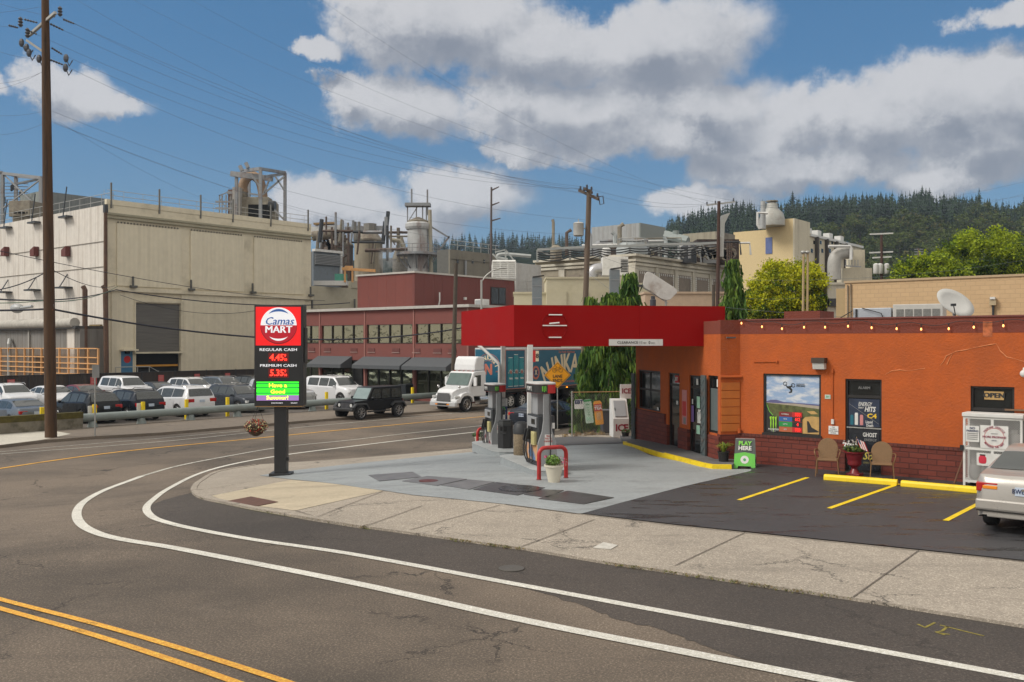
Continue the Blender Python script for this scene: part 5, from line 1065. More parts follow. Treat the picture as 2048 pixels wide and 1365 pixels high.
def car(kind, lab, cat, loc, head, pm, group='cars in the parking lot', scale=None, rear=True, seams=False, plate=None, under=True, rack=False):
    S = dict(SPEC[kind]); t = thing({'sedan': 'sedan', 'suv': 'suv', 'van': 'minivan', 'bigsuv': 'large_suv'}[kind], lab, cat, loc, head, group)
    if scale: S.update(scale)
    L, W, H = S['L'], S['W'], S['H']; xs = set(f * L for f, _ in S['top']) | set(f * L for f, _ in S['belt']) | {L * k / 24 for k in range(25)}
    for xw in (S['fo'], S['fo'] + S['wb']): xs |= {xw + S['wr'] * 1.17 * math.cos(math.pi * k / 10) for k in range(11)}
    xs = sorted(x for x in xs if 0 <= x <= L); X = lambda x: L / 2 - x      # x measured from the nose; local +X forwards
    xs = [x for i, x in enumerate(xs) if i == 0 or x - xs[i - 1] > .004]
    b = B(); rows = []
    for x in xs:
        s = sec(S, x); rows.append([(X(x), y, z) for y, z in s] + [(X(x), -y, z) for y, z in s[-2:0:-1]])
    n_ = len(rows[0]); vs = [v for r in rows for v in r]; K = len(sec(S, 0))
    for i in range(len(rows) - 1):
        for k in range(n_): lowf = k in (0, 1, n_ - 1, n_ - 2); b.f.append([i * n_ + k, i * n_ + (k + 1) % n_, (i + 1) * n_ + (k + 1) % n_, (i + 1) * n_ + k]); b.mi.append(1 if lowf else 0)
    b.f.append(list(range(n_))); b.mi.append(0); b.f.append([(len(rows) - 1) * n_ + k for k in range(n_)]); b.mi.append(0); b.v = vs
    body = b.build('body', [pm, M_well], t, True)
    def strip(xa, xb, fn, nm, m, nx=6, par=None, two=True):   # fn(section)->list of half points, offset outward
        for s_ in ((1, -1) if two else (1,)):
            b = B(); k = None
            for i in range(nx + 1):
                x = xa + (xb - xa) * i / nx; pts = fn(sec(S, x)); k = len(pts); b.v += [(X(x), y * s_, z) for y, z in pts]
            for i in range(nx):
                for j in range(k - 1): b.f.append([i * k + j, i * k + j + 1, (i + 1) * k + j + 1, (i + 1) * k + j]); b.mi.append(0)
            b.build(nm, m, par or body, True)
    mid = lambda p, q, f: (p[0] + (q[0] - p[0]) * f, p[1] + (q[1] - p[1]) * f)
    for a, c in S['sw']: strip(a * L, c * L, lambda s: [(p[0] + .010, p[1]) for p in (mid(s[5], s[6], .06), mid(s[5], s[6], .5), mid(s[5], s[6], .93))], 'side_window', M_cg)
    for (a, c), nm in ((S['ws'], 'windscreen'), (S['rw'], 'rear_window')):
        b = B(); nx = 8
        for i in range(nx + 1):
            x = (a + (c - a) * i / nx) * L; s = sec(S, x); hp = [(s[9][0], s[9][1]), (s[8][0], s[8][1]), mid(s[8], s[7], .96)]
            row = [(-y, z) for y, z in hp[::-1]] + hp[1:]; dx = .006 if nm == 'windscreen' else -.006; b.v += [(X(x) + dx, y, z + .012) for y, z in row]
        for i in range(nx):
            for j in range(4): b.f.append([i * 5 + j, i * 5 + j + 1, (i + 1) * 5 + j + 1, (i + 1) * 5 + j]); b.mi.append(0)
        b.build(nm, M_cg, body, True)
    zb_ = lerp_tab(S['belt'], .97); zf = lerp_tab(S['belt'], .05)
    for s_ in (-1, 1):
        b = B(); h_ = .16 if kind in ('sedan',) else .20; b.box((-L / 2 + .09, s_ * (W * .36), zb_ - .15), (.16, W * .21, h_)); b.box((-L / 2 + .20, s_ * (W * .455), zb_ - .14), (.24, .05, h_ * .9)); b.build('tail_light', M_tail, t, bev=.015)
        b = B(); b.box((L / 2 - .13, s_ * (W * .36), zf - .12), (.2, W * .2, .15)); b.build('head_light', M_head, t, bev=.02)
        xm = S['ws'][0] * L + .25; b = B(); b.ell((X(xm), s_ * (W / 2 + .07), lerp_tab(S['belt'], xm / L) + .05), (.06, .11, .075)); b.build('mirror', pm, t, True)
        b = B()
        for xx in (.46, .655): x = L * xx; b.bb((X(x) - .03, s_ * (W / 2 - .005), zb_ - .13), (X(x) + .12, s_ * (W / 2 + .012), zb_ - .10))
        b.build('door_handles', pm, t)
    b = B(); b.bb((L / 2 - .05, -W * .30, zf - .42), (L / 2 - .012, W * .30, zf - .14)); b.build('grille', M_blk, t, bev=.02)
    b = B(); b.bb((-L / 2 - .006, -W * .36, .30), (-L / 2 + .06, W * .36, .48)); b.build('rear_bumper_insert', M_blk if kind != 'sedan' else pm, t, bev=.02)
    b = B(); b.bb((-L / 2 - .014, -.16, zb_ - .26), (-L / 2 + .03, .16, zb_ - .11)); pl = b.build('number_plate', M_plt, t)
    if plate: text(plate, pl, (-L / 2 - .018, 0, zb_ - .185), .085, CM['navy'], rz=R(-90), bold=.02, sx=.8)
    if kind in ('suv', 'van', 'bigsuv'):
        for s_ in (-1, 1): b = B(); b.tube([(L * .18, s_ * W * .33, H - .06), (L * .12, s_ * W * .335, H + .03), (-L * .33, s_ * W * .335, H + .01), (-L * .38, s_ * W * .33, H - .12)], .018, 5); b.build('roof_rail', M_blk if pm in (PT['black'], PT['dark']) else M_chrome, t)
    for x, s_ in ((S['fo'], 1), (S['fo'], -1), (S['fo'] + S['wb'], 1), (S['fo'] + S['wb'], -1)): wheel(t, X(x), s_ * (W / 2 - .12), S['wr'], .22, s_)
    return t, S
def UVpx(u, px): k = (px - CX) / F; return (k * u * UY - u * UX) / (VX - k * VY)
aU = math.atan2(UY, UX)
def lot(kind, u, px, lab, pm, nose_out, cat='car', sc=None):
    v = UVpx(u, px); L = (sc or {}).get('L', SPEC[kind]['L']); c = UV(u + L / 2, v); return car(kind, lab, cat, (c.x, c.y, c.z + .125), (aU + math.pi) if nose_out else aU, pm, scale=sc)
lot('sedan', 48.0, 75, 'blue grey sedan parked behind the mossy low wall', PT['bluegrey'], False)
lot('suv', 48.0, 214, 'black suv parked right of the big wooden pole', PT['black'], False, 'suv')
lot('suv', 48.0, 303, 'dark suv with red tail lights between the black suv and white minivan', PT['dark'], False, 'suv')
lot('van', 48.0, 405, 'white minivan with wide red tail light bar', PT['white'], False, 'minivan')
lot('suv', 48.0, 518, 'dark blue grey suv parked nose out, left of the price sign', PT['grey'], True, 'suv')
lot('bigsuv', 48.2, 612, 'silver pickup sized suv half hidden behind the price sign', PT['lightsilver'], True, 'suv')
lot('bigsuv', 49.0, 720, 'white large suv parked behind the black off-roader', PT['white'], True, 'suv')
for kd, px, lb, pm in (('suv', 52, 'white suv at the left edge of the back row', 'white'), ('sedan', 140, 'white sedan in the back row left of the wooden pole', 'white'), ('sedan', 203, 'maroon sedan in the back row', 'red'), ('bigsuv', 286, 'tall white suv in the back row above the two black ones', 'white'),
                       ('sedan', 352, 'dark grey sedan in the back row between two white suvs', 'grey'), ('suv', 418, 'white crossover in the back row above the minivan', 'white'), ('suv', 482, 'grey hatchback suv in the back row, fourth from the sign', 'bluegrey'), ('suv', 546, 'black suv in the back row left of the price sign', 'black'), ('sedan', 598, 'silver sedan in the back row behind the price sign', 'lightsilver')):
    lot(kd, 60.5, px, lb, PT[pm], True, 'car' if kd == 'sedan' else 'suv', dict(L=4.8, H=1.78, W=1.95) if kd == 'bigsuv' else None)
# dark sedan waiting at the kerb beyond the pumps
c = UV(28.9, 38.7); car('sedan', 'dark grey sedan at the kerb behind the near pump', 'car', (c.x, c.y, c.z + .01), math.atan2(VY, VX), PT['dark'], None, dict(W=1.85), plate='BMN 042')
# silver sedan by the propane cage
wl = P(1983, 1057, .07); c = wl + Vector((VX, VY, 0)) * 1.28 + Vector((-UX, -UY, 0)) * .73; c.z = .07
t, S = car('sedan', 'pale silver sedan parked beside the propane cage', 'car', c, math.atan2(VY, VX), PT['silver'], None, dict(L=4.45, W=1.70, H=1.38, fo=.85, wb=2.62, wr=.30), plate='BWD1743')
b = B(); b.bb((-2.245, -.80, .42), (-2.16, .80, .62)); b.build('bumper', PT['silver'], t, bev=.035); b = B(); b.bb((-2.25, -.78, .40), (-2.2, .78, .425)); b.build('bumper_strip', M_blk, t)
for s_ in (-1, 1): b = B(); b.box((-2.155, s_ * .56, .83), (.16, .24, .06)); b.build('indicator', M_amb, t, bev=.01)
b = B(); b.ell((-1.0, -.45, 1.0), (.2, .12, .1)); b.build('headrest', mat('seat', (.3, .27, .23), .8), t)
b = B(); b.bar((-2.235, .05, .83), (-2.235, -.02, .83), .05, .04); b.build('badge', M_chrome, t)
# ---- black off-roader at the far kerb
a_, c_ = P(717, 840.4, .0), P(796, 834, 0); d = (a_ - c_); d.z = 0; d.normalize(); mid_ = (a_ + c_) / 2; side = Vector((UX, UY, 0)); pos = mid_ + side * .80 + d * .0; jp = thing('off_roader', 'boxy black off-roader parked at the far kerb with big wheels', 'off-roader', (pos.x, pos.y, gz(pos.x, pos.y)), math.atan2(-VY, -VX))
bk = PT['black']; wbh = 1.5
b = B(); b.prism([(-2.05, .55), (-2.05, 1.08), (-1.95, 1.12), (.72, 1.12), (1.75, 1.06), (1.82, .98), (1.82, .60), (1.1, .55), (1.05, .50), (-.95, .50), (-1.1, .55)], 'y', -.74, .74); b.build('body', bk, jp, bev=.03)
b = B(); b.prism([(-2.03, 1.12), (-1.98, 1.80), (-1.90, 1.86), (.28, 1.84), (.36, 1.80), (.78, 1.12)], 'y', -.70, .70); cb = b.build('cabin', bk, jp, bev=.05)
for x0, x1, xt0, xt1 in ((-1.88, -1.12, -1.86, -1.12), (-.98, -.35, -.98, -.35), (-.25, .60, -.25, .28)):
    for s_ in (-1, 1): b = B(); b.prism([(x0, 1.17), (x1, 1.17), (xt1, 1.72), (xt0, 1.72)], 'y', s_ * .70, s_ * .712); b.build('side_window', M_cg, cb)
b = B(); b.add([(.765, -.62, 1.16), (.765, .62, 1.16), (.395, .60, 1.78), (.395, -.60, 1.78)], [(0, 1, 2, 3)]); b.build('windscreen', mat('screen_pale', (.22, .28, .28), .08), cb, solid=.02)
b = B(); b.bb((1.82, -.62, .62), (1.86, .62, 1.0)); gr = b.build('grille', bk, jp, bev=.015)
for k in range(7): b = B(); y = -.33 + k * .11; b.bb((1.86, y - .03, .68), (1.868, y + .03, .96)); b.build('slot', mat('slot_grey', (.10, .10, .11), .4), gr)
for s_ in (-1, 1):
    b = B(); b.tube([(1.85, s_ * .51, .83), (1.885, s_ * .51, .83)], .10, 14); b.build('head_light', M_head, jp)
    for xw in (1.42, -1.55):
        b = B(); b.tube([(xw - .62, s_ * .86, .62), (xw - .42, s_ * .86, .90), (xw + .35, s_ * .86, .92), (xw + .56, s_ * .86, .72)], .055, 6); b.prism([(xw - .64, .60), (xw - .44, .92), (xw + .38, .94), (xw + .6, .72), (xw + .5, .72), (xw + .33, .85), (xw - .38, .85), (xw - .55, .58)], 'y', s_ * .72, s_ * .92); b.build('fender', mat('fender', (.03, .032, .035), .4), jp)
        b = B(); b.bb((xw - .45, s_ * .72, .3), (xw + .4, s_ * .75, .84)); b.build('wheel_well', M_well, jp)
        wheel(jp, xw + .02, s_ * .80, .42, .27, s_, 8)
    b = B(); b.bb((-.9, s_ * .76, .40), (.85, s_ * .88, .48)); b.build('side_step', M_blkp, jp); b = B(); b.ell((.55, s_ * .90, 1.2), (.07, .11, .10)); b.build('mirror', bk, jp, True)
    b = B(); b.bb((-2.07, s_ * .58, .85), (-2.03, s_ * .72, 1.08)); b.build('tail_light', M_tail, jp)
b = B(); b.bb((1.86, -.86, .50), (2.08, .86, .68)); b.build('front_bumper', M_blkp, jp, bev=.04); b = B(); b.bb((-2.15, -.8, .45), (-2.0, .8, .62)); b.build('rear_bumper', M_blkp, jp, bev=.03)
b = B(); b.tube([(-2.20, 0, 1.0), (-2.05, 0, 1.0)], .40, 18); b.build('spare_wheel', M_tyre, jp)
# ---- white delivery truck with a teal trailer
a_ = P(931.5, 824.5); hd = math.atan2(-VY, -VX); fpos = a_ + side * 1.02; tk = thing('delivery_truck', 'white semi truck cab pulling the teal drinks trailer', 'truck', (fpos.x, fpos.y, gz(fpos.x, fpos.y)), hd)
wt = paint('truck_white', (.66, .67, .68))   # origin at the front axle; +X forwards
b = B(); b.prism([(-.62, 1.0), (-.62, 2.30), (-.55, 2.48), (-.45, 2.50), (-1.9, 2.55), (-2.0, 2.50), (-2.0, .95)], 'y', -1.08, 1.08)
cbp = [(-1.95, .95), (-1.95, 2.52), (-1.80, 2.62), (-.85, 2.56), (-.72, 2.48), (-.28, 1.66), (-.25, .95)]
b = B(); b.prism(cbp, 'y', -1.06, 1.06); cab_ = b.build('cab', wt, tk, bev=.06)
b = B(); b.add([(x, y * w_, z) for x, w_, z in ((-.30, .98, .85), (-.30, 1.0, 1.63), (.55, .80, 1.46), (.85, .68, 1.30), (.95, .64, .75), (.75, .66, .62), (-.30, .98, .62)) for y in (-1, 1)], [(0, 2, 3, 1), (2, 4, 5, 3), (4, 6, 7, 5), (6, 8, 9, 7), (8, 10, 11, 9), (0, 12, 10, 8), (1, 9, 11, 13), (0, 8, 6, 2), (2, 6, 4), (1, 3, 7, 9), (3, 5, 7)]); b.build('bonnet', wt, tk, bev=.04)
for s_ in (-1, 1):
    b = B(); b.prism([(-.72, .62), (-.66, .95), (-.42, 1.2), (0, 1.28), (.42, 1.18), (.70, .92), (1.0, .80), (1.0, .60), (.62, .60), (.5, .85), (.28, 1.0), (0, 1.05), (-.28, 1.0), (-.5, .85), (-.6, .62)], 'y', s_ * .62, s_ * 1.14); b.build('fender', wt, tk, bev=.03)
    b = B(); b.box((.80, s_ * .98, .98), (.34, .22, .16), 0, s_ * R(-25)); b.build('head_light', M_head, tk, bev=.03)
    b = B(); b.prism([(-1.42, 1.62), (-.50, 1.62), (-.80, 2.30), (-1.42, 2.34)], 'y', s_ * 1.06, s_ * 1.075); b.build('side_window', M_cg, cab_)
    b = B(); b.bb((-.70, s_ * 1.15, 1.65), (-.60, s_ * 1.38, 2.2)); b.tube([(-.6, s_ * 1.05, 2.3), (-.65, s_ * 1.25, 2.25), (-.65, s_ * 1.25, 1.6), (-.6, s_ * 1.05, 1.55)], .02, 5); b.build('mirror', wt, tk, bev=.02)
    b = B(); b.ell((.50, s_ * .92, 1.62), (.09, .09, .09)); b.tube([(.42, s_ * .85, 1.4), (.5, s_ * .92, 1.6)], .015, 5); b.build('bonnet_mirror', M_chrome, tk, True)
    b = B(); b.tube([(-1.25, s_ * .92, .72), (-2.1, s_ * .92, .72)], .28, 16); b.build('fuel_tank', M_chrome, tk, True); b = B(); b.bb((-2.15, s_ * .8, .35), (-.85, s_ * 1.12, .42)); b.build('step', M_chrome, tk)
    b = B(); b.prism([(-1.5, 1.0), (-.50, 1.0), (-.50, 1.58), (-1.5, 1.58)], 'y', s_ * 1.061, s_ * 1.068); b.build('door', wt, tk, bev=.004)
    wheel(tk, 0, s_ * 1.0, .50, .28, s_, 10, M_chrome)
    for xw in (-4.35, -5.6): wheel(tk, xw, s_ * .95, .50, .5, s_, 8, mat('white_rim', (.6, .6, .58), .4))
b = B(); b.add([(-.665, -.93, 2.46), (-.665, .93, 2.46), (-.255, .96, 1.70), (-.255, -.96, 1.70)], [(0, 1, 2, 3)]); b.build('windscreen', mat('truck_glass', (.10, .14, .13), .07), cab_, solid=.02)
b = B(); b.add([(.97, -.52, 1.22), (.97, .52, 1.22), (1.04, .55, .72), (1.04, -.55, .72)], [(0, 1, 2, 3)]); gr = b.build('grille', mat('grille_dark', (.08, .08, .08), .4), tk, solid=.03)
b = B(); [b.bar((.985 + k * .011, -.5, 1.17 - k * .08), (.985 + k * .011, .5, 1.17 - k * .08), .03) for k in range(6)]; b.build('grille_bars', M_chrome, gr)
b = B(); b.bb((.85, -1.12, .38), (1.12, 1.12, .68)); b.build('bumper', mat('bumper_grey', (.42, .43, .44), .4), tk, bev=.05)
b = B(); b.bb((1.12, -.45, .46), (1.135, .45, .58)); b.build('bumper_slot', M_blk, tk)
for y in (-.5, .5): b = B(); b.bb((1.12, y - .1, .48), (1.14, y + .1, .56)); b.build('fog_light', M_amb, tk)
b = B(); b.prism([(-1.95, 2.62), (-.98, 2.60), (-1.02, 3.0), (-1.16, 3.45), (-1.35, 3.54), (-1.95, 3.5)], 'y', -.92, .92); b.build('roof_fairing', wt, tk, bev=.09)
b = B(); [b.bb((-.98, y - .05, 2.56), (-.90, y + .05, 2.62)) for y in (-.8, -.4, 0, .4, .8)]; b.build('marker_lights', mat('marker', (.3, .05, .02), .3), tk)
b = B(); b.bb((-6.2, -.42, .62), (-.2, .42, .86)); b.build('chassis', M_well, tk)
b = B(); b.bb((-4.1, -.9, .95), (-2.2, -.3, 1.3)); b.build('deck', M_gry, tk)
ta = D(1006, 776, 61.6); tr = thing('teal_trailer', 'teal drinks trailer with large cream NINKASI lettering and printed cans', 'trailer', (ta.x, ta.y, gz(ta.x, ta.y)), math.atan2(VY, VX))  # +X away along the trailer, +Y = U (away from camera)
TL, TW, TZ0, TZ1 = 11.5, 2.5, 1.30, 4.08; M_teal = mat('trailer_teal', (.006, .095, .16), .4, var=.12, sc=1.5); M_twh = mat('trailer_white', (.5, .5, .5), .4); M_crm = CM['cream']; M_coral = mat('coral_ink', (.45, .14, .09), .5)
b = B(); b.bb((0, 0, TZ0), (TL, TW, TZ1)); bx_ = b.build('box', M_twh, tr, bev=.03)
b = B(); b.bb((-.03, .12, TZ0 - .3 + .3), (-.004, TW - .06, TZ1 - .1)); fp = b.build('front_panel', M_teal, tr, bev=.01)
def sp(x0, x1, nm): b = B(); b.bb((x0, -.012, TZ0 + .02), (x1, -.002, TZ1 - .12)); o = b.build(nm, M_coral, tr); b = B(); b.bb((x0 + .04, -.02, TZ0 + .06), (x1 - .04, -.013, TZ1 - .16)); b.build('panel_face', M_teal, o); return o
s1p = sp(.25, 2.35, 'side_panel'); s2p = sp(2.75, 11.3, 'side_panel')
for s_, zz in ((0, 0),):
    for k, (x, h) in enumerate(((.75, 1.95), (1.35, 2.15), (1.95, 1.95))):
        b = B(); b.lathe([(.19, 0), (.26, .06), (.26, h - .22), (.21, h - .06), (.22, h)], (x, -.03, TZ0 + .2), 16, sy=.12); cn = b.build('printed_can', mat('can_teal', (.02, .20, .24), .3), s1p, True); b = B(); b.lathe([(.215, h - .04), (.225, h + .0)], (x, -.034, TZ0 + .2), 12, sy=.14); b.lathe([(.24, .0), (.25, .03)], (x, -.034, TZ0 + .19), 12, sy=.14); b.build('can_rim', CM['white'], cn)
        arctext('NINKASI', cn, x, TZ0 + 1.05, .24, 165, 15, .12, CM['white'], -.068, bold=.03, sx=.55); text('N', cn, (x, -.068, TZ0 + 1.15), .26, M_coral, bold=.04, sx=.8); text('TRIPLE', cn, (x, -.068, TZ0 + .72), .11, CM['white'], bold=.04, sx=.8)
# large arched name, tall tapering letters
os_ = []
for k, (ch, x, z, h, tl) in enumerate((('N', 4.75, 2.25, 1.35, 24), ('I', 5.6, 2.62, 1.4, 15), ('N', 6.3, 2.80, 1.4, 9), ('K', 7.25, 2.88, 1.45, 2), ('A', 8.2, 2.85, 1.4, -6), ('S', 9.15, 2.66, 1.35, -14), ('I', 9.95, 2.4, 1.35, -20))):
    os_.append(text(ch, s2p, (x, -.028, z), h, M_crm, bold=.035, tilt=R(tl), sx=.72))
joinm(os_, 'large_lettering')
text('The Pacific Northwest', s2p, (7.2, -.026, 3.76), .17, M_coral, bold=.015, shear=.35, sx=.95); text('HANDCRAFTED ALES IN EUGENE, OREGON', s2p, (7.2, -.026, 1.62), .15, M_coral, bold=.02, sx=.95)
b = B(); b.prism([(3.55 + .42 * math.cos(k * math.pi / 10), 2.35 + .48 * math.sin(k * math.pi / 10)) for k in range(20)], 'y', -.028, -.021); rb = b.build('round_badge', M_coral, s2p); b = B(); b.prism([(3.55 + .29 * math.cos(k * math.pi / 10), 2.35 + .33 * math.sin(k * math.pi / 10)) for k in range(20)], 'y', -.034, -.029); b.build('badge_centre', CM['navy'], rb); text('X', rb, (3.55, -.038, 2.35), .36, M_crm, bold=.04, sx=.8)
# front panel art
arctext('NINKASI', fp, -.0, 0, .80, 160, 20, .34, M_crm, 0, bold=.05, sx=.8).matrix_local = Matrix.Translation((-.036, TW / 2 + .02, 2.62)) @ Matrix.Rotation(R(-90), 4, 'Z')
text('N', fp, (-.036, TW / 2, 2.60), .78, M_coral, rz=R(-90), bold=.06, sx=.85); text('Fermentation', fp, (-.036, TW / 2, 1.62), .16, M_crm, rz=R(-90), shear=.3)
text('EST', fp, (-.036, TW / 2 + .75, 2.5), .10, M_coral, rz=R(-90)); text('2006', fp, (-.036, TW / 2 - .75, 2.5), .10, M_coral, rz=R(-90))
b = B(); b.tube([(-.034, TW / 2 + 1.08 * math.cos(R(a)), 2.62 + 1.08 * math.sin(R(a))) for a in range(0, 181, 12)], .018, 4, cap=False); b.tube([(-.034, TW / 2 + .62 * math.cos(R(a)), 2.62 + .60 * math.sin(R(a))) for a in range(20, 161, 12)], .014, 4, cap=False); b.build('ring_line', M_coral, fp)
b = B(); b.bb((.2, .3, 1.0), (TL - .2, TW - .3, TZ0)); b.build('chassis', M_well, tr)
b = B(); b.bb((.25, .02, 1.12), (TL - .2, .06, 1.26)); b.build('side_rail', M_blk, tr)
b = B(); b.bb((2.2, .2, 0), (2.35, .35, 1.1)); b.build('landing_leg', M_dgry, tr); b = B(); b.bb((7.2, -.03, 1.17), (7.35, .02, 1.24)); b.build('side_lamp', mat('lit_amber', (1, .35, .02), .3, emit=1.5), tr)
for xw in (7.9, 9.1):
    for y in (.25, TW - .25): wheel(tr, xw, y, .50, .5, -1 if y < 1 else 1, 8)
b = B(); b.bb((7.0, .1, .75), (10.3, TW - .1, 1.05)); b.build('axle_frame', M_well, tr)
# ---------------------------------------------------------------- buildings behind, street side furniture
class Bld:
    """box building: nearest corner at a picture point, one face running along V (right), one along U (left)"""
    def __init__(s, name, lab, cat, px, top, Y, pxV, pxU, zb=-1.0):
        s.c = D(px, HY, Y); s.t = thing(name, lab, cat, (s.c.x, s.c.y, 0), AV); s.z1 = CH + (HY - top) * Y / F; s.z0 = zb; s.LV = s.x(pxV) if pxV else 0; s.LU = s.y(pxU) if pxU else 0
    def x(s, px): k = (px - CX) / F; return (k * s.c.y - s.c.x) / (VX - k * VY)
    def y(s, px): k = (px - CX) / F; return (k * s.c.y - s.c.x) / (UX - k * UY)
    def zx(s, px, py): return CH + (HY - py) * (s.c.y + VY * s.x(px)) / F
    def zy(s, px, py): return CH + (HY - py) * (s.c.y + UY * s.y(px)) / F
    def shell(s, mats, names=('wall_street_side', 'wall'), roofm=None, th=.25, holes=(), par=.35):
        b = B(); walls(b, 0, s.LV, s.z0, s.z1, 0, th, holes); s.wV = b.build('wall', mats[0], s.t)
        b = B(); b.bb((0, th, s.z0), (th, s.LU, s.z1)); s.wU = b.build('wall', mats[-1], s.t)
        b = B(); b.bb((s.LV - th, th, s.z0), (s.LV, s.LU, s.z1)); b.bb((th, s.LU - th, s.z0), (s.LV - th, s.LU, s.z1)); b.build('wall', mats[-1], s.t)
        b = B(); b.bb((th, th, s.z1 - par - .1), (s.LV - th, s.LU - th, s.z1 - par)); b.build('roof', roofm or M_roof, s.t); return s
    def onV(s, px0, py0, px1, py1, m, nm, d=.04, par=None, inset=False):
        x0, x1 = s.x(px0), s.x(px1); pm = (px0 + px1) / 2; b = B(); b.bb((x0, -d, s.zx(pm, py1)), (x1, .0 if not inset else .02, s.zx(pm, py0))); return b.build(nm, m, par or s.t)
    def onU(s, px0, py0, px1, py1, m, nm, d=.04, par=None):
        y0, y1 = s.y(px0), s.y(px1); pm = (px0 + px1) / 2; b = B(); b.bb((-d, y0, s.zy(pm, py1)), (0, y1, s.zy(pm, py0))); return b.build(nm, m, par or s.t)
# ---- mill warehouse
M_beige = corrug('beige_cladding', (.66, .60, .455), .45, .12, 'x', (.36, .32, .24, .18), .6, .6); M_beige2 = mat('beige_flat', (.64, .58, .44), .7, var=.08, dirt=(.25, .22, .15, .4), dsc=.3)
M_stain = corrug('stained_cladding', (.66, .62, .56), .5, .2, 'y', (.26, .20, .15, .42), .6, .6)
wh = Bld('warehouse', 'large beige corrugated mill warehouse with a half open roller door', 'warehouse', 215, 408, 80, 622, -80)
wh.z1 = 15.4; x0, x1 = wh.x(270), wh.x(360); zc = wh.zx(315, 608); zo = wh.zx(315, 705); zb_ = wh.zx(315, 750); zl = 8.05
wh.shell([M_beige2, M_stain], holes=[(x0, x1, zb_, zc)])
for a, c in ((233, 362), (380, 487), (507, 606)):
    b = B(); b.bb((wh.x(a), -.12, zl + .35), (wh.x(c), -.01, wh.z1 - 1.55)); pn_ = b.build('cladding_panel', M_beige, wh.t)
    b = B(); [b.bb((wh.x(a) + .3 * k, -.16, wh.z1 - 1.55), (wh.x(a) + .3 * k + .14, -.121, wh.z1 - 1.42)) for k in range(int((wh.x(c) - wh.x(a)) / .3))]; b.build('panel_teeth', mat('teeth', (.12, .11, .09), .8), pn_)
for a, c in ((222, 268), (362, 608)):
    b = B(); b.bb((wh.x(a), -.10, .1), (wh.x(c), -.01, zl - .15)); b.build('cladding_panel', M_beige, wh.t)
b = B(); b.bb((-.1, -.3, zl - .15), (wh.LV + .1, -.005, zl + .2)); b.build('ledge', M_beige2, wh.t)
b = B(); b.bb((-.1, -.22, wh.z1 - .9), (wh.LV + .1, -.005, wh.z1 - .72)); b.bb((-.1, -.28, wh.z1 - 1.2), (wh.LV + .1, -.005, wh.z1 - 1.08)); b.build('cornice', mat('cornice', (.30, .28, .20), .7), wh.t)
b = B(); b.bb((-.1, -.05, wh.z1), (wh.LV, .3, wh.z1 + .45)); b.build('parapet', M_beige2, wh.t)
b = B(); b.bb((x0 + .02, .1, zo), (x1 - .02, .18, zc)); b.build('roller_door', corrug('roller', (.13, .125, .115), .16, .3, 'x'), wh.t); bpy.data.objects['roller_door'].data.materials[0] = mat('roller_flat', (.12, .115, .105), .6, var=.35, sc=1.4, stretch=(.3, 1, 8))
b = B(); b.bb((x0 + .02, .3, zb_), (x1 - .02, .5, zo)); b.build('door_opening', M_well, wh.t); b = B(); b.bb((x0 + .1, .15, zb_ + .75), (x1 - .1, .28, zb_ + .92)); b.build('yellow_beam', mat('amber_beam', (.55, .26, .03), .6), wh.t)
b = B(); b.bb((x0 - .15, -.18, zb_), (x0, -.005, zc + .1)); b.bb((x1, -.18, zb_), (x1 + .3, -.005, zc + .1)); b.bb((x0 - .15, -.18, zc + .1), (x1 + .3, -.005, zc + .3)); b.bb((x0 - .3, -.5, zo - .1), (x1 + .1, -.005, zo + .05)); b.build('door_frame', M_beige2, wh.t)
d_ = wh.onV(241, 703, 264, 750, mat('blue_door', (.05, .17, .30), .5, dirt=(.1, .2, .3, .4), dsc=3), 'blue_door', .12)
b = B(); xm = wh.x(253); b.bb((xm - .22, -.13, 2.45), (xm + .22, -.121, 2.8)); b.build('door_window', M_glass, d_); b = B(); b.prism([(xm + .33 * math.cos(k * .785 + .39), 1.95 + .33 * math.sin(k * .785 + .39)) for k in range(8)], 'y', -.135, -.121); b.build('stop_plate', CM['red'], d_)
wh.onV(238, 699, 268, 702, M_beige2, 'door_hood', .8)
for px in (262, 378, 501, 617):   # wall lamps / brackets on the ledge
    b = B(); xx = wh.x(px); b.bb((xx - .08, -.4, zl + .2), (xx + .08, -.3, zl + 1.2)); b.bb((xx - .3, -.6, zl + .2), (xx + .3, -.3, zl + .4)); b.build('ledge_bracket', mat('brk', (.10, .10, .09), .7), wh.t)
for px in (215, 312, 395, 460, 536, 611): b = B(); xx = wh.x(px) + .3; b.bb((xx - .06, -.12, wh.z1 - .3), (xx + .06, 0, wh.z1 + 1.9)); b.build('roof_post', mat('roof_post', (.14, .14, .13), .7), wh.t)
b = B(); [b.tube([(.3, .6, wh.z1 + z), (wh.LV, .6, wh.z1 + z)], .025, 4) for z in (.9, 1.35)]; [b.tube([(x, .6, wh.z1 - .2), (x, .6, wh.z1 + 1.35)], .02, 4) for x in [k * 1.8 for k in range(int(wh.LV / 1.8) + 1)]]; b.build('guard_rail', M_galv, wh.t)
b = B(); [b.tube([(.5, .5, wh.z1 + z), (.5, wh.LU, wh.z1 + z)], .03, 4) for z in (.5, 1.1)]; [b.tube([(.5, y, wh.z1 - .3), (.5, y, wh.z1 + 1.1)], .03, 4) for y in [k * 2 for k in range(int(wh.LU / 2) + 1)]]; b.build('guard_rail', M_galv, wh.t)
b = B(); b.tube([(-.35, -.35, wh.z1 - .6), (-.35, -.35, .5)], .16, 8); b.build('drain_pipe', mat('rusty_pipe', (.10, .055, .035), .8, var=.4, sc=1.5), wh.t)
b = B(); b.bb((-.5, -.5, wh.z1 - .8), (-.2, -.2, wh.z1 - .1)); b.build('drain_hopper', M_dgry, wh.t)
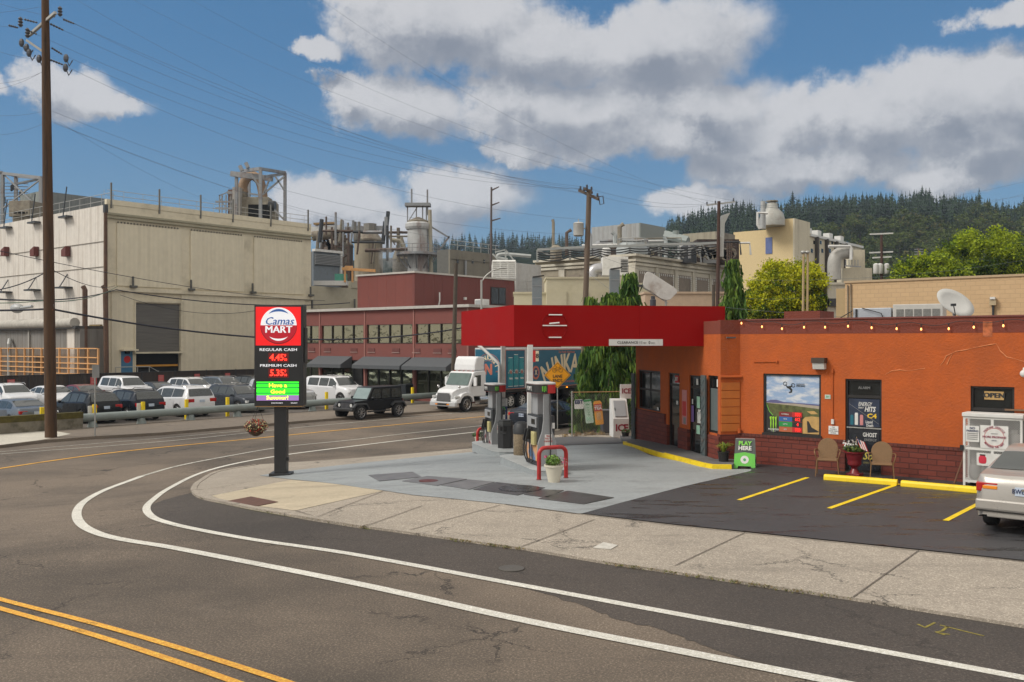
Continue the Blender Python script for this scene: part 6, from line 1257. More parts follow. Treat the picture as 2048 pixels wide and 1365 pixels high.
for px in (137, 74, 15):
    b = B(); yy = wh.y(px); zz = wh.zy(px, 505); b.prism([(yy - .42, zz - .4), (yy + .4, zz - .4), (yy + .4, zz + .2), (yy - .42, zz + .5)], 'x', -.5, -.02); b.build('vent_hood', mat('rust_hood', (.12, .03, .025), .7), wh.t)
for px in (137, 74, 18):
    b = B(); yy = wh.y(px); b.bb((-.9, yy - .8, 8.35), (-.0, yy + .8, 8.5)); b.bar((-.8, yy, 8.5), (0, yy + .2, 9.7), .08); b.bb((-.6, yy - .8, wh.z1 - .6), (-.02, yy + .8, wh.z1 - .45)); b.bar((-.5, yy, wh.z1 - .5), (-.3, yy - .3, wh.z1 + 2.2), .08); b.build('wall_bracket', M_dgry, wh.t)
for zz in (12.2, 10.0): b = B(); b.bb((-.05, .1, zz), (-.003, wh.LU, zz + .06)); b.build('seam', mat('seam', (.2, .18, .15), .8), wh.t)
# lean-to, old doorway, pipes on its left side
M_lean = corrug('lean_wall', (.20, .19, .175), .5, .3, 'y', (.10, .085, .065, .5), .7, .6)
ln = Bld('lean_to_shed', 'low grey lean-to shed with a rounded pale pipe along its roof', 'shed', 160, 652, 78.5, None, -70); ln.LV = 3.0; ln.shell([M_lean, M_lean], par=.1)
b = B(); b.tube([(-.2, .5, ln.z1 + .25), (-.2, ln.LU, ln.z1 + .25)], .45, 10); b.build('roof_pipe', mat('pale_lagging', (.40, .38, .34), .8, var=.25, sc=2), ln.t, True)
b = B(); b.bb((-.4, 0, ln.z1 - .25), (3.0, ln.LU, ln.z1)); b.build('eaves', mat('eave', (.05, .05, .05), .8), ln.t)
for px in (60, 100): yy = ln.y(px); b = B(); b.bb((-.15, yy - .12, -1), (-.003, yy + .12, ln.z1 - .3)); b.build('wall_post', mat('lean_post', (.34, .33, .30), .7), ln.t)
ln.onU(92, 712, 72, 745, M_well, 'opening', .05); b = B(); yy = ln.y(30); b.tube([(-.5, yy, -1), (-.5, yy, 3.3), (-.2, yy + .6, 3.7)], .2, 8); b.build('flue', M_galv, ln.t)
b = B(); b.ell((-.6, ln.y(48), ln.z1 + 1.7), (.5, .9, .45)); b.tube([(-.6, ln.y(50), ln.z1 + 1.7), (-.6, ln.y(78), ln.z1 + 1.8)], .14, 6); b.build('flood_light', mat('flood', (.35, .36, .36), .4), ln.t, True)
ln.onU(150, 655, 135, 760, M_stain, 'corrugated_sheet', .06)
b = B(); b.tube([D(170, 760, 79), D(170, 580, 79), D(166, 573, 79)], .22, 8); tag(b.build('vent_pipe', MT['rusty_pipe'], None, True), 'dark rusty vent pipe with a bent top beside the lean-to', 'vent pipe')
b = B(); b.tube([D(213, 760, 79), D(211, 580, 79), D(206, 572, 79)], .22, 8); tag(b.build('vent_pipe', MT['rusty_pipe'], None, True), 'dark rusty vent pipe with a bent top at the warehouse corner', 'vent pipe')
dw = thing('plank_doorway', 'old timber doorway between two rusty pipes', 'doorway', D(190, HY, 80.5), AV); dw.location.z = 0
b = B(); b.bb((0, -.9, -1), (.2, .9, 3.0)); b.build('opening', M_well, dw); b = B(); b.bb((-.05, -.95, 3.0), (.2, .95, 5.0)); b.build('plank_panel', mat('planks', (.22, .16, .07), .8, var=.4, sc=6), dw); b = B(); b.bb((-.1, .5, -1), (.0, .75, 3.0)); b.bb((-.1, -.8, -1), (0, -.6, 2.4)); b.build('timber', mat('old_timber', (.10, .07, .045), .9), dw)
# orange timber frames leaning behind the fence
M_timb = mat('new_timber', (.62, .33, .13), .7, var=.2, sc=3)
tf = thing('timber_screen', 'orange timber mesh screen leaning behind the car park fence', 'timber screen', D(196, HY, 75.5), AV); tf.location.z = 0
Lf = 27; z0, z1 = .3, 2.95
b = B()
for k in range(17): y = Lf * k / 16; b.bar((0, y, z0), (-.1, y - .25, z1 - .0), .13)
for z in (z0, .8, 1.25, 1.7, 2.2, z1): b.bar((-.08, 0, z), (-.08, Lf, z * .97), .09)
b.build('frame', M_timb, tf)
b = B(); [b.bar((.02, y * .16, z0), (.02, y * .16, z1 - .1), .015) for y in range(int(Lf / .16))]; b.build('mesh', mat('orange_mesh', (.35, .2, .09), .8), tf)
# fence of dark slats with red notices
f0 = UV(72, UVpx(72, -120)); f1 = UV(72, UVpx(72, 640)); fl_ = (f1 - f0).length; fn = thing('slatted_fence', 'long dark slatted chain link fence behind the parked cars', 'fence', (f0.x, f0.y, -1), AV)
M_slat = corrug('slats', (.045, .036, .032), .12, .3, 'x', (.09, .07, .05, .5), .8, .6)
fz = 1.95; b = B(); b.bb((0, 0, 0), (fl_, .05, fz)); b.build('slats', M_slat, fn); b = B(); [b.tube([(x, -.05, 0), (x, -.05, fz + .1)], .04, 6) for x in [3 * k for k in range(int(fl_ / 3) + 1)]]; b.tube([(0, -.05, fz + .03), (fl_, -.05, fz + .03)], .03, 5); b.build('posts', M_dgry, fn)
for i, (px, w9) in enumerate(zip((22, 187, 260, 322, 394, 455), ('leftmost, above the white car edge', 'partly behind the thin sign post', 'above the tall white suv', 'left of the roller door post', 'above the white crossover', 'rightmost, nearest the price sign'))):
    p = UV(71.85, UVpx(71.85, px)); t = thing('parking_notice', 'small red notice on the dark fence, %s' % w9, 'notice', (p.x, p.y, .42), AV, 'red notices on the dark fence'); b = B(); b.bb((-.26, -.02, -.29), (.26, 0, .29)); o = b.build('plate', mat('notice_red', (.45, .07, .07), .6), t)
    for k in range(4): b = B(); b.bb((-.19, -.026, .18 - .12 * k), (.19, -.021, .23 - .12 * k)); b.build('text_line', mat('notice_pale', (.5, .22, .2), .6), o)
# stair rail by the blue door
b = B(); q = wh.c + Vector((VX, VY, 0)) * wh.x(270) - Vector((UX, UY, 0)) * .8
rl = thing('stair_rail', 'galvanised handrail and steps outside the blue door', 'handrail', (q.x, q.y, 0), AV)
for x in (-2.2, -.2, .9, 1.8): b.tube([(x, 0, -1), (x, 0, 1.3 if x < 1 else .9)], .035, 5)
b.tube([(-2.2, 0, 1.3), (.9, 0, 1.3), (2.2, 0, .6)], .035, 5); b.tube([(-2.2, 0, .8), (.9, 0, .8)], .03, 5); b.build('rail', M_galv, rl)
# ---- dark red office
M_ofc = mat('office_red', (.175, .052, .042), .75, var=.08, sc=2, bump=.3, bsc=20, dirt=(.13, .045, .04, .4), dsc=.4); M_pent = corrug('penthouse_red', (.15, .034, .025), 2.2, .25, 'y', None, .6, .15); M_pent2 = corrug('penthouse_red2', (.13, .03, .024), 2.2, .25, 'x', None, .6, .15)
of = Bld('office_building', 'two storey dark red office with grey awnings and a mirror glass band', 'office', 937, 612, 65.4, None, 600); of.LV = 24; of.z1 = 6.05; zo = -1
zw0, zw1 = 3.38, 4.82; G0, G1 = -.5, 2.05
ofr = of.t
def wallsU(holes, z0, z1, nm, m, xa=0, xb=.25):
    b = B(); xs = [0, of.LU]; walls(b, 0, of.LU, z0, z1, 0, .25, holes); b.v = [(y_, x_, z_) for x_, y_, z_ in b.v]; return b.build(nm, m, ofr)
cols = [of.y(p) for p in (936, 828, 730, 640, 600)]
holes = []
for a, c in zip(cols, cols[1:]): holes += [(a + .18, c - .18, zw0, zw1), (a + .18, c - .18, G0, G1)]
wallsU(holes, -1, 5.95, 'wall', M_ofc)
b = B(); b.bb((.25, 0, -1), (of.LV, .25, 5.95)); b.build('wall', M_ofc, ofr); b = B(); b.bb((of.LV - .2, .25, -1), (of.LV, of.LU, 5.95)); b.build('wall', M_ofc, ofr)
b = B(); b.bb((-.25, -.25, 5.95), (of.LV, of.LU + .5, 6.15)); b.build('roof_edge', mat('pale_ledge', (.42, .40, .37), .6), ofr)
M_mir = mat('mirror_glass', (.27, .25, .17), .03, .9, var=.06, sc=.6); t_, n_, bb_ = nodes(M_mir); co_ = n_('ShaderNodeTexCoord').outputs['Object']; nn_ = n_('ShaderNodeTexNoise', co_, None, .9, 3.0, .5).outputs[0]; bp_ = n_('ShaderNodeBump'); bp_.inputs['Strength'].default_value = .12; bp_.inputs['Distance'].default_value = .2; t_.links.new(nn_, bp_.inputs['Height']); t_.links.new(bp_.outputs[0], bb_.inputs['Normal'])
bb_.inputs['Roughness'].default_value = .04
for i, (a, c) in enumerate(zip(cols, cols[1:])):
    for z0, z1, nm in ((zw0, zw1, 'window'), (G0, G1, 'shop_window')):
        b = B(); n9 = max(2, round((c - a) / 1.25)); t9 = .035
        b.bb((.03, a + .18, z1 - t9), (.12, c - .18, z1)); b.bb((-.03, a + .18, z0), (.12, c - .18, z0 + t9 * 1.3))
        for k in range(1, n9): yy = a + .18 + (c - a - .36) * k / n9; b.bb((.03, yy - t9, z0 + t9), (.12, yy + t9, z1 - t9))
        fo = b.build(nm, mat('bronze_frame', (.03, .025, .02), .4), ofr); b = B(); b.bb((.13, a + .15, z0 - .02), (.16, c - .15, z1 + .02)); b.build('pane', M_mir if z0 > 1 else mat('shop_glass', (.10, .11, .075), .03, .7, var=.3, sc=.5), fo)
    b = B(); b.bb((-.05, a - .07, 0), (-.002, a + .07, 5.9)); b.build('joint_strip', mat('strip', (.26, .11, .09), .7), ofr)
for px in (905, 875, 833, 792, 743, 708, 655, 624):
    yy = of.y(px); b = B(); b.bb((-.04, yy - .38, 2.72), (-.002, yy + .38, 3.0)); b.build('vent_grille', mat('vent_red', (.12, .035, .03), .7), ofr); b = B(); b.bb((-.06, yy - .42, 2.66), (-.002, yy + .42, 2.70)); b.build('vent_trim', mat('vent_trim', (.38, .27, .24), .7), ofr)
M_awn = mat('awning_canvas', (.075, .082, .09), .8, var=.06)
for pa, pb in ((704, 637), (822, 727), (915, 826)):
    y0, y1 = of.y(pa), of.y(pb); b = B(); b.add([(-.02, y0, 2.35), (-.02, y1, 2.35), (-1.2, y0, 1.72), (-1.2, y1, 1.72), (-1.2, y0, 1.45), (-1.2, y1, 1.45), (-.02, y0, 1.45), (-.02, y1, 1.45)], [(0, 1, 3, 2), (2, 3, 5, 4), (0, 2, 4, 6), (1, 7, 5, 3)]); b.build('awning', M_awn, ofr, solid=.02)
b = B(); yy = of.y(716); b.bb((-.01, yy - .5, -1), (.4, yy + .5, 1.95)); b.build('doorway', M_well, ofr)
ph = Bld('roof_penthouse', 'dark red ribbed penthouse block on the office roof', 'penthouse', 829, 546, 75, 1029, 715); ph.z0 = 6.12; ph.shell([M_pent2, M_pent]); b = B(); b.bb((-.12, -.12, ph.z1), (ph.LV + .1, ph.LU + .1, ph.z1 + .14)); b.build('coping', MT['pale_ledge'], ph.t)
wo = ph.onV(981, 575, 1011, 610, M_blk, 'window_frame', .05); ph.onV(983, 577, 995, 608, M_glass, 'pane', .07, wo); ph.onV(997, 577, 1009, 608, M_glass, 'pane', .07, wo)
ph.onV(927, 595, 931, 600, M_wht, 'wall_box', .15); b = B(); xx = ph.x(874); b.tube([(xx, -.1, 6.2), (xx, -.3, 6.9), (xx, -.3, 7.6)], .06, 6); b.build('wall_light', M_wht, ph.t)
ac = thing('air_conditioner', 'small window air conditioner on the office roof beside the street lamp', 'air conditioner', D(964, 606, 67), AV); b = B(); b.bb((-.35, -.4, -.3), (.35, .4, .25)); b.build('case', M_wht, ac, bev=.02); b = B(); b.bb((-.37, -.33, -.22), (-.352, .33, .17)); b.build('grille', M_gry, ac)
# ---- bins, bollards, guard pipe, low wall
for px, cm_, lb in ((826, 'bin_blue', 'blue wheeled bin beside the black off-roader'), (812, 'bin_dark', 'dark wheeled bin half behind the black off-roader')):
    v = UVpx(49.5, px); c = UV(49.5, v); t = thing('wheeled_bin', lb, 'wheeled bin', (c.x, c.y, -.87), AV); m = mat('bin_blue', (.02, .10, .32), .5) if cm_ == 'bin_blue' else mat('bin_dark', (.02, .025, .03), .5)
    b = B(); b.prism([(-.33, .08), (.33, .08), (.42, 1.15), (-.42, 1.15)], 'y', -.38, .38); b.build('body', m, t, bev=.03); b = B(); b.bb((-.45, -.42, 1.15), (.45, .42, 1.22)); b.build('lid', m, t, bev=.02); b = B(); b.bb((-.1, -.40, .7), (.12, -.385, .95)); b.build('emblem', M_wht if cm_ == 'bin_blue' else m, t)
Q0 = P(150, 862); up = Q0.x * UX + Q0.y * UY; v0 = Q0.x * VX + Q0.y * VY; up = 46.6
v0 = UVpx(up, 152); v1 = UVpx(up, 930); M_pipe = mat('grey_green_pipe', (.20, .235, .225), .5, var=.08, dirt=(.12, .12, .10, .3), dsc=1)
g0 = UV(up, v0); rz_ = AV; t = thing('guard_pipe', 'long fat grey pipe used as a low guard rail along the car park', 'guard rail', (g0.x, g0.y, -.87), rz_); Lg = v1 - v0
b = B(); b.tube([(0, 0, .50), (Lg, 0, .50)], .21, 16); b.build('pipe', M_pipe, t, True)
b = B(); b.tube([(-.01, 0, .50), (0, 0, .50)], .215, 16); b.build('end_cap', mat('pipe_cap', (.28, .31, .30), .5), t)
for px in (185, 283, 381, 475, 564, 625, 720, 868): x = UVpx(up, px) - v0; b = B(); b.lathe([(.26, 0), (.22, .12), (.17, .3)], (x, 0, 0), 12); b.build('support', M_pipe, t)
for i, px in enumerate((84, 91, 189, 286, 373, 455, 653, 825)):
    c = UV(up + .5, UVpx(up + .5, px)); t = thing('yellow_bollard', 'yellow flat topped marker post, %s' % ('left one of the pair beside the big wooden pole', 'right one of the pair beside the big wooden pole', 'behind the thin street sign post', 'in front of the dark suv', 'in front of the white minivan', 'in front of the blue grey suv', 'in front of the silver suv beside the price sign', 'in front of the blue bin')[i], 'marker post', (c.x, c.y, -.87), AV, 'yellow marker posts along the pipe')
    b = B(); b.bb((-.09, -.07, 0), (.09, .07, 1.12)); b.build('post', M_yelb, t, bev=.01); b = B(); b.bb((-.10, -.075, .4), (.10, -.069, .46)); b.build('band', M_blk, t)
    if i in (2, 3): b = B(); b.bb((-.3, .08, .45), (.12, .11, 1.05)); b.build('backing_board', M_wht, t)
lw0 = UV(46.3, UVpx(46.3, -150)); lw1 = UV(46.3, UVpx(46.3, 166)); L = (lw1 - lw0).length; t = thing('low_wall', 'low mossy concrete wall behind the big wooden pole', 'wall', (lw0.x, lw0.y, -.9), AV)
mc = mat('stained_wall', (.19, .17, .13), .9, var=.3, sc=2, dirt=(.06, .055, .03, .8), dsc=1.2, bump=.4); b = B(); b.bb((0, 0, 0), (L, .35, .55)); b.build('wall', mc, t); b = B(); b.bb((-.01, -.02, .55), (L + .01, .37, .85)); b.build('moss_top', mat('moss', (.075, .062, .012), .95, var=.5, sc=4, bump=.8, bsc=20), t)
# thin street sign post
p = P(190, 878, .13); t = thing('street_sign', 'thin galvanised sign post seen edge on in front of the black suv', 'street sign', p, R(75)); b = B(); b.tube([(0, 0, 0), (0, 0, 3.3)], .035, 6); b.build('post', M_galv, t); b = B(); b.bb((-.23, -.05, 2.7), (.23, -.035, 3.3)); b.build('plate', M_galv, t)
# ---- poles
M_wood = streaky(mat('pole_wood', (.075, .038, .017), .85, var=.25, sc=3, bump=.6, bsc=12, stretch=(4, 4, .5)), (.022, .013, .008), .75, (5, 5, .25)); M_wood2 = mat('grey_pole_wood', (.13, .095, .07), .85, var=.25, sc=3, stretch=(4, 4, .5)); M_wood3 = mat('dark_pole_wood', (.06, .03, .022), .8, var=.2); M_ins = mat('insulator', (.07, .075, .09), .4)
M_wire2 = mat('power_wire', (.12, .14, .17), .7)
def ins(b, x, y, z, h=.35, r=.07): b.lathe([(r * .4, 0), (r, h * .2), (r * .5, h * .35), (r, h * .5), (r * .5, h * .65), (r * .9, h * .8), (r * .3, h)], (x, y, z), 8)
pb = P(102, 881); top = D(89.5, -60, 42.5)
t = thing('utility_pole', 'tall weathered brown wooden utility pole at the left edge', 'utility pole', (pb.x, pb.y, pb.z)); dz = top - pb; loc = lambda f_: (dz.x * f_, dz.y * f_, dz.z * f_)
b = B(); b.tube([loc(0), loc(.25), loc(.5), loc(.75), loc(1)], [.26, .245, .22, .19, .15], 18); b.build('pole', M_wood, t, True)
def ptop(px, py): q = D(px, py, 42.5 + .0) - pb; return q
a_, c_ = ptop(38, 58), ptop(124, 35); b = B(); b.bar((a_.x, a_.y + .9, a_.z), (c_.x, c_.y - .6, c_.z), .12, .12); b.build('crossarm', M_galv, t); b = B(); a_, c_ = ptop(53, 81), ptop(88, 105); b.bar(a_, c_, .10, .10); b.build('crossarm', M_galv, t)
for px, py in ((41, 54), (120, 33), (55, 76)): b = B(); q = ptop(px, py); ins(b, q.x, q.y, q.z, .45, .12); b.build('insulator', M_ins, t)
for pts_ in (((17, 51), (36, 56)), ((48, 39), (75, 46)), ((52, 60), (74, 69)), ((97, 31), (110, 34)), ((126, 39), (149, 48)), ((100, 48), (127, 61)), ((103, 96), (124, 109)), ((100, 120), (126, 130))):
    b = B(); q0, q1 = ptop(*pts_[0]), ptop(*pts_[1]); b.tube([q0.lerp(q1, k / 10) for k in range(11)], [.02, .06, .02, .06, .02, .06, .02, .06, .02, .05, .02], 6); b.build('string_insulator', M_ins, t)
for px, py in ((43, 86), (53, 96), (58, 106), (78, 118), (132, 117), (131, 136)): b = B(); q = ptop(px, py); b.ell(q, (.13, .1, .2), 0, 6, 5); b.tube([q, (q.x + .15, q.y, q.z - .35), (q.x + .3, q.y, q.z - .1)], .03, 5); b.build('fuse_switch', M_ins, t)
for px, py, h_ in ((92, 832, .06), (96, 822, .1)): b = B(); q = ptop(102, py) ; b.lathe([(.262, 0), (.262, h_)], (q.x * .99, q.y, q.z), 16); b.build('yellow_tag', M_yelb, t) if False else None
b = B(); q = ptop(104, 797); b.bb((q.x - .05, q.y - .27, q.z), (q.x + .2, q.y - .24, q.z + .07)); b.bb((q.x + .02, q.y - .27, q.z - .22), (q.x + .14, q.y - .24, q.z - .16)); b.build('yellow_tag', M_yelb, t)
b = B(); q = ptop(107, 620); b.bb((q.x - .02, q.y - .25, q.z - .2), (q.x + .12, q.y - .18, q.z + .25)); b.build('bracket', M_galv, t); b = B(); b.bb((q.x - .1, q.y - .3, q.z - .05), (q.x + .1, q.y - .2, q.z + .02)); b.build('orange_tag', mat('orange_tag', (.7, .2, .02), .5), t)
def pole(px, topy, basey, Y, r0, r1, m, lab, name='utility_pole', cat='utility pole', lean=0):
    zt = CH + (HY - topy) * Y / F; zb = CH + (HY - basey) * Y / F; x = (px - CX) * Y / F; t = thing(name, lab, cat, (x, Y, zb)); b = B(); b.tube([(0, 0, 0), (lean / 2, 0, (zt - zb) / 2), (lean, 0, zt - zb)], [r0, (r0 + r1) / 2, r1], 12); b.build('pole', m, t, True)
    return t, (lambda qx, qy, dy=0: Vector(((qx - CX) * (Y + dy) / F - x, dy, CH + (HY - qy) * (Y + dy) / F - zb)))
t, L_ = pole(905, 527, 803, 63.5, .17, .13, mat('stub_wood', (.075, .06, .045), .9, var=.3), 'short dark broken topped pole in front of the office windows', lean=.25)
t, L_ = pole(1163, 380, 850, 48, .165, .13, M_wood2, 'grey wooden utility pole with a transformer rising behind the canopy', lean=.40)
b = B(); b.bar(L_(1158, 381, .5), L_(1197, 399, -.5), .12, .14); b.build('crossarm', mat('arm_wood', (.09, .065, .05), .8), t); b = B(); b.bar(L_(1170, 378, -.6), L_(1184, 386, .6), .10, .12); b.build('crossarm', MT['arm_wood'], t)
for px, py in ((1161, 379), (1168, 381), (1174, 376), (1183, 380), (1195, 393)): b = B(); q = L_(px, py); ins(b, q.x, q.y, q.z - .05, .22, .07); b.build('insulator', M_ins, t)
b = B(); q = L_(1157, 473); b.lathe([(.20, 0), (.27, .04), (.27, .62), (.29, .66), (.2, .72)], q, 16); b.tube([(q.x, q.y, q.z + .7), (q.x, q.y, q.z + .9)], .03, 6); b.tube([(q.x, q.y, q.z + .4), (q.x + .5, q.y, q.z + .4)], .03, 6); b.build('transformer', mat('transformer_grey', (.42, .42, .40), .5), t, True)
b = B(); q = L_(1202, 402); b.tube([(q.x - .12, 0, q.z + .2), (q.x + .1, 0, q.z + .25), (q.x + .15, 0, q.z - .15), (q.x - .05, 0, q.z - .2), (q.x - .12, 0, q.z + .2)], .03, 5); b.build('fuse_switch', M_ins, t)
t, L_ = pole(1434, 403, 700, 58, .13, .10, M_wood3, 'dark brown utility pole with a thin metal crossarm behind the canopy end', lean=.12)
b = B(); b.bar(L_(1413, 411, 0), L_(1470, 404, 0), .08, .08); b.build('crossarm', M_galv, t); b = B(); b.bb(L_(1438, 470) - Vector((0, 0, 1.4)), L_(1448, 473) + Vector((0, .3, 0))); b.build('transformer', mat('transformer_grey', (.42, .42, .40), .5), t, bev=.05)
for px, py in ((1414, 410), (1431, 408), (1467, 403)): b = B(); q = L_(px, py); ins(b, q.x, q.y, q.z, .2, .06); b.build('insulator', M_ins, t)
t, L_ = pole(1427, 570, 700, 57, .11, .10, MT['stub_wood'], 'short stub pole just left of the dark brown pole', lean=0)
t, L_ = pole(981, 375, 640, 100, .16, .10, mat('steel_brown', (.09, .07, .065), .6), 'slim tall steel transmission pole with three short arms', 'transmission_pole', 'transmission pole', lean=.1)
for y0, y1, xe in ((381, 374, 998), (411, 405, 999), (442, 437, 1001)): b = B(); b.tube([L_(983, y0), L_(xe, y1)], [.10, .06], 6); b.build('arm', MT['steel_brown'], t)
t, L_ = pole(963, 560, 700, 62.5, .08, .07, M_galv, 'pale street lamp on a curved arm behind the canopy', 'street_lamp', 'street lamp')
b = B(); b.tube(smoothpath([L_(963, 565), L_(972, 552), L_(985, 542), L_(1000, 538)], 4), .04, 6); b.build('arm', M_galv, t, True); b = B(); q = L_(1006, 537); b.ell(q, (.32, .14, .07)); b.build('lamp_head', M_galv, t, True)
for px, lb in ((1606, 'left of two thin tan poles with round caps above the store roof'), (1614.5, 'right of two thin tan poles with round caps above the store roof')):
    t, L_ = pole(px, 506, 640, 33, .045, .04, mat('tan_pole', (.38, .28, .15), .7), lb, 'vent_pole', 'pole', lean=.02); b = B(); q = L_(px, 505); b.ell(q, (.09, .09, .06)); b.build('cap', M_galv, t, True)
# distant pole group at right
t, L_ = pole(1763, 470, 640, 80, .14, .11, M_wood3, 'far utility pole with three white crossarms and small transformers', 'utility_pole', 'utility pole')
for y, a, c in ((468, 1740, 1786), (505, 1739, 1786), (515, 1745, 1783)): b = B(); b.bar(L_(a, y + 1), L_(c, y - 1), .1, .12); b.build('crossarm', M_wht, t)
for px in (1752, 1760, 1773): b = B(); q = L_(px, 548); b.lathe([(.2, 0), (.24, .05), (.24, .8), (.1, .9)], q, 10); b.build('transformer', M_wht, t, True)
t, L_ = pole(1837, 497, 600, 130, .14, .12, M_wood2, 'very distant small pole with four short crossarms', 'utility_pole', 'utility pole')
for y in (499, 504, 509): b = B(); b.bar(L_(1829, y), L_(1846, y), .09); b.build('crossarm', M_gry, t)
# ---- overhead wires
NW = [0]; WT = .0055
def wire(p, q, sag, r=.018, m=None, lab=None):
    p, q = Vector(p), Vector(q); b = B(); N_ = 24; b.tube([p.lerp(q, k / N_) - Vector((0, 0, sag * 4 * (k / N_) * (1 - k / N_))) for k in range(N_ + 1)], r, 4, cap=False); NW[0] += 1
    o = b.build('power_line', m or M_wire2); tag(o, lab or 'thin overhead wire across the blue sky', 'wire', 'overhead wires in the sky'); return o
LP, RP = 42.5, 48
Wr = [((149, 48), LP, (1161, 378), RP, 2.6), ((127, 61), LP, (1174, 375), RP, 2.8), ((120, 34), LP, (1195, 392), RP, 2.2), ((75, 70), LP, (1168, 380), RP, 3.0), ((124, 109), LP, (1183, 379), RP, 3.4), ((126, 130), LP, (1170, 440), RP, 3.2), ((103, 222), LP, (1169, 470), RP, 3.0), ((105, 243), LP, (1165, 500), RP, 3.2), ((106, 246), LP, (800, 470), 90, 1.5), ((118, 244), LP, (440, 408), 82, 1.0)]
ORD = ['highest', 'second highest', 'third highest', 'fourth highest', 'fifth highest', 'sixth highest', 'seventh highest', 'eighth highest', 'ninth highest', 'lowest']
for i, (a, da, c, dc, sg_) in enumerate(Wr): wire(D(*a, da), D(*c, dc), sg_ * .42, WT, lab='%s of the thin wires leaving the big left pole to the right' % ORD[i])
for i, (a, da, c, dc, sg_) in enumerate((((120, -20), 45, (1195, 392), RP, 3.5), ((210, -30), 60, (1434, 405), 58, 4.0), ((330, -30), 60, (1467, 402), 58, 4.0), ((560, -60), 60, (1414, 409), 58, 3.0))): wire(D(*a, da), D(*c, dc), sg_ * .45, WT, lab='high sky wire coming in from the top edge, %s from the left' % ['first', 'second', 'third', 'fourth'][i])
for i, (a, da, c, dc, sg_) in enumerate((((1183, 379), RP, (1431, 407), 58, .5), ((1195, 392), RP, (1414, 410), 58, .5), ((1434, 405), 58, (2150, 335), 70, 1.8), ((1467, 402), 58, (2150, 352), 72, 2.6), ((1431, 408), 58, (2150, 372), 74, 1.4), ((1470, 560), 57, (2120, 508), 60, .8), ((1449, 615), 40, (2100, 640), 36, .3), ((1433, 560), 57, (1170, 500), RP, .6), ((1434, 590), 57, (1650, 590), 60, .4), ((1170, 540), RP, (1300, 620), 44, .3))): wire(D(*a, da), D(*c, dc), sg_ * .7, WT * 1.1, lab=['upper thin wire between the grey and brown poles', 'lower thin wire between the grey and brown poles', 'topmost wire over the conifer ridge at right', 'second wire over the conifer ridge at right', 'third wire over the conifer ridge at right', 'pale wire crossing in front of the lime green tree crown', 'wire just above the store parapet at right', 'wire crossing the boarded mill windows', 'wire low in front of the lime green tree', 'wire crossing the tilted white panel'][i])
for i, (a, da, c, dc, sg_) in enumerate((((102, 10), LP, (-80, 30), LP, .1), ((100, 33), LP, (-80, -20), LP, .1), ((45, 55), LP, (-80, 25), LP, .2), ((96, 137), LP, (-80, 180), LP, .4), ((98, 138), LP, (-80, 160), LP, .4), ((98, 220), LP, (-80, 218), LP, .3), ((99, 242), LP, (-80, 262), LP, .4), ((75, 118), LP, (-80, 62), LP, .3))): wire(D(*a, da), D(*c, dc), sg_, WT, lab='thin wire from the big pole to the left edge, %s' % ['topmost', 'rising to the top edge', 'from the crossarm end', 'lower of the falling pair', 'upper of the falling pair', 'nearly level', 'lowest', 'from the lower crossarm'][i])
M_cab = mat('thick_cable', (.015, .017, .03), .7); M_gcab = mat('green_cable', (.10, .16, .11), .7)
for a, da, c, dc, sg_, r, m, lb in (((-80, 620), LP, (101, 618), LP, .05, .045, M_cab, 'thick black cable left of the big pole'), ((105, 619), LP, (925, 656), 66, 1.1, .045, M_cab, 'thick black cable from the big pole past the price sign to the office'), ((-80, 592), LP, (232, 580), 79, .5, .04, M_cab, 'black cable passing the warehouse side wall'), ((232, 580), 79, (700, 606), 96, .7, .045, M_cab, 'black cable along the warehouse front'),
                                ((-80, 604), LP, (104, 600), LP, .1, .02, M_gcab, 'thin green cable left of the big pole'), ((105, 604), LP, (235, 573), 79, .3, .025, M_gcab, 'thin green cable from the big pole to the warehouse'), ((-80, 580), LP, (100, 540), LP, .4, .025, M_cab, 'sagging dark service wire at the left edge'), ((105, 540), LP, (230, 572), 79, .4, .02, M_cab, 'dark service wire from the big pole to the warehouse corner'), ((-80, 485), 50, (650, 602), 96, .6, .02, M_cab, 'long thin wire crossing both warehouse walls'),
                                ((240, 590), 79, (520, 620), 92, .9, .02, M_cab, 'loose looping wire on the warehouse front')):
    o = wire(D(*a, da), D(*c, dc), sg_, r, m, lb); o['group'] = ''; del o['group']; o['category'] = 'cable'; o.name = 'cable'
# ---- roof plant on the warehouse
M_stl = mat('plant_steel', (.26, .27, .28), .5, .3, dirt=(.16, .08, .05, .5), dsc=.8); M_ductt = mat('tan_duct', (.28, .19, .12), .7, var=.3, dirt=(.12, .07, .04, .6), dsc=.4); M_oldm = mat('old_metal', (.22, .195, .15), .7, var=.3, dirt=(.08, .05, .035, .6), dsc=.5)
def at(px, py, d_): return D(px, py, d_)
t = thing('roof_exhaust', 'tan elbow duct inside a steel gantry on the warehouse roof', 'roof plant', (0, 0, 0)); Yc = 100
b = B()
for (x, y0, y1, dd_) in ((473, 351, 440, 98), (521, 340, 438, 95), (570, 346, 445, 99), (498, 350, 400, 103)): b.bar(at(x, y0, dd_), at(x, y1, dd_), .30, .30)
b.build('gantry_legs', M_stl, t)
b = B(); b.bar(at(462, 348, 98), at(545, 358, 97), .35, .55); b.bar(at(482, 343, 99), at(521, 338, 95), .25, .35); b.bar(at(521, 338, 95), at(570, 346, 99), .25, .3); b.bar(at(530, 354, 96), at(569, 348, 99), .2, .3); b.build('gantry_beams', M_stl, t)
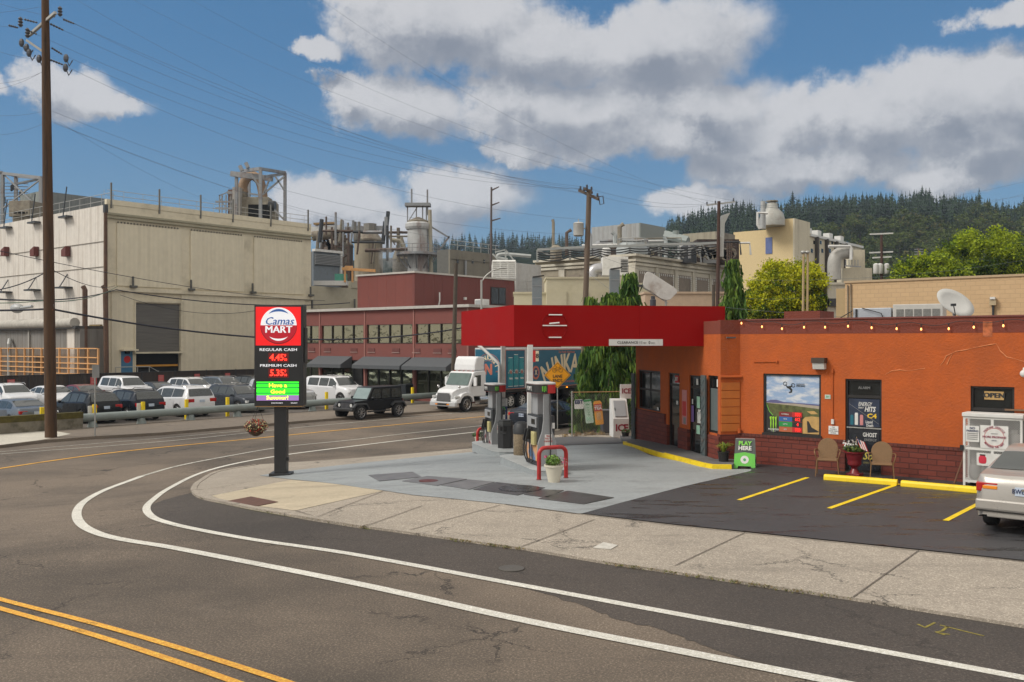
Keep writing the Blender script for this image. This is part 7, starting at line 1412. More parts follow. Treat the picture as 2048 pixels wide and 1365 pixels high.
b = B(); [b.bar(at(*p0, 96), at(*p1, 96), .16, .16) for p0, p1 in (((501, 347), (520, 375)), ((538, 361), (528, 386)), ((569, 353), (525, 390)), ((551, 354), (569, 382)), ((496, 387), (521, 391)), ((549, 420), (569, 441)))]; b.build('gantry_braces', M_stl, t)
b = B(); b.tube(smoothpath([at(487, 386, Yc), at(486, 372, Yc), at(493, 357, Yc), at(506, 352, Yc), at(519, 362, Yc), at(525, 385, Yc), at(527, 410, Yc)], 5), [.55] + [.5] * 29 + [.42], 14); b.build('elbow_duct', M_ductt, t, True)
b = B(); b.tube([at(484, 384, Yc), at(484, 390, Yc), at(489, 397, Yc)], [.62, .66, .45], 12); b.build('duct_collar', M_oldm, t, True)
q = at(502, 415, Yc); b = B(); b.box(q, (4.2, 1.6, 2.0)); b.box((q.x + .3, q.y - .2, q.z - 1.5), (3.2, 1.6, 1.2)); b.build('fan_housing', mat('cream_metal', (.34, .31, .24), .6, dirt=(.1, .06, .04, .5), dsc=.6), t, bev=.05)
b = B(); b.box(at(475, 408, Yc - 1), (.8, 1, 3.4)); b.build('side_duct', mat('pale_duct', (.40, .38, .35), .6), t); b = B(); b.box(at(468, 418, Yc), (1.0, 1, 4)); b.build('rust_duct', mat('rust_duct', (.17, .10, .075), .8), t)
b = B(); b.box(at(518, 425, Yc - 1.2), (2.2, .4, 1.6)); b.build('dark_inlet', M_well, t); b = B(); q = at(544, 413, Yc - 1); b.tube([(q.x - .3, q.y, q.z), (q.x + .35, q.y, q.z)], .55, 14); b.build('motor', M_dgry, t, True)
b = B(); b.lathe([(1.0, 0), (1.0, 1.6), (.7, 2.0)], at(539, 440, Yc), 12); b.build('tank', M_oldm, t, True)
b = B()
for x in (439, 444, 452, 462): b.bar(at(x, 390, 99), at(x, 432, 99), .10)
for y in (404, 417): b.bar(at(431, y, 99), at(466, y, 99), .12, .2)
b.bar(at(438, 392, 99), at(455, 385, 99), .1); b.bar(at(455, 386, 99), at(470, 386, 99), .3, .3); b.bar(at(439, 404, 99), at(446, 392, 99), .08); b.bar(at(452, 417, 99), at(444, 404, 99), .08); b.build('ladder_platform', M_stl, t)
for px, py in ((494, 331), (482, 337)): b = B(); b.box(at(px, py, 97), (.35, .3, .6), 0, 0, 0, R(-25)); b.tube([at(px, py + 3, 97), at(px + 2, 342, 97)], .04, 5); b.build('flood_lamp', M_gry, t)
t = thing('roof_gantry', 'open steel frame with insulators on the far left roof', 'steel frame', (0, 0, 0)); b = B()
for x0, y0, x1, y1, dd_ in ((5, 346, 5, 450, 99), (82, 356, 82, 445, 96), (32, 352, 32, 440, 104), (-40, 340, 5, 346, 99)): b.bar(at(x0, y0, dd_), at(x1, y1, dd_), .32, .32)
b.bar(at(5, 347, 99), at(83, 356, 96), .25, .3); b.bar(at(32, 353, 104), at(83, 357, 96), .2, .3); b.bar(at(5, 347, 99), at(32, 353, 104), .2, .2); b.bar(at(34, 368, 100), at(82, 358, 96), .2); b.bar(at(8, 350, 99), at(78, 417, 96), .12); b.bar(at(80, 360, 96), at(5, 418, 99), .12); b.build('frame', M_stl, t)
b = B()
for k in range(8): b.bar(at(-5, 366 + k * 7, 100), at(56, 368 + k * 6, 100), .07)
b.build('conductors', M_stl, t)
for k in range(12): b = B(); q = at(6 + (k * 17) % 50, 370 + (k * 13) % 40, 99.5); ins(b, q.x, q.y, q.z, .7, .16); b.build('insulator', M_ins, t)
t = thing('roof_box', 'stained beige roof vent box with a row of holes', 'roof vent', D(52, 420, 95)); b = B(); b.box((0, 0, 0), (2.4, 2.0, 1.6), 0, R(-10)); b.box((0, 0, -1.3), (1.9, 1.6, 1.2), 0, R(-10)); b.build('box', M_oldm, t, bev=.04); b = B(); [b.box((-.7 + .42 * k + .2, -1.1, -.45), (.26, .1, .2)) for k in range(4)]; b.build('vents', M_well, t)
M_gcor = corrug('grey_cladding', (.17, .185, .18), .7, .4, 'x', None, .6, .5); M_gcor2 = corrug('grey_cladding2', (.22, .24, .225), .7, .4, 'y', None, .6, .5)
g1 = Bld('grey_plant_house', 'grey corrugated plant house on the warehouse roof', 'plant house', 82, 382, 96, 240, 40); g1.z0 = 14.8; g1.shell([M_gcor, M_gcor2])
# ---- mill beyond the warehouse
M_crw = mat('cream_wall', (.42, .39, .30), .75, var=.06, dirt=(.28, .25, .18, .5), dsc=.3)
an = Bld('mill_annex', 'low cream annex wall between the warehouse and the office', 'building', 622, 572, 97.6, 760, None); an.LU = 6; an.shell([M_crw, M_crw]); b = B(); b.bb((an.x(702), -.1, an.z1), (an.LV, .5, an.z1 + .8)); b.build('parapet', M_crw, an.t); b = B(); b.bb((an.x(630), -.3, an.z1 - 2.6), (an.LV, -.005, an.z1 - 2.4)); b.build('ledge', M_crw, an.t)
for px in (620, 705): b = B(); xx = an.x(px); b.bb((xx - .1, -.4, an.z1 - 2.4), (xx + .1, -.3, an.z1 - 1.2)); b.build('ledge_bracket', MT['brk'], an.t)
M_lou = mat('louvre_grey', (.12, .13, .135), .6)
lb_ = Bld('louvred_house', 'blue grey plant house with a band of louvres', 'plant house', 627, 503, 112, 683, None); lb_.LU = 5; lb_.shell([mat('bluegrey_wall', (.16, .19, .22), .6, dirt=(.1, .09, .08, .4)), M_lou]); o1 = lb_.onV(628, 510, 682, 532, M_lou, 'louvre_band', .2)
for k in range(7): lb_.onV(628, 511 + k * 3, 682, 512.3 + k * 3, M_gry, 'louvre', .3, o1)
b = B(); b.bar((lb_.LV - .2, -.1, lb_.z1 - 4), (lb_.LV - .2, -.1, lb_.z1 + .1), .3); b.bb((0, -.3, lb_.z1), (lb_.LV, .3, lb_.z1 + .3)); b.build('trim', M_wht, lb_.t)
M_silo = streaky(mat('silo_concrete', (.30, .26, .19), .85, var=.12, sc=.6), (.035, .032, .028), .95, (.6, .6, .03))
def cyl(name, lab, cat, px, y0, y1, Y, w_, m, cone=0, extra=None):
    q = D(px, y1, Y); r = w_ * Y / F / 2; h = (y1 - y0) * Y / F; t = thing(name, lab, cat, q); b = B(); b.lathe([(r, -6), (r, h)], (0, 0, 0), 28); b.build('shell', m, t, True)
    b = B(); b.lathe([(r * 1.02, h), (r * 1.02, h + .2), (r * .2, h + .3 + cone), (.05, h + .35 + cone)], (0, 0, 0), 28); b.build('roof', M_oldm, t, True)
    b = B(); b.lathe([(r * 1.04, h * .96), (r * 1.04, h * .98)], (0, 0, 0), 28); b.build('hoop', M_dgry, t); return t, r, h
cyl('silo', 'stained round concrete silo with a conical cap', 'silo', 737, 483, 548, 135, 56, M_silo, 2.0); cyl('silo', 'rusty brown silo behind the steel tower', 'silo', 676, 492, 560, 140, 60, streaky(mat('silo_rust', (.13, .10, .08), .85, var=.3), (.04, .03, .025), .7, (.6, .6, .05)), 1.2); cyl('silo', 'small cone topped dark silo left of the white tower', 'silo', 802, 520, 552, 132, 34, mat('silo_dark', (.17, .16, .14), .8, var=.3), 3.0)
t, r, h = cyl('tank_tower', 'white rusting tank tower ringed by a pipe platform', 'tank tower', 836, 446, 548, 120, 42, streaky(mat('tank_paint', (.44, .45, .45), .6, var=.06), (.15, .07, .045), .7, (.5, .5, .12)), .4)
b = B(); zd = (548 - 507) * 120 / F; b.lathe([(r * 1.0, zd - .3), (r * 2.1, zd - .3), (r * 2.1, zd), (r * 1.0, zd)], (0, 0, 0), 20); b.build('platform', M_stl, t); b = B(); [b.tube([(r * 2.05 * math.cos(k * .35), r * 2.05 * math.sin(k * .35), zd), (r * 2.05 * math.cos(k * .35), r * 2.05 * math.sin(k * .35), zd + 1.0)], .04, 4) for k in range(18)]; [b.tube([(r * 2.05 * math.cos(k * .35), r * 2.05 * math.sin(k * .35), zd + z) for k in range(19)], .04, 4, cap=False) for z in (.5, 1.0)]; b.build('railing', M_stl, t)
b = B(); [b.bar((r * math.cos(a), r * math.sin(a), zd - 2), (r * 2 * math.cos(a), r * 2 * math.sin(a), zd - .3), .15) for a in (3.4, 4.0, 4.7, 5.4, 6.0)]; b.build('platform_struts', M_stl, t)
b = B(); b.lathe([(r * 1.12, h - .9), (r * 1.22, h - .6), (r * 1.22, h - .2), (r * 1.1, h)], (0, 0, 0), 20); b.build('top_ring', MT['tank_paint'], t); b = B(); b.box((0, 0, h + 2.3), (r * 2.4, 1.6, .4)); [b.bar((x, 0, h), (x, 0, h + 2.2), .14) for x in (-r, -.2, .6, r * .8)]; b.bar((-r, 0, h), (0, 0, h + 2.2), .1); b.build('top_frame', M_stl, t)
b = B(); b.tube([(-r * .6, 0, h + 2.3), (-r * .6, 0, h + 4.4)], .12, 5); b.tube([(r * .9, 0, h + 1), (r * .9, 0, h + 4.3)], .12, 5); b.build('masts', M_stl, t); b = B(); b.tube([(r * 1.15, -.5, h + 1.6), (r * 1.3, -.5, 0)], .25, 8); b.tube([(-r * 2.6, 0, zd + 1.8), (-r * 1.7, 0, zd + 1.6), (-r * 1.2, 0, zd + .4)], .25, 8); b.build('pipework', mat('pipe_cream', (.35, .32, .25), .6), t, True)
b = B(); b.bar((r * 1.1, 0, h - .4), (r * 3.0, 0, zd + 2), .35, .2); b.bar((r * 3.0, 0, zd + 2.2), (r * 1.8, 0, zd), .35, .2); b.build('stairs', M_stl, t)
t = thing('pipe_bridge', 'tangle of pipes and walkways above the round silos', 'pipe bridge', (0, 0, 0)); Yp = 128
rnd = random.Random(3)
b = B(); b.bar(at(622, 462, Yp), at(685, 458, Yp), .9, 1.0); b.build('covered_conveyor', M_wht, t); b = B(); b.tube([at(625, 472, Yp), at(675, 466, Yp), at(682, 472, Yp), at(682, 550, Yp)], .75, 10); b.build('large_pipe', mat('pipe_tan', (.25, .22, .17), .7, dirt=(.1, .07, .05, .5)), t, True)
b = B()
for x in (664, 671, 686, 697): b.bar(at(x, 455, Yp - 1), at(x, 556, Yp - 1), .28)
for k in range(6): y = 462 + k * 16; b.bar(at(664, y, Yp - 1), at(697, y, Yp - 1), .2); b.bar(at(664, y, Yp - 1), at(686, y + 16, Yp - 1), .12); b.bar(at(697, y, Yp - 1), at(671, y + 16, Yp - 1), .12)
b.build('steel_tower', mat('tower_rust', (.10, .07, .055), .8, var=.4), t)
b = B()
for y in (454, 458, 463): b.bar(at(690, y + 2, Yp), at(770, y, Yp), .28)
for k in range(9): b.bar(at(692 + k * 9, 466, Yp), at(696 + k * 9, 452, Yp), .12)
b.bar(at(770, 458, Yp), at(790, 490, Yp), .2); b.bar(at(760, 455, Yp), at(781, 480, Yp), .2); b.bar(at(785, 482, Yp), at(805, 486, Yp), .35); b.build('walkway', M_stl, t)
b = B(); b.bar(at(629, 449, Yp), at(672, 447, Yp), 1.4, .25); b.bar(at(634, 450, Yp), at(634, 462, Yp), .12); b.bar(at(640, 452, Yp), at(660, 456, Yp), .3); b.build('canopy_roof', mat('ochre_roof', (.30, .2, .1), .8), t)
for px, y0, y1, r_ in ((709, 444, 465, .3), (718, 444, 470, .22), (740, 448, 462, .9), (714, 462, 482, .5), (696, 446, 456, .15)): b = B(); b.tube([at(px, y0, Yp), at(px, y1, Yp)], r_, 8); b.build('riser_pipe', mat('riser', (.2, .19, .17), .7), t)
b = B(); [b.bar(at(628 + rnd.uniform(0, 40), 470 + rnd.uniform(0, 50), Yp + 2), at(628 + rnd.uniform(0, 40), 470 + rnd.uniform(0, 60), Yp + 2), .25) for _ in range(16)]; b.build('braces', MT['tower_rust'], t)
t = thing('timber_shelter', 'orange timber roof frame with a green box below', 'timber frame', (0, 0, 0)); b = B(); b.bar(at(684, 538, 99), at(751, 542, 99), .25, .3); b.bar(at(690, 535, 101), at(706, 535, 101), .2, .3); [b.bar(at(x, 538, 99), at(x, 565, 99), .2) for x in (690, 705)]; b.build('frame', M_timb, t); b = B(); b.box(at(682, 556, 99.5), (1.2, .8, .8)); b.build('green_box', mat('teal_box', (.08, .32, .24), .6), t)
b = B(); b.bb(at(627, 571, 99), at(697, 563, 100)); tag(b.build('white_duct', M_wht), 'long white duct lying on the cream annex roof', 'duct')
# concrete block, white louvre, box tank
M_conc = streaky(mat('raw_concrete', (.20, .185, .15), .9, var=.15, sc=.8), (.10, .09, .075), .6, (.5, .5, .1))
cb2 = Bld('concrete_block', 'plain grey concrete block with a roof railing', 'building', 900, 499, 108, 1000, 874); cb2.shell([M_conc, mat('concrete_dark', (.12, .12, .11), .9, var=.2)]); b = B(); b.bb((-.1, -.1, cb2.z1 - 1.1), (cb2.LV, 0, cb2.z1 - 1.0)); b.build('string_course', M_conc, cb2.t)
b = B(); [b.tube([(.1, .1, cb2.z1 + z), (cb2.LV, .1, cb2.z1 + z)], .04, 4) for z in (.6, 1.1)]; [b.tube([(x, .1, cb2.z1), (x, .1, cb2.z1 + 1.1)], .04, 4) for x in [k * 1.4 for k in range(int(cb2.LV / 1.4) + 1)]]; b.build('railing', M_galv, cb2.t); b = B(); b.tube([(cb2.x(929), -.2, cb2.zx(929, 522)), (cb2.x(929), -.2, 5)], .15, 6); b.build('pipe', M_gry, cb2.t)
lv = thing('louvre_screen', 'white slatted louvre screen behind the office penthouse', 'louvre screen', D(985, HY, 86), 0); lv.location.z = 0
z0, z1 = CH + (684 - 612) * 86 / F, CH + (684 - 523) * 86 / F; wd = 46 * 86 / F; b = B(); [b.box((wd / 2, 0, z0 + (z1 - z0) * k / 22), (wd, .3, .12), 0, 0, R(30)) for k in range(23)]; b.build('slats', M_wht, lv); b = B(); [b.bb((x - .06, -.12, z0), (x + .06, .1, z1)) for x in (0, wd / 3, wd * 2 / 3, wd)]; b.build('uprights', M_wht, lv); b = B(); b.bb((0, .2, z0), (wd, .3, z1)); b.build('backing', M_dgry, lv)
bt = Bld('white_tank_box', 'stained white boxy tank house beside the louvre screen', 'tank house', 1032, 526, 86.5, 1082, None); bt.LU = 3; bt.shell([streaky(mat('box_white', (.42, .42, .41), .6), (.2, .13, .1), .4, (1, 1, .1)), M_wht]); b = B(); [b.tube([(x, -.5, bt.z1 - 4.4), (x, -.5, bt.z1 - 1.6)], .03, 4) for x in (.3, .8, 1.3, 1.8)]; [b.tube([(.3, -.5, z), (1.8, -.5, z)], .03, 4) for z in (bt.z1 - 1.7, bt.z1 - 2.4)]; b.build('ladder_cage', M_galv, bt.t)
for x0_, t_ in ((0, 0),): b = B(); b.bar(D(990, 505, 90), D(1011, 500, 90), .12); b.bar(D(1011, 500, 90), D(1011, 524, 90), .14); b.bar(D(1011, 500, 90), D(1030, 524, 90), .14); b.bar(D(985, 508, 90), D(1000, 524, 90), .14); b.tube(smoothpath([D(1015, 520, 92), D(996, 516, 92), D(998, 510, 92), D(1015, 509, 92), D(1062, 513, 92)], 4), .2, 6); tag(b.build('roof_pipes', mat('pale_frame', (.36, .38, .37), .6)), 'pale green pipe frame above the louvre screen', 'pipe frame')
# low cream range in front with two ducts
fr = Bld('cream_range', 'low cream painted range with blind panels behind the canopy', 'building', 1092, 560, 74, None, 1032); fr.LV = 0
def flatb(name, lab, px0, px1, top, Y, m, dep=5, zb=-1, cat='building'):
    t = thing(name, lab, cat, D(px0, HY, Y), 0); t.location.z = 0; W_ = (px1 - px0) * Y / F; zt = CH + (HY - top) * Y / F; b = B(); b.bb((0, 0, zb), (W_, dep, zt)); b.build('wall', m, t); b = B(); b.bb((-.08, -.08, zt), (W_ + .08, dep, zt + .15)); b.build('coping', m, t); return t, W_, zt
bpy.data.objects.remove(fr.t)
M_cry = mat('cream_yellow', (.50, .46, .33), .75, var=.05, dirt=(.35, .31, .2, .4), dsc=.4)
t, W_, zt = flatb('cream_range', 'low cream wall with blind panels between the grey ducts', 1093, 1225, 558, 74, M_cry)
for px0, px1 in ((1100, 1133), (1143, 1176), (1186, 1215)): b = B(); b.bb(((px0 - 1093) * 74 / F, -.07, CH + (684 - 625) * 74 / F), ((px1 - 1093) * 74 / F, -.002, CH + (684 - 583) * 74 / F)); b.build('blind_panel', M_cry, t)
t, W_, zt = flatb('cream_wall_low', 'lowest cream wall section right of the penthouse', 1028, 1093, 588, 75, M_cry)
t, W_, zt = flatb('cream_range_end', 'cream wall end right of the tall grey duct', 1225, 1300, 570, 76, M_cry)
for px, y0, lb in ((1074, 556, 'grey square roof duct with a tilted black cap, left one'), (1229, 540, 'grey square roof duct beside the weeping cedar top')):
    t = thing('roof_duct', lb, 'duct', D(px, 625, 72)); h = (625 - y0) * 72 / F; b = B(); b.bb((-.38, -.3, 0), (.38, .3, h)); b.build('duct', mat('duct_grey', (.15, .18, .20), .5, dirt=(.2, .2, .2, .4)), t, bev=.02); b = B(); b.box((.1, 0, h + .1), (.9, .7, .08), 0, 0, 0, R(-8)); b.build('cap', M_blk, t); b = B(); [b.bb((-.4, -.32, z), (.4, .32, z + .05)) for z in (h * .4, h * .75)]; b.build('flange', M_gry, t)
# white mill building with paned bays
M_mw = streaky(mat('mill_white', (.52, .49, .41), .75, var=.06, dirt=(.28, .24, .18, .5), dsc=.3), (.22, .18, .13), .5, (.5, .5, .15))
mw = Bld('mill_building', 'old off-white mill building with boarded bays and white diamond trim', 'mill building', 1270, 508, 88, 1478, 1070); mw.shell([M_mw, mat('mill_side', (.30, .265, .20), .8, var=.12, dirt=(.12, .1, .08, .6), dsc=.3)], par=.6)
for dz_, d9 in ((.0, .35), (.5, .22), (.85, .15)): b = B(); b.bb((-d9, -d9, mw.z1 - dz_ - .22), (mw.LV + .1, -.003, mw.z1 - dz_)); b.bb((-d9, 0, mw.z1 - dz_ - .22), (-.003, mw.LU, mw.z1 - dz_)); b.build('cornice', M_mw, mw.t)
M_brd = mat('boarded', (.22, .185, .15), .85, var=.15, dirt=(.08, .07, .06, .5), dsc=.5)
bays = ((1278, 1309), (1316, 1347), (1354, 1382), (1390, 1417), (1423, 1449), (1455, 1474))
for i, (a, c) in enumerate(bays):
    x0, x1 = mw.x(a), mw.x(c); zt, zb_ = mw.z1 - 1.55, mw.z1 - 3.45; b = B(); b.bb((x0, -.05, zb_), (x1, -.004, zt)); o = b.build('boarded_window', M_brd, mw.t); b = B(); n9 = 9
    for k in range(n9): z = zb_ + (zt - zb_) * (k + .3) / n9; b.box((x1 - .12, -.075, z), (.14, .04, .14), 0, 0, 0, R(45)); b.box((x0 + .12, -.075, z), (.14, .04, .14), 0, 0, 0, R(45)) if i else None
    for k in range(8): x = x0 + (x1 - x0) * (k + .5) / 8; b.bb((x - .05, -.08, zt - .28), (x + .05, -.052, zt - .08)); b.bb((x - .05, -.08, zb_ + .05), (x + .05, -.052, zb_ + .2)) if i else None
    b.build('white_trim', mat('bright_trim', (.66, .66, .62), .6), o)
    xp = mw.x((c + (bays[i + 1][0] if i < 5 else c + 6)) / 2); b = B(); b.bb((xp - .28, -.16, -1), (xp + .28, -.003, mw.z1 - 1.1)); b.build('pilaster', M_mw, mw.t)
for a, c in ((1095, 1120), (1131, 1160), (1245, 1262)): y0, y1 = mw.y(c), mw.y(a); b = B(); b.bb((-.06, y0, mw.z1 - 4.2), (-.004, y1, mw.z1 - 1.7)); b.build('boarded_window', M_brd, mw.t)
for a in (1125, 1180, 1266): y0 = mw.y(a); b = B(); b.bb((-.2, y0 - .35, -1), (-.003, y0 + .35, mw.z1 - 1.1)); b.build('pilaster', M_mw, mw.t)
# rooftop truss with black hoses
t = thing('cable_truss', 'long white roof truss carrying sagging black hoses', 'roof truss', (0, 0, 0)); b = B()
A_ = [(1075, 500), (1140, 496), (1200, 494), (1260, 492), (1318, 489), (1400, 488), (1440, 486)]
for (x0, y0), (x1, y1) in zip(A_, A_[1:]): b.bar(at(x0, y0, 90), at(x1, y1, 90), .22)
for x, y in A_: b.bar(at(x, y, 90), at(x, y + 24, 90), .2)
for x0, y0, x1, y1 in ((1077, 502, 1110, 515), (1345, 514, 1400, 490), (1405, 490, 1418, 520), (1322, 491, 1368, 516), (1300, 500, 1355, 516)): b.bar(at(x0, y0, 90), at(x1, y1, 90), .13)
b.build('truss', mat('truss_white', (.34, .35, .34), .6), t)
for k in range(4):
    b = B(); pts_ = []
    for (x0, y0), (x1, y1) in zip(A_, A_[1:]):
        for j in range(6): f_ = j / 6; pts_.append(at(x0 + (x1 - x0) * f_, y0 + 5 + k * 4.2 + (y1 - y0) * f_ + 6 * 4 * f_ * (1 - f_) * (.5 + .2 * k), 89.5))
    b.tube(pts_, .06, 5); b.build('hose', M_blkp, t, True)
gs = Bld('grey_shed', 'grey corrugated rooftop shed open below', 'rooftop shed', 1281, 446, 118, 1331, 1183, zb=16.2); gs.shell([M_gcor2, corrug('pale_cladding', (.33, .34, .34), .7, .4, 'y', (.2, .18, .15, .4), .6, .5)])
b = B(); b.bb((.4, .4, 11.5), (gs.LV - .3, gs.LU - .2, 16.2)); b.build('dark_interior', mat('interior_rust', (.05, .035, .03), .9, var=.5), gs.t)
b = B()
for f_ in (0.02, .2, .35, .5, .65, .8, .97): b.bar((.1, gs.LU * f_, 10), (.1, gs.LU * f_, 16.3), .25)
for f_ in (.2, .5, .8): b.bar((gs.LV * f_, .1, 10), (gs.LV * f_, .1, 16.3), .3)
b.bar((0, 0, 14), (0, gs.LU, 14), .2); b.bar((0, 0, 13), (gs.LV, 0, 13), .2); b.build('columns', mat('col_ochre', (.32, .27, .17), .7), gs.t)
b = B(); b.tube([at(1330, 473, 112), at(1376, 483, 110)], .5, 8); b.tube([at(1330, 466, 113), at(1376, 478, 111)], .3, 8); b.tube([at(1352, 478, 112), at(1352, 462, 112)], .4, 8); tag(b.build('roof_pipes', mat('pipe_green', (.22, .25, .24), .6)), 'bundle of pale pipes running from the grey shed to the cream mill', 'pipes')
t = thing('round_clarifier', 'pale round tank with railings on the mill roof', 'tank', D(1264, 505, 92)); b = B(); b.lathe([(1.5, -1), (1.6, .3), (1.3, .8), (1.3, .9)], (0, 0, 0), 18); b.build('tank', mat('pale_metal', (.36, .39, .39), .5), t, True); b = B(); [b.tube([(1.4 * math.cos(k * .35), 1.4 * math.sin(k * .35), 1.3) for k in range(19)], .04, 4, cap=False)]; [b.tube([(1.4 * math.cos(k * .7), 1.4 * math.sin(k * .7), .5), (1.4 * math.cos(k * .7), 1.4 * math.sin(k * .7), 1.3)], .03, 4) for k in range(9)]; b.build('railing', M_galv, t)
t = thing('vent_unit', 'white box vent with dark louvres and a silver elbow', 'roof vent', D(1222, 548, 80)); b = B(); b.box((.3, 0, .6), (2.2, 1.6, 1.6)); b.build('box', M_wht, t, bev=.03); b = B(); [b.bb((.75, -.83, .1 + .14 * k), (1.35, -.8, .17 + .14 * k)) for k in range(8)]; b.build('louvres', M_well, t); b = B(); b.tube(smoothpath([Vector(v) for v in ((-1.6, 0, -.9), (-1.6, 0, .1), (-1.1, 0, .4), (0, 0, .2))], 4), .5, 10); b.build('elbow', mat('silver_duct', (.4, .4, .41), .35, .5), t, True)
# cream mill tower, right
M_crm2 = mat('mill_cream', (.62, .49, .27), .8, var=.05, dirt=(.5, .38, .2, .3), dsc=.1); M_crm3 = streaky(mat('mill_cream_light', (.56, .51, .39), .8, var=.06), (.25, .2, .14), .5, (.4, .4, .1))
ct = Bld('cream_mill_tower', 'tall cream mill tower with a rounded vent on top', 'mill tower', 1589, 437, 145, 1620, 1532); ct.shell([M_crm3, M_crm2]); 
cl2 = Bld('cream_mill_block', 'cream mill block with faded arches and a blue door', 'mill block', 1532, 460, ct.c.y + UY * ct.y(1532) + .3, None, 1467); cl2.LV = 8; cl2.shell([M_crm2, M_crm2]); cl2.onU(1505, 496, 1498, 510, mat('blue_shutter', (.10, .14, .32), .6), 'blue_door', .1) if False else None
b = B(); yy = ct.y(1538); zz = ct.zy(1538, 508); b.bb((-.1, yy - .55, zz), (-.01, yy + .55, zz + 2.6)); b.build('blue_door', mat('blue_shutter', (.10, .14, .32), .6), ct.t)
cw = Bld('mill_wing', 'long weathered white mill wing with dark downpipes', 'mill wing', 1620, 467, 150, 1724, None); cw.LU = 10; cw.shell([M_crm3, M_crm3])
for px in (1631, 1651, 1670, 1689): b = B(); xx = cw.x(px); b.bb((xx - .35, -.5, 0), (xx + .35, -.003, cw.z1 - .4)); b.build('downpipe', mat('downpipe_dark', (.06, .05, .04), .8), cw.t)
for px in (1623, 1636, 1644, 1659, 1678): cw.onV(px - 1.5, 498, px + 2, 506, M_glass, 'window', .08)
for px in (1626, 1645, 1668, 1690): b = B(); xx = cw.x(px); b.bb((xx - .8, .5, cw.z1 - .2), (xx + .8, 1.6, cw.z1 + 1.0)); b.build('roof_vent', M_wht, cw.t)
b = B(); b.bb((-.2, -.3, cw.z1 - .5), (cw.LV, -.003, cw.z1 - .1)); b.build('cornice', M_wht, cw.t)
t = thing('dome_vent', 'ribbed silver dome vent on top of the cream tower', 'vent', D(1544, 440, 146)); b = B(); b.lathe([(2.0, -1), (2.0, 0), (1.7, 1.0), (.9, 1.8), (.8, 2.6), (.2, 2.8)], (0, 0, 0), 20); b.build('dome', mat('dome_silver', (.36, .36, .33), .5, dirt=(.2, .12, .08, .4)), t, True); b = B(); b.lathe([(.9, 2.8), (.9, 3.0)], (0, 0, 0), 12); b.build('cap', M_oldm, t)
b = B(); b.tube([at(1526, 458, 142), at(1526, 403, 142)], [.45, .38], 10); tag(b.build('chimney', mat('chimney_grey', (.36, .37, .37), .5), None, True), 'slim pale steel chimney beside the dome vent', 'chimney')
b = B(); b.tube([at(1520, 458, 141), at(1515, 450, 141), at(1515, 426, 141), at(1535, 427, 141)], .22, 6); tag(b.build('bent_pipe', M_wht, None, True), 'thin white bent pipe beside the slim chimney', 'pipe')
t2 = Bld('tan_shed', 'tan corrugated shed left of the cream block', 'shed', 1434, 463, 120, 1470, 1365); t2.shell([M_oldm, corrug('tan_cladding', (.32, .29, .22), .9, .4, 'y', (.2, .17, .12, .4), .7, .5)])
b = B(); b.prism([(-.1, 0), (.8, .3), (.25, -.8), (.15, -3.2), (-.2, -3.2), (-.2, -.6)], 'y', -.2, .2); o = b.build('blower_horn', M_galv); o.location = at(1444, 432, 96); tag(o, 'flared galvanised funnel beside the dark brown pole', 'funnel')
t = thing('elbow_stack', 'large off-white elbow duct and stack at the end of the mill wing', 'duct', (0, 0, 0)); b = B(); b.tube(smoothpath([at(1669, 560, 120), at(1669, 522, 120), at(1680, 508, 120), at(1702, 505, 120)], 5), .85, 14); b.build('elbow', mat('elbow_grey', (.38, .37, .34), .5, dirt=(.2, .17, .13, .4), dsc=.5), t, True); q = at(1716, 500, 121); b = B(); b.bb((q.x - .9, q.y, -1), (q.x + .9, q.y + 2, q.z)); b.bb((q.x - 2.0, q.y - .1, -1), (q.x + 1.8, q.y + 2.2, q.z - 2.4)); b.build('stack', M_crm3, t); b = B(); b.tube([at(1657, 493, 119), at(1700, 493, 119), at(1702, 497, 119), at(1702, 520, 119)], .2, 6); b.build('thin_pipe', M_wht, t, True)
b = B(); b.bar(at(1690, 532, 119), at(1722, 534, 119), .15); [b.bar(at(x, 520, 119), at(x, 533, 119), .08) for x in range(1692, 1722, 6)]; b.build('platform', M_stl, t)
t = thing('roof_clutter', 'jumble of pipes, boxes and tanks crowding the mill roof', 'roof plant', (0, 0, 0)); rnd = random.Random(12); CMs = [M_oldm, M_stl, M_wht, M_gry, MT['tower_rust'], MT['pale_metal'], M_dgry]
for k in range(34):
    px = rnd.uniform(1100, 1462); yb = 512 + (px - 1270) * .05 if px > 1270 else 512; Yq = rnd.uniform(93, 104); q = at(px, yb, Yq); ty = rnd.randrange(4); m = rnd.choice(CMs); b = B()
    if ty == 0: b.box((q.x, q.y, q.z + .5), (rnd.uniform(.6, 2.2), 1, rnd.uniform(.8, 2.4))); nm = 'box'
    elif ty == 1: h = rnd.uniform(1.2, 3.4); b.tube([q, (q.x, q.y, q.z + h), (q.x + rnd.uniform(-.5, .5), q.y, q.z + h + .3)], rnd.uniform(.08, .25), 7); nm = 'vent_pipe'
    elif ty == 2: z = q.z + rnd.uniform(.5, 2); b.tube([(q.x - 2.5, q.y, z), (q.x + 2.5, q.y, z + .1), (q.x + 2.6, q.y, z - 1.2)], rnd.uniform(.07, .2), 6); nm = 'pipe_run'
    else: r = rnd.uniform(.4, .9); b.lathe([(r, -.5), (r, r * 1.4), (r * .4, r * 1.8)], q, 12); nm = 'tank'
    b.build(nm, m, t)
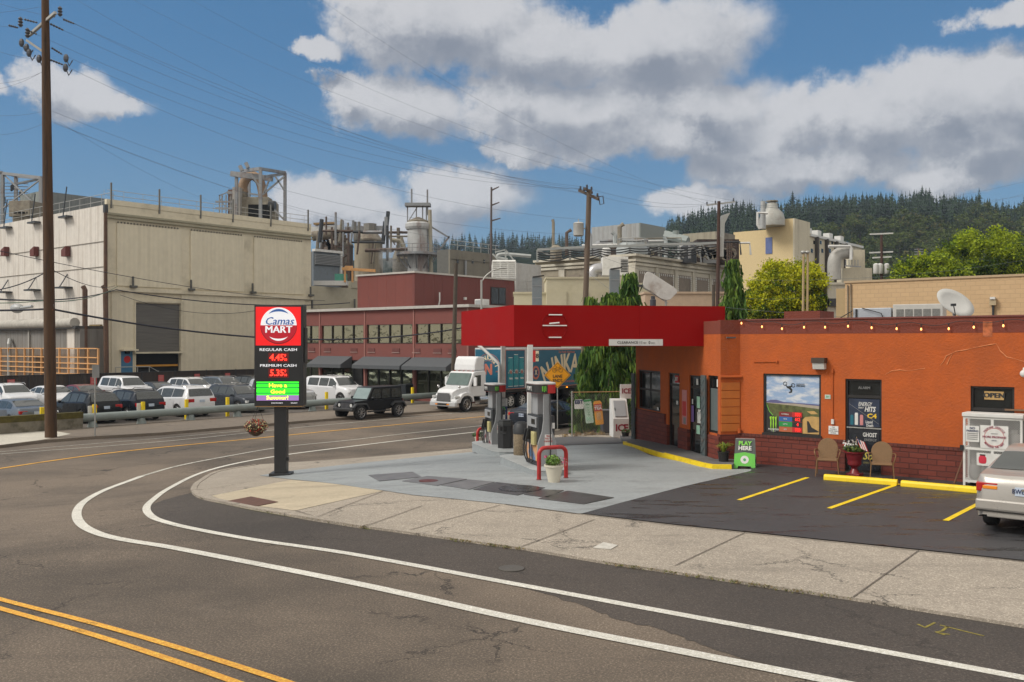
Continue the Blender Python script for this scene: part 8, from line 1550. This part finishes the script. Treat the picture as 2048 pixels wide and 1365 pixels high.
for k in range(26):
    q = at(rnd.uniform(628, 800), rnd.uniform(462, 530), rnd.uniform(118, 126)); d9 = rnd.choice([(0, 0, rnd.uniform(2, 5)), (rnd.uniform(2, 6), 0, 0), (.3, 0, 3)]); b = B(); b.tube([q, q + Vector(d9)], rnd.uniform(.08, .28), 6); b.build('pipe', rnd.choice([M_oldm, M_stl, M_dgry, MT['tower_rust']]), bpy.data.objects['pipe_bridge'])
for (bb9, xs9, y9) in ((cb2, (915, 945, 968), 520), (cw, (1628, 1641, 1655, 1664, 1681, 1694), 482)):
    for px in xs9: bb9.onV(px - 1.6, y9, px + 1.6, y9 + 7, M_glass, 'window', .06)
t = thing('intake_fans', 'row of rusty fans and cables on the mill roof edge', 'roof plant', (0, 0, 0)); rnd = random.Random(9)
b = B(); b.box(at(1432, 505, 100), (4.5, 2, 2.6)); b.build('casing', MT['interior_rust'], t)
for k in range(12): b = B(); q = at(1400 + k * 5.5, 508 + rnd.uniform(-6, 8), 97); b.tube([q, q + Vector((0, -.4, 0))], rnd.uniform(.3, .7), 10); b.build('fan', M_oldm, t)
b = B(); [b.bar(at(1455 + k * 4, 480, 95), at(1455 + k * 4, 560, 95), .14) for k in range(3)]; [b.bar(at(1452, 485 + k * 9, 95), at(1470, 485 + k * 9, 95), .10) for k in range(9)]; b.build('ladder_tower', MT['tower_rust'], t)
t, W_, zt = flatb('pale_wall', 'long pale salmon wall just above the canopy top', 1290, 1480, 588, 66, mat('salmon_wall', (.48, .36, .26), .8), 3)
t, W_, zt = flatb('grey_low_building', 'low white and grey building behind the lime green tree', 1655, 1700, 570, 60, M_mw, 4); b = B(); b.bb((0, -.3, zt - 1.4), (W_, -.01, zt - .9)); b.build('canopy_strip', M_dgry, t)
# ---- tan block building behind the store
M_tan = brickmat('tan_block', (.52, .36, .20), (.40, .28, .16), bw=.4, bh=.2, bump=.35, var=.06, kc=(1.03, .95))
c = D(1690, HY, 45); tb = thing('tan_block_building', 'tan painted block building behind the store roof', 'building', (c.x, c.y, 0), AU); L = 16; zt = 6.35
b = B(); walls(b, 0, L, 0, zt, 0, .3, [(8.75, 10.4, 3.6, 4.55)]); b.build('wall', M_tan, tb); b = B(); b.bb((0, .3, 0), (.3, 8, zt)); b.bb((L - .3, .3, 0), (L, 8, zt)); b.build('wall', brickmat('tan_block_side', (.44, .30, .16), (.34, .24, .14), bw=.8, bh=.22, bump=.35, axis='yz'), tb); b = B(); b.bb((-.04, -.05, zt), (L, .35, zt + .10)); b.build('coping', mat('tan_coping', (.42, .31, .19), .7), tb)
b = B(); b.bb((-.45, .05, 0), (-.02, .5, zt - .25)); b.build('pilaster', mat('tan_pil', (.38, .28, .15), .8), tb)
b = B(); b.bb((8.75, .1, 3.6), (10.4, .16, 4.55)); wf = b.build('window_frame', M_wht, tb); b = B(); b.bb((8.83, .06, 3.68), (10.32, .09, 4.47)); b.build('pane', M_cg, wf)
b = B(); b.tube([(6.55, -.1, 3.4), (6.55, -.1, 5.15)], .05, 8); b.build('conduit', M_dgry, tb); b = B(); b.box((6.55, -.12, 5.25), (.26, .2, .28)); b.build('lamp_box', mat('lamp_tan', (.4, .32, .2), .6), tb); b = B(); b.box((6.55, -.16, 5.42), (.2, .22, .1)); b.build('lamp_head', M_wht, tb)
b = B(); b.bb((2.0, -.04, 4.2), (2.8, 0, 4.65)); b.build('vent', mat('vent_dark', (.07, .06, .05), .7), tb); b = B(); b.tube([(.15, -.05, 2), (.15, -.05, zt - .1)], .03, 5); b.tube([(.3, -.05, 2), (.3, -.05, zt - .05)], .03, 5); b.build('conduit', M_oldm, tb)
# roof things on the store: units, dish, odd tilted panel
def fz_(px, py, d_): return D(px, py, d_)
t = thing('rooftop_unit', 'long white air conditioning unit on the store roof', 'air conditioner', (D(1706, HY, 31).x, 31, 3.64), AU + R(8)); 
b = B(); b.bb((0, 0, 0), (1.2, 1.0, .98)); b.build('duct_section', mat('silver_box', (.40, .43, .47), .35, .3), t, bev=.02); b = B(); b.bb((1.25, -.02, 0), (2.75, 1.0, 1.08)); b.build('case', mat('unit_cream', (.46, .45, .42), .5), t, bev=.02)
for k in range(5): b = B(); b.bb((1.36 + k * .27, -.035, .25), (1.58 + k * .27, -.021, .92)); b.build('grille', mat('coil_grey', (.16, .16, .15), .6, var=.3, sc=20), t)
b = B(); b.bb((.08, -.03, 0), (.14, -.005, .95)); b.tube([(.3, -.05, .98), (.9, -.08, .8), (1.2, -.1, .1)], .015, 5); b.tube([(0, -.05, .9), (-.5, -.08, .6), (-.8, -.1, 0)], .015, 5); b.build('cables', M_wire, t)
t = thing('satellite_dish', 'large pale oval satellite dish on the store roof', 'satellite dish', D(1911, 622, 26)); t.location.z = 3.6
b = B(); N_ = 28; rx_, rz2 = .54, .36; cc = Vector((0, 0, 1.0)); vs = [(cc.x, cc.y + .10, cc.z)]
for j in (1, 2, 3):
    for k in range(N_): a = 2 * math.pi * k / N_; x = rx_ * math.cos(a) * j / 3; z = rz2 * math.sin(a) * j / 3; vs.append((cc.x + x * .97 + z * .1, cc.y + .10 - .10 * (j / 3) ** 2 + z * .5, cc.z + z - x * .33))
fs_ = [(0, 1 + k, 1 + (k + 1) % N_) for k in range(N_)] + [(1 + j * N_ + k, 1 + j * N_ + (k + 1) % N_, 1 + (j + 1) * N_ + (k + 1) % N_, 1 + (j + 1) * N_ + k) for j in (0, 1) for k in range(N_)]
b.add(vs, fs_); b.build('dish', mat('dish_white', (.50, .50, .48), .5, var=.04), t, True, solid=.012); b = B(); b.tube([(0, 0, 0), (0, 0, .3), (-.02, .12, .82)], .03, 8); b.build('mast', M_galv, t); b = B(); b.tube([(0, -.02, .45), (-.18, -.35, .70), (-.25, -.42, .88)], .014, 6); b.build('feed_arm', M_dgry, t); b = B(); b.box((-.26, -.42, .92), (.10, .12, .07)); b.build('receiver', M_dgry, t)
t = thing('tilted_panel', 'scuffed white rounded panel tilted on a post above the canopy', 'panel', D(1320, 572, 33), 0); b = B(); pl = [(-.62, .02), (-.54, .42), (-.44, .50), (-.30, .46), (.50, -.06), (.62, -.16), (.60, -.26), (.36, -.50), (.22, -.52), (.02, -.46), (-.30, -.22), (-.55, -.08)]
b.prism(pl, 'y', -.03, .03); b.build('panel', mat('scuffed_white', (.52, .50, .47), .6, var=.15, sc=4, dirt=(.28, .22, .18, .7), dsc=2.2), t, bev=.015); b = B(); b.tube([(.22, .08, -.5), (.22, .08, -1.6)], .04, 8); b.bar((-.7, .06, -.0), (.3, .06, -.62), .03); b.build('support', M_galv, t); b = B(); b.box((-.70, .0, -.0), (.16, .1, .08)); b.build('lamp', M_dgry, t)
b = B(); q = D(1306, 606, 31); b.lathe([(.10, -1), (.10, .1), (.07, .12), (.07, .22)], q, 10); tag(b.build('roof_vent_stub', mat('cap_dark', (.04, .04, .05), .6)), 'small dark round roof cap below the tilted white panel', 'roof cap')
# ---------------------------------------------------------------- trees, hills, air
def leafmat(nm, c, tr=.25, var=.35):
    m = mat(nm, c, .65, 0, var, .8, spec=.2); t, n, b = nodes(m); o = [x for x in t.nodes if x.type == 'OUTPUT_MATERIAL'][0]
    tl = n('ShaderNodeBsdfTranslucent', colin(m)); mx = n('ShaderNodeMixShader', tr, b.outputs[0], tl.outputs[0]); t.links.new(mx.outputs[0], o.inputs[0]); return m
def leafquad(b, q, s, rnd, mi, nrm=None, asp=.55):
    nn = Vector((rnd.gauss(0, 1), rnd.gauss(0, 1), rnd.gauss(0, 1) + .6)).normalized() if nrm is None else nrm
    t = nn.orthogonal().normalized(); t.rotate(Matrix.Rotation(rnd.uniform(0, 6.28), 3, nn)); u = nn.cross(t)
    b.add([q - t * s, q - u * s * asp, q + t * s, q + u * s * asp], [(0, 1, 2, 3)], mi)
def crown(b, ells, ncl, nl, cs, ls, seed, nm=3, hang=0):
    """clumps scattered through ellipsoids, more near the shell; each clump a puff of small leaves"""
    rnd = random.Random(seed); vol = [e[3] * e[4] * e[5] for e in ells]; tot = sum(vol)
    for e, v in zip(ells, vol):
        for _ in range(max(3, int(ncl * v / tot))):
            d = Vector((rnd.gauss(0, 1), rnd.gauss(0, 1), rnd.gauss(0, 1))).normalized(); rr = rnd.uniform(.55, 1.02) ** .6
            c = Vector((e[0] + d.x * e[3] * rr, e[1] + d.y * e[4] * rr, e[2] + d.z * e[5] * rr)); k = cs * rnd.uniform(.6, 1.35)
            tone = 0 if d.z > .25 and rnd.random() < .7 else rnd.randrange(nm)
            for _ in range(nl):
                g_ = Vector((rnd.gauss(0, .5), rnd.gauss(0, .5), rnd.gauss(0, .38))) * k
                leafquad(b, c + g_, ls * rnd.uniform(.6, 1.4), rnd, tone if rnd.random() < .75 else rnd.randrange(nm))
def broadleaf(name, lab, base, ells, ncl, nl, cs, ls, mats, seed, grp=None, trunk=.22):
    t = thing(name, lab, 'tree', base, 0, grp); b = B(); crown(b, ells, ncl, nl, cs, ls, seed); b.build('crown', mats, t)
    rnd = random.Random(seed); zc = ells[0][2]; b = B(); b.tube([(0, 0, -.1), (.05, 0, zc * .45), (0, .05, zc)], [trunk, trunk * .75, trunk * .4], 9)
    for e in ells: b.tube([(0, 0, zc * .42), ((e[0]) * .5, e[1] * .5, (zc * .42 + e[2]) / 2 + .2), (e[0], e[1], e[2])], [trunk * .5, trunk * .35, trunk * .1], 6)
    for k in range(10): a = rnd.uniform(0, 6.28); e = rnd.choice(ells); b.tube([(0, 0, zc * .6), (e[0] + math.cos(a) * e[3] * .7, e[1] + math.sin(a) * e[4] * .7, e[2] + rnd.uniform(-.2, .5) * e[5])], [trunk * .3, .02], 5)
    b.build('trunk', mat('bark', (.07, .05, .035), .9, var=.3), t); return t
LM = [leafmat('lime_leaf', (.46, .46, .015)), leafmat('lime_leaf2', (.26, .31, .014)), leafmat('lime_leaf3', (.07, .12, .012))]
def px2m(px, Y): return px * Y / F
Y = 62; q = D(1578, 600, Y); gzq = -.6; m1 = px2m(1, Y)
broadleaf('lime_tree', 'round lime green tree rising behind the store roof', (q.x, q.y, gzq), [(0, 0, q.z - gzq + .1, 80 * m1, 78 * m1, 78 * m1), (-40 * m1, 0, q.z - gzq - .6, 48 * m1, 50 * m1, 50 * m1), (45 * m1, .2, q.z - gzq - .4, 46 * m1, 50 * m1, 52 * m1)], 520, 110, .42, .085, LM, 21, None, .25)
LM2 = [leafmat('mid_leaf', (.28, .35, .015)), leafmat('mid_leaf2', (.12, .19, .012)), leafmat('mid_leaf3', (.035, .07, .01))]
for px, py, Y, rx, rz, lb, sd in ((1975, 540, 85, 105, 80, 'large green tree behind the tan building at the right edge', 31), (1858, 560, 78, 68, 46, 'lower green tree left of the large one behind the tan building', 32), (2130, 560, 88, 90, 90, 'green tree cut by the right edge behind the tan building', 33)):
    q = D(px, py, Y); m1 = px2m(1, Y); h = q.z + .8
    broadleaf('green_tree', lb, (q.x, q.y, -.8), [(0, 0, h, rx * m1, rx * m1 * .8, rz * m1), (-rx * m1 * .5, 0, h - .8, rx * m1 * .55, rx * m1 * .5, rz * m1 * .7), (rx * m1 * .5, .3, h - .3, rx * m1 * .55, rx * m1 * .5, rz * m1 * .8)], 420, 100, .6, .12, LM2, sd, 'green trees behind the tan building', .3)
# weeping cedars: arching branches with hanging sprays
def weeping(name, lab, base, H, R0, nb, mats, seed, dens=1.0, ls=.10):
    rnd = random.Random(seed); t = thing(name, lab, 'tree', base); b = B(); tb_ = B(); tb_.tube([(0, 0, -.2), (.05, 0, H * .5), (0, 0, H * .98)], [.2, .12, .02], 8)
    for i in range(nb):
        f_ = rnd.uniform(.06, 1) ** .8; z = H * f_; a = rnd.uniform(0, 6.28); reach = R0 * (1.02 - f_) ** .85 * rnd.choice([.45, .7, .9, 1.0, 1.25]); ca, sa_ = math.cos(a), math.sin(a)
        pts = [Vector((ca * reach * u, sa_ * reach * u, z + reach * (.28 * u - .75 * u * u))) for u in [k / 7 for k in range(8)]]; tb_.tube(pts, [.03] + [.015] * 7, 4, cap=False); tone = rnd.randrange(3)
        for p in pts[1:]:
            for _ in range(int(11 * dens)):
                o = p + Vector((rnd.gauss(0, .13), rnd.gauss(0, .13), rnd.uniform(-.05, .1))); L = rnd.uniform(.25, .65); w_ = rnd.uniform(.02, .05); an = rnd.uniform(0, 6.28); dx, dy = math.cos(an) * w_, math.sin(an) * w_; sw = Vector((rnd.gauss(0, .05), rnd.gauss(0, .05), 0))
                b.add([o + Vector((-dx, -dy, 0)), o + Vector((dx, dy, 0)), o + sw + Vector((dx * 1.3, dy * 1.3, -L * .6)), o + sw * 2 + Vector((0, 0, -L)), o + sw + Vector((-dx * 1.3, -dy * 1.3, -L * .6))], [(0, 1, 2, 3, 4)], tone if rnd.random() < .7 else rnd.randrange(3))
    b.build('crown', mats, t); tb_.build('trunk', mat('bark2', (.06, .04, .03), .9), t); return t
CM3 = [leafmat('cedar_leaf', (.075, .15, .028)), leafmat('cedar_leaf2', (.028, .07, .014)), leafmat('cedar_leaf3', (.15, .24, .04))]
q = P(1222, 862); weeping('weeping_cedar', 'weeping cedar growing behind the canopy beside the ice chest', (q.x + .1, q.y + .3, q.z), 6.4, 2.3, 300, CM3, 41, 1.1)
q = D(1262, 548, 44); weeping('weeping_cedar', 'thin top of a second weeping cedar above the canopy', (q.x, 44, -.95), q.z + .95, 2.0, 95, CM3, 42, .6)
q = D(1183, 590, 46); weeping('weeping_cedar', 'small weeping cedar tip beside the grey utility pole', (q.x, 46, -.95), q.z + .95, 1.0, 50, CM3, 44, .7)
q = D(1466, 522, 46); weeping('weeping_cedar', 'narrow weeping cedar between the brown pole and the lime green tree', (q.x, 46, -.7), q.z + .7, 1.8, 130, CM3, 43, .6)
# hedge along the wire fence
t = thing('hedge', 'shaggy dark hedge bulging over the wire fence', 'hedge', P(1205, 862)); b = B(); crown(b, [(-.95, .35, .95, .62, .5, .95), (-.2, .5, .9, .7, .5, .9), (.6, .6, .9, .6, .5, .95), (-1.2, .3, 1.55, .5, .4, .35)], 150, 60, .22, .055, 51); b.build('foliage', [CM3[1], CM3[0], leafmat('hedge_brown', (.10, .08, .03))], t); b = B(); [b.tube([(x, .4, 0), (x + .1, .4, 1.2)], .03, 5) for x in (-1.2, -.5, .2, .7)]; b.build('stems', MT['bark2'], t)
t = thing('dry_grass', 'tuft of dry grass and leaf litter under the hedge', 'dry grass', P(1175, 874)); b = B(); crown(b, [(-.2, .1, .06, .9, .35, .08), (.6, .2, .05, .5, .3, .06)], 30, 40, .15, .03, 52, 2); b.build('blades', [mat('straw', (.28, .19, .08), .9), mat('straw2', (.16, .10, .05), .9)], t)
# weeds and litter at the kerb edges
rnd = random.Random(77)
b = B()
for (x0, y0), (x1, y1), k in (((497, 1019), (733, 1059), 110), ((891, 1081), (1042, 1102), 60), ((1207, 1130), (1400, 1158), 50), ((1400, 1158), (1706, 1204), 60), ((388, 986), (405, 1001), 40)):
    for _ in range(k):
        f_ = rnd.random(); p = P(x0 + (x1 - x0) * f_, y0 + (y1 - y0) * f_ + rnd.uniform(-1, 1.5), .02)
        for _ in range(5): leafquad(b, p + Vector((rnd.gauss(0, .03), rnd.gauss(0, .03), rnd.uniform(0, .035))), rnd.uniform(.008, .022), rnd, rnd.randrange(2))
tag(b.build('kerb_weeds', [mat('weed', (.12, .13, .03), .9), mat('weed_dry', (.22, .16, .07), .9)]), 'low weeds and litter along the sidewalk edge', 'weeds', kind='stuff')
# ---- hills
RID = [(-400, 560, 900), (300, 540, 900), (700, 530, 850), (860, 520, 850), (930, 508, 820), (1020, 505, 800), (1120, 512, 760), (1230, 520, 700), (1300, 510, 620), (1360, 478, 560), (1440, 462, 540), (1520, 458, 520), (1600, 450, 500), (1700, 446, 490), (1800, 444, 480), (1900, 448, 470), (2000, 462, 460), (2100, 474, 460), (2300, 440, 460), (2700, 430, 460)]
def rid(px):
    for (a, y, d_), (c, y2, d2) in zip(RID, RID[1:]):
        if px <= c: f_ = (px - a) / (c - a); return y + (y2 - y) * f_, d_ + (d2 - d_) * f_
    return RID[-1][1:]
def hz_(px, d_):
    y, dr = rid(px); zr = CH + (HY - y) * dr / F; f_ = min(1, max(0, (d_ - 190) / (dr - 190))); f_ = f_ * f_ * (3 - 2 * f_)
    if d_ > dr: f_ = 1 - .3 * min(1, (d_ - dr) / 300)
    return -1.7 + (zr + 1.7) * f_
b = B(); cols_ = list(range(-400, 2701, 50)); rows_ = [170, 230, 290, 340, 380, 420, 450, 480, 510, 560, 620, 700, 780, 860, 950, 1200]
for px in cols_:
    for d_ in rows_: b.v.append(((px - CX) * d_ / F, d_, hz_(px, d_)))
k = len(rows_)
for i in range(len(cols_) - 1):
    for j in range(k - 1): b.f.append([i * k + j, i * k + j + 1, (i + 1) * k + j + 1, (i + 1) * k + j]); b.mi.append(0)
tag(b.build('hills', mat('hill_ground', (.012, .018, .009), 1, var=.5, sc=.1, spec=0), None, True), kind='structure')
M_con = [leafmat('conifer_dark', (.014, .030, .014), .1), leafmat('conifer_mid', (.022, .044, .018), .1)]
def conifer_mesh(seed):
    rnd = random.Random(seed); b = B(); H = 1.0; b.tube([(0, 0, 0), (0, 0, .98)], [.018, .003], 5, 1); L = 15
    for i in range(L):
        f_ = i / (L - 1); z = .10 + .88 * f_; r = .27 * (1 - f_) ** .75 * rnd.uniform(.6, 1.25) + .012; n_ = 9
        for k in range(n_):
            a = 2 * math.pi * (k + rnd.uniform(-.4, .4)) / n_; rr = r * rnd.uniform(.55, 1.2); w_ = .30; zz = z + .06 * (1 - f_) + .015
            b.add([(0, 0, zz + .02), (rr * .7 * math.cos(a - w_), rr * .7 * math.sin(a - w_), z - .01), (rr * math.cos(a), rr * math.sin(a), z - .035), (rr * .7 * math.cos(a + w_), rr * .7 * math.sin(a + w_), z - .01)], [(0, 1, 2, 3)], 0)
    o = b.build('conifer_tree', [M_con[seed % 2], MT['bark2']]); return o
protos = [conifer_mesh(k) for k in range(4)]; used = [0, 0, 0, 0]; rnd = random.Random(5)
def place_con(px, d_, h, i):
    o = protos[i] if not used[i] else protos[i].copy()
    if used[i]: COL.objects.link(o)
    used[i] = 1; x = (px - CX) * d_ / F; o.location = (x, d_, hz_(px, d_) - .4); s_ = h; wd = rnd.uniform(.8, 1.5); o.scale = (s_ * wd, s_ * wd, s_); o.rotation_euler = (0, 0, rnd.uniform(0, 6.28)); return o
px = 1335
while px < 2130:
    y, dr = rid(px)
    for row in range(2 if px > 1400 else 1):
        p_ = px + rnd.uniform(-5, 5); tag(place_con(p_, dr - row * 22 + rnd.uniform(-8, 8), rnd.choice([7, 8, 9, 11, 12, 14, 17]) * rnd.uniform(.8, 1.15), rnd.randrange(4)), 'dark conifer standing among many on the right hand ridge line', 'conifer', 'conifers on the right ridge')
    px += 9
px = 862
while px < 1300:
    if not (1080 < px < 1095 or 1150 < px < 1165): y, dr = rid(px); tag(place_con(px + rnd.uniform(-3, 3), dr + rnd.uniform(-15, 10), rnd.uniform(7, 15), rnd.randrange(4)), 'hazy far conifer on the low ridge behind the mill roofs', 'conifer', 'far conifers behind the mill roofs')
    px += 9
# the rest of the wooded slope: one mass
b = B(); rnd = random.Random(6)
def add_cone(px, d_, h, mi):
    x = (px - CX) * d_ / F; z0 = hz_(px, d_) - .5
    for i in range(8):
        f_ = i / 7; z = z0 + h * (.1 + .86 * f_); r = h * .27 * (1 - f_) ** .85 * rnd.uniform(.8, 1.15) + .15
        for k in range(6):
            a = 1.047 * (k + rnd.uniform(-.4, .4)); rr = r * rnd.uniform(.6, 1.2); b.add([(x, d_, z + h * .09), (x + rr * .7 * math.cos(a - .42), d_ + rr * .7 * math.sin(a - .42), z - .01 * h), (x + rr * math.cos(a), d_ + rr * math.sin(a), z - .045 * h), (x + rr * .7 * math.cos(a + .42), d_ + rr * .7 * math.sin(a + .42), z - .01 * h)], [(0, 1, 2, 3)], mi)
for _ in range(1000):
    px = rnd.uniform(1340, 2140); y, dr = rid(px); f_ = rnd.random() * (1 if px < 1650 else .35); add_cone(px, dr - 30 - f_ * 150, rnd.uniform(8, 14), rnd.randrange(2))
for _ in range(160): px = rnd.uniform(850, 1340); y, dr = rid(px); add_cone(px, dr - rnd.uniform(15, 180), rnd.uniform(9, 15), rnd.randrange(2))
tag(b.build('forest', M_con), 'dense conifer wood covering the hillside below the ridge', 'forest', kind='stuff')
DM = [leafmat('wood_leaf', (.085, .115, .022), .15), leafmat('wood_leaf2', (.045, .070, .016), .15), leafmat('wood_leaf3', (.11, .105, .030), .15)]
def puff(seed):
    b = B(); crown(b, [(0, 0, .62, .42, .42, .36), (-.2, .05, .5, .28, .3, .28), (.22, 0, .52, .28, .3, .3)], 60, 34, .10, .035, seed); b.tube([(0, 0, 0), (0, 0, .5)], [.035, .02], 5, 3); return b.build('broadleaf_tree', DM + [MT['bark2']])
pp = [puff(60 + k) for k in range(3)]; up_ = [0] * 3
BL = [(1545, 250, 12), (1590, 262, 11), (1640, 240, 12), (1700, 255, 13), (1745, 225, 12), (1800, 262, 18), (1835, 240, 14), (1862, 285, 21), (1900, 262, 19), (1935, 290, 17), (1960, 250, 14), (1990, 300, 16), (2030, 270, 15), (2060, 300, 18), (2100, 280, 18), (1770, 285, 15), (1815, 300, 17), (1720, 300, 13), (1660, 290, 12), (1600, 300, 11), (1540, 290, 11), (1880, 225, 12), (1960, 320, 15), (2045, 335, 17), (1500, 270, 10), (1470, 280, 10), (1505, 310, 10), (1430, 300, 9), (1390, 320, 9)]
rb_ = random.Random(8); BL = [(px, d_ + 70, min(h, 13)) for px, d_, h in BL] + [(rb_.uniform(1690, 2110), rb_.uniform(280, 352), rb_.uniform(8, 13)) for _ in range(34)]
for i, (px, d_, h) in enumerate(BL):
    j = i % 3; o = pp[j] if not up_[j] else pp[j].copy()
    if up_[j]: COL.objects.link(o)
    up_[j] = 1; o.location = ((px - CX) * d_ / F, d_, hz_(px, d_) - .5); o.scale = (h * 1.1, h * 1.1, h); o.rotation_euler = (0, 0, i * 1.3); tag(o, 'olive green broadleaf tree on the lower wooded slope', 'tree', 'broadleaf trees on the lower slope')
# steam from the mill, and the blue air over distance
def volbox(name, a, c, col, dens, lab, cat, fall=False, fn=None):
    b = B(); b.bb(a, c); m = bpy.data.materials.new(name); m.use_nodes = True; t = m.node_tree; t.nodes.clear(); n = NT(t); o = n('ShaderNodeOutputMaterial'); v = n('ShaderNodeVolumePrincipled'); v.inputs['Color'].default_value = (*col, 1); v.inputs['Density'].default_value = dens; t.links.new(v.outputs[0], o.inputs[1])
    if fn: fn(t, n, v)
    ob = b.build(name, m); tag(ob, lab, cat, kind='stuff'); return ob
def steamfn(t, n, v):
    co = n('ShaderNodeTexCoord').outputs['Generated']; nz = n('ShaderNodeTexNoise', co, None, 3.2, 5.0, .6).outputs[0]
    l = vmth(n, 'LENGTH', vmth(n, 'MULTIPLY', vmth(n, 'SUBTRACT', co, (.5, .5, .5)), (2, 2, 2)), out=1)
    d_ = maprange(n, mth(n, 'ADD', mth(n, 'SUBTRACT', 1.0, l), mth(n, 'MULTIPLY', mth(n, 'SUBTRACT', nz, .5), 2.2)), .15, 1.1); t.links.new(mth(n, 'MULTIPLY', d_, .55), v.inputs['Density'])
p0, p1 = D(745, 552, 116), D(806, 478, 121); volbox('steam', p0, (p1.x, p1.y, p1.z), (.9, .9, .9), .3, 'thin drifting steam between the silo and the white tank tower', 'steam', fn=steamfn)
volbox('haze', (-1450, -1450, -2.7), (1450, 1450, 135), (.60, .73, .92), .00022, 'thin blue air over the distance', 'haze')
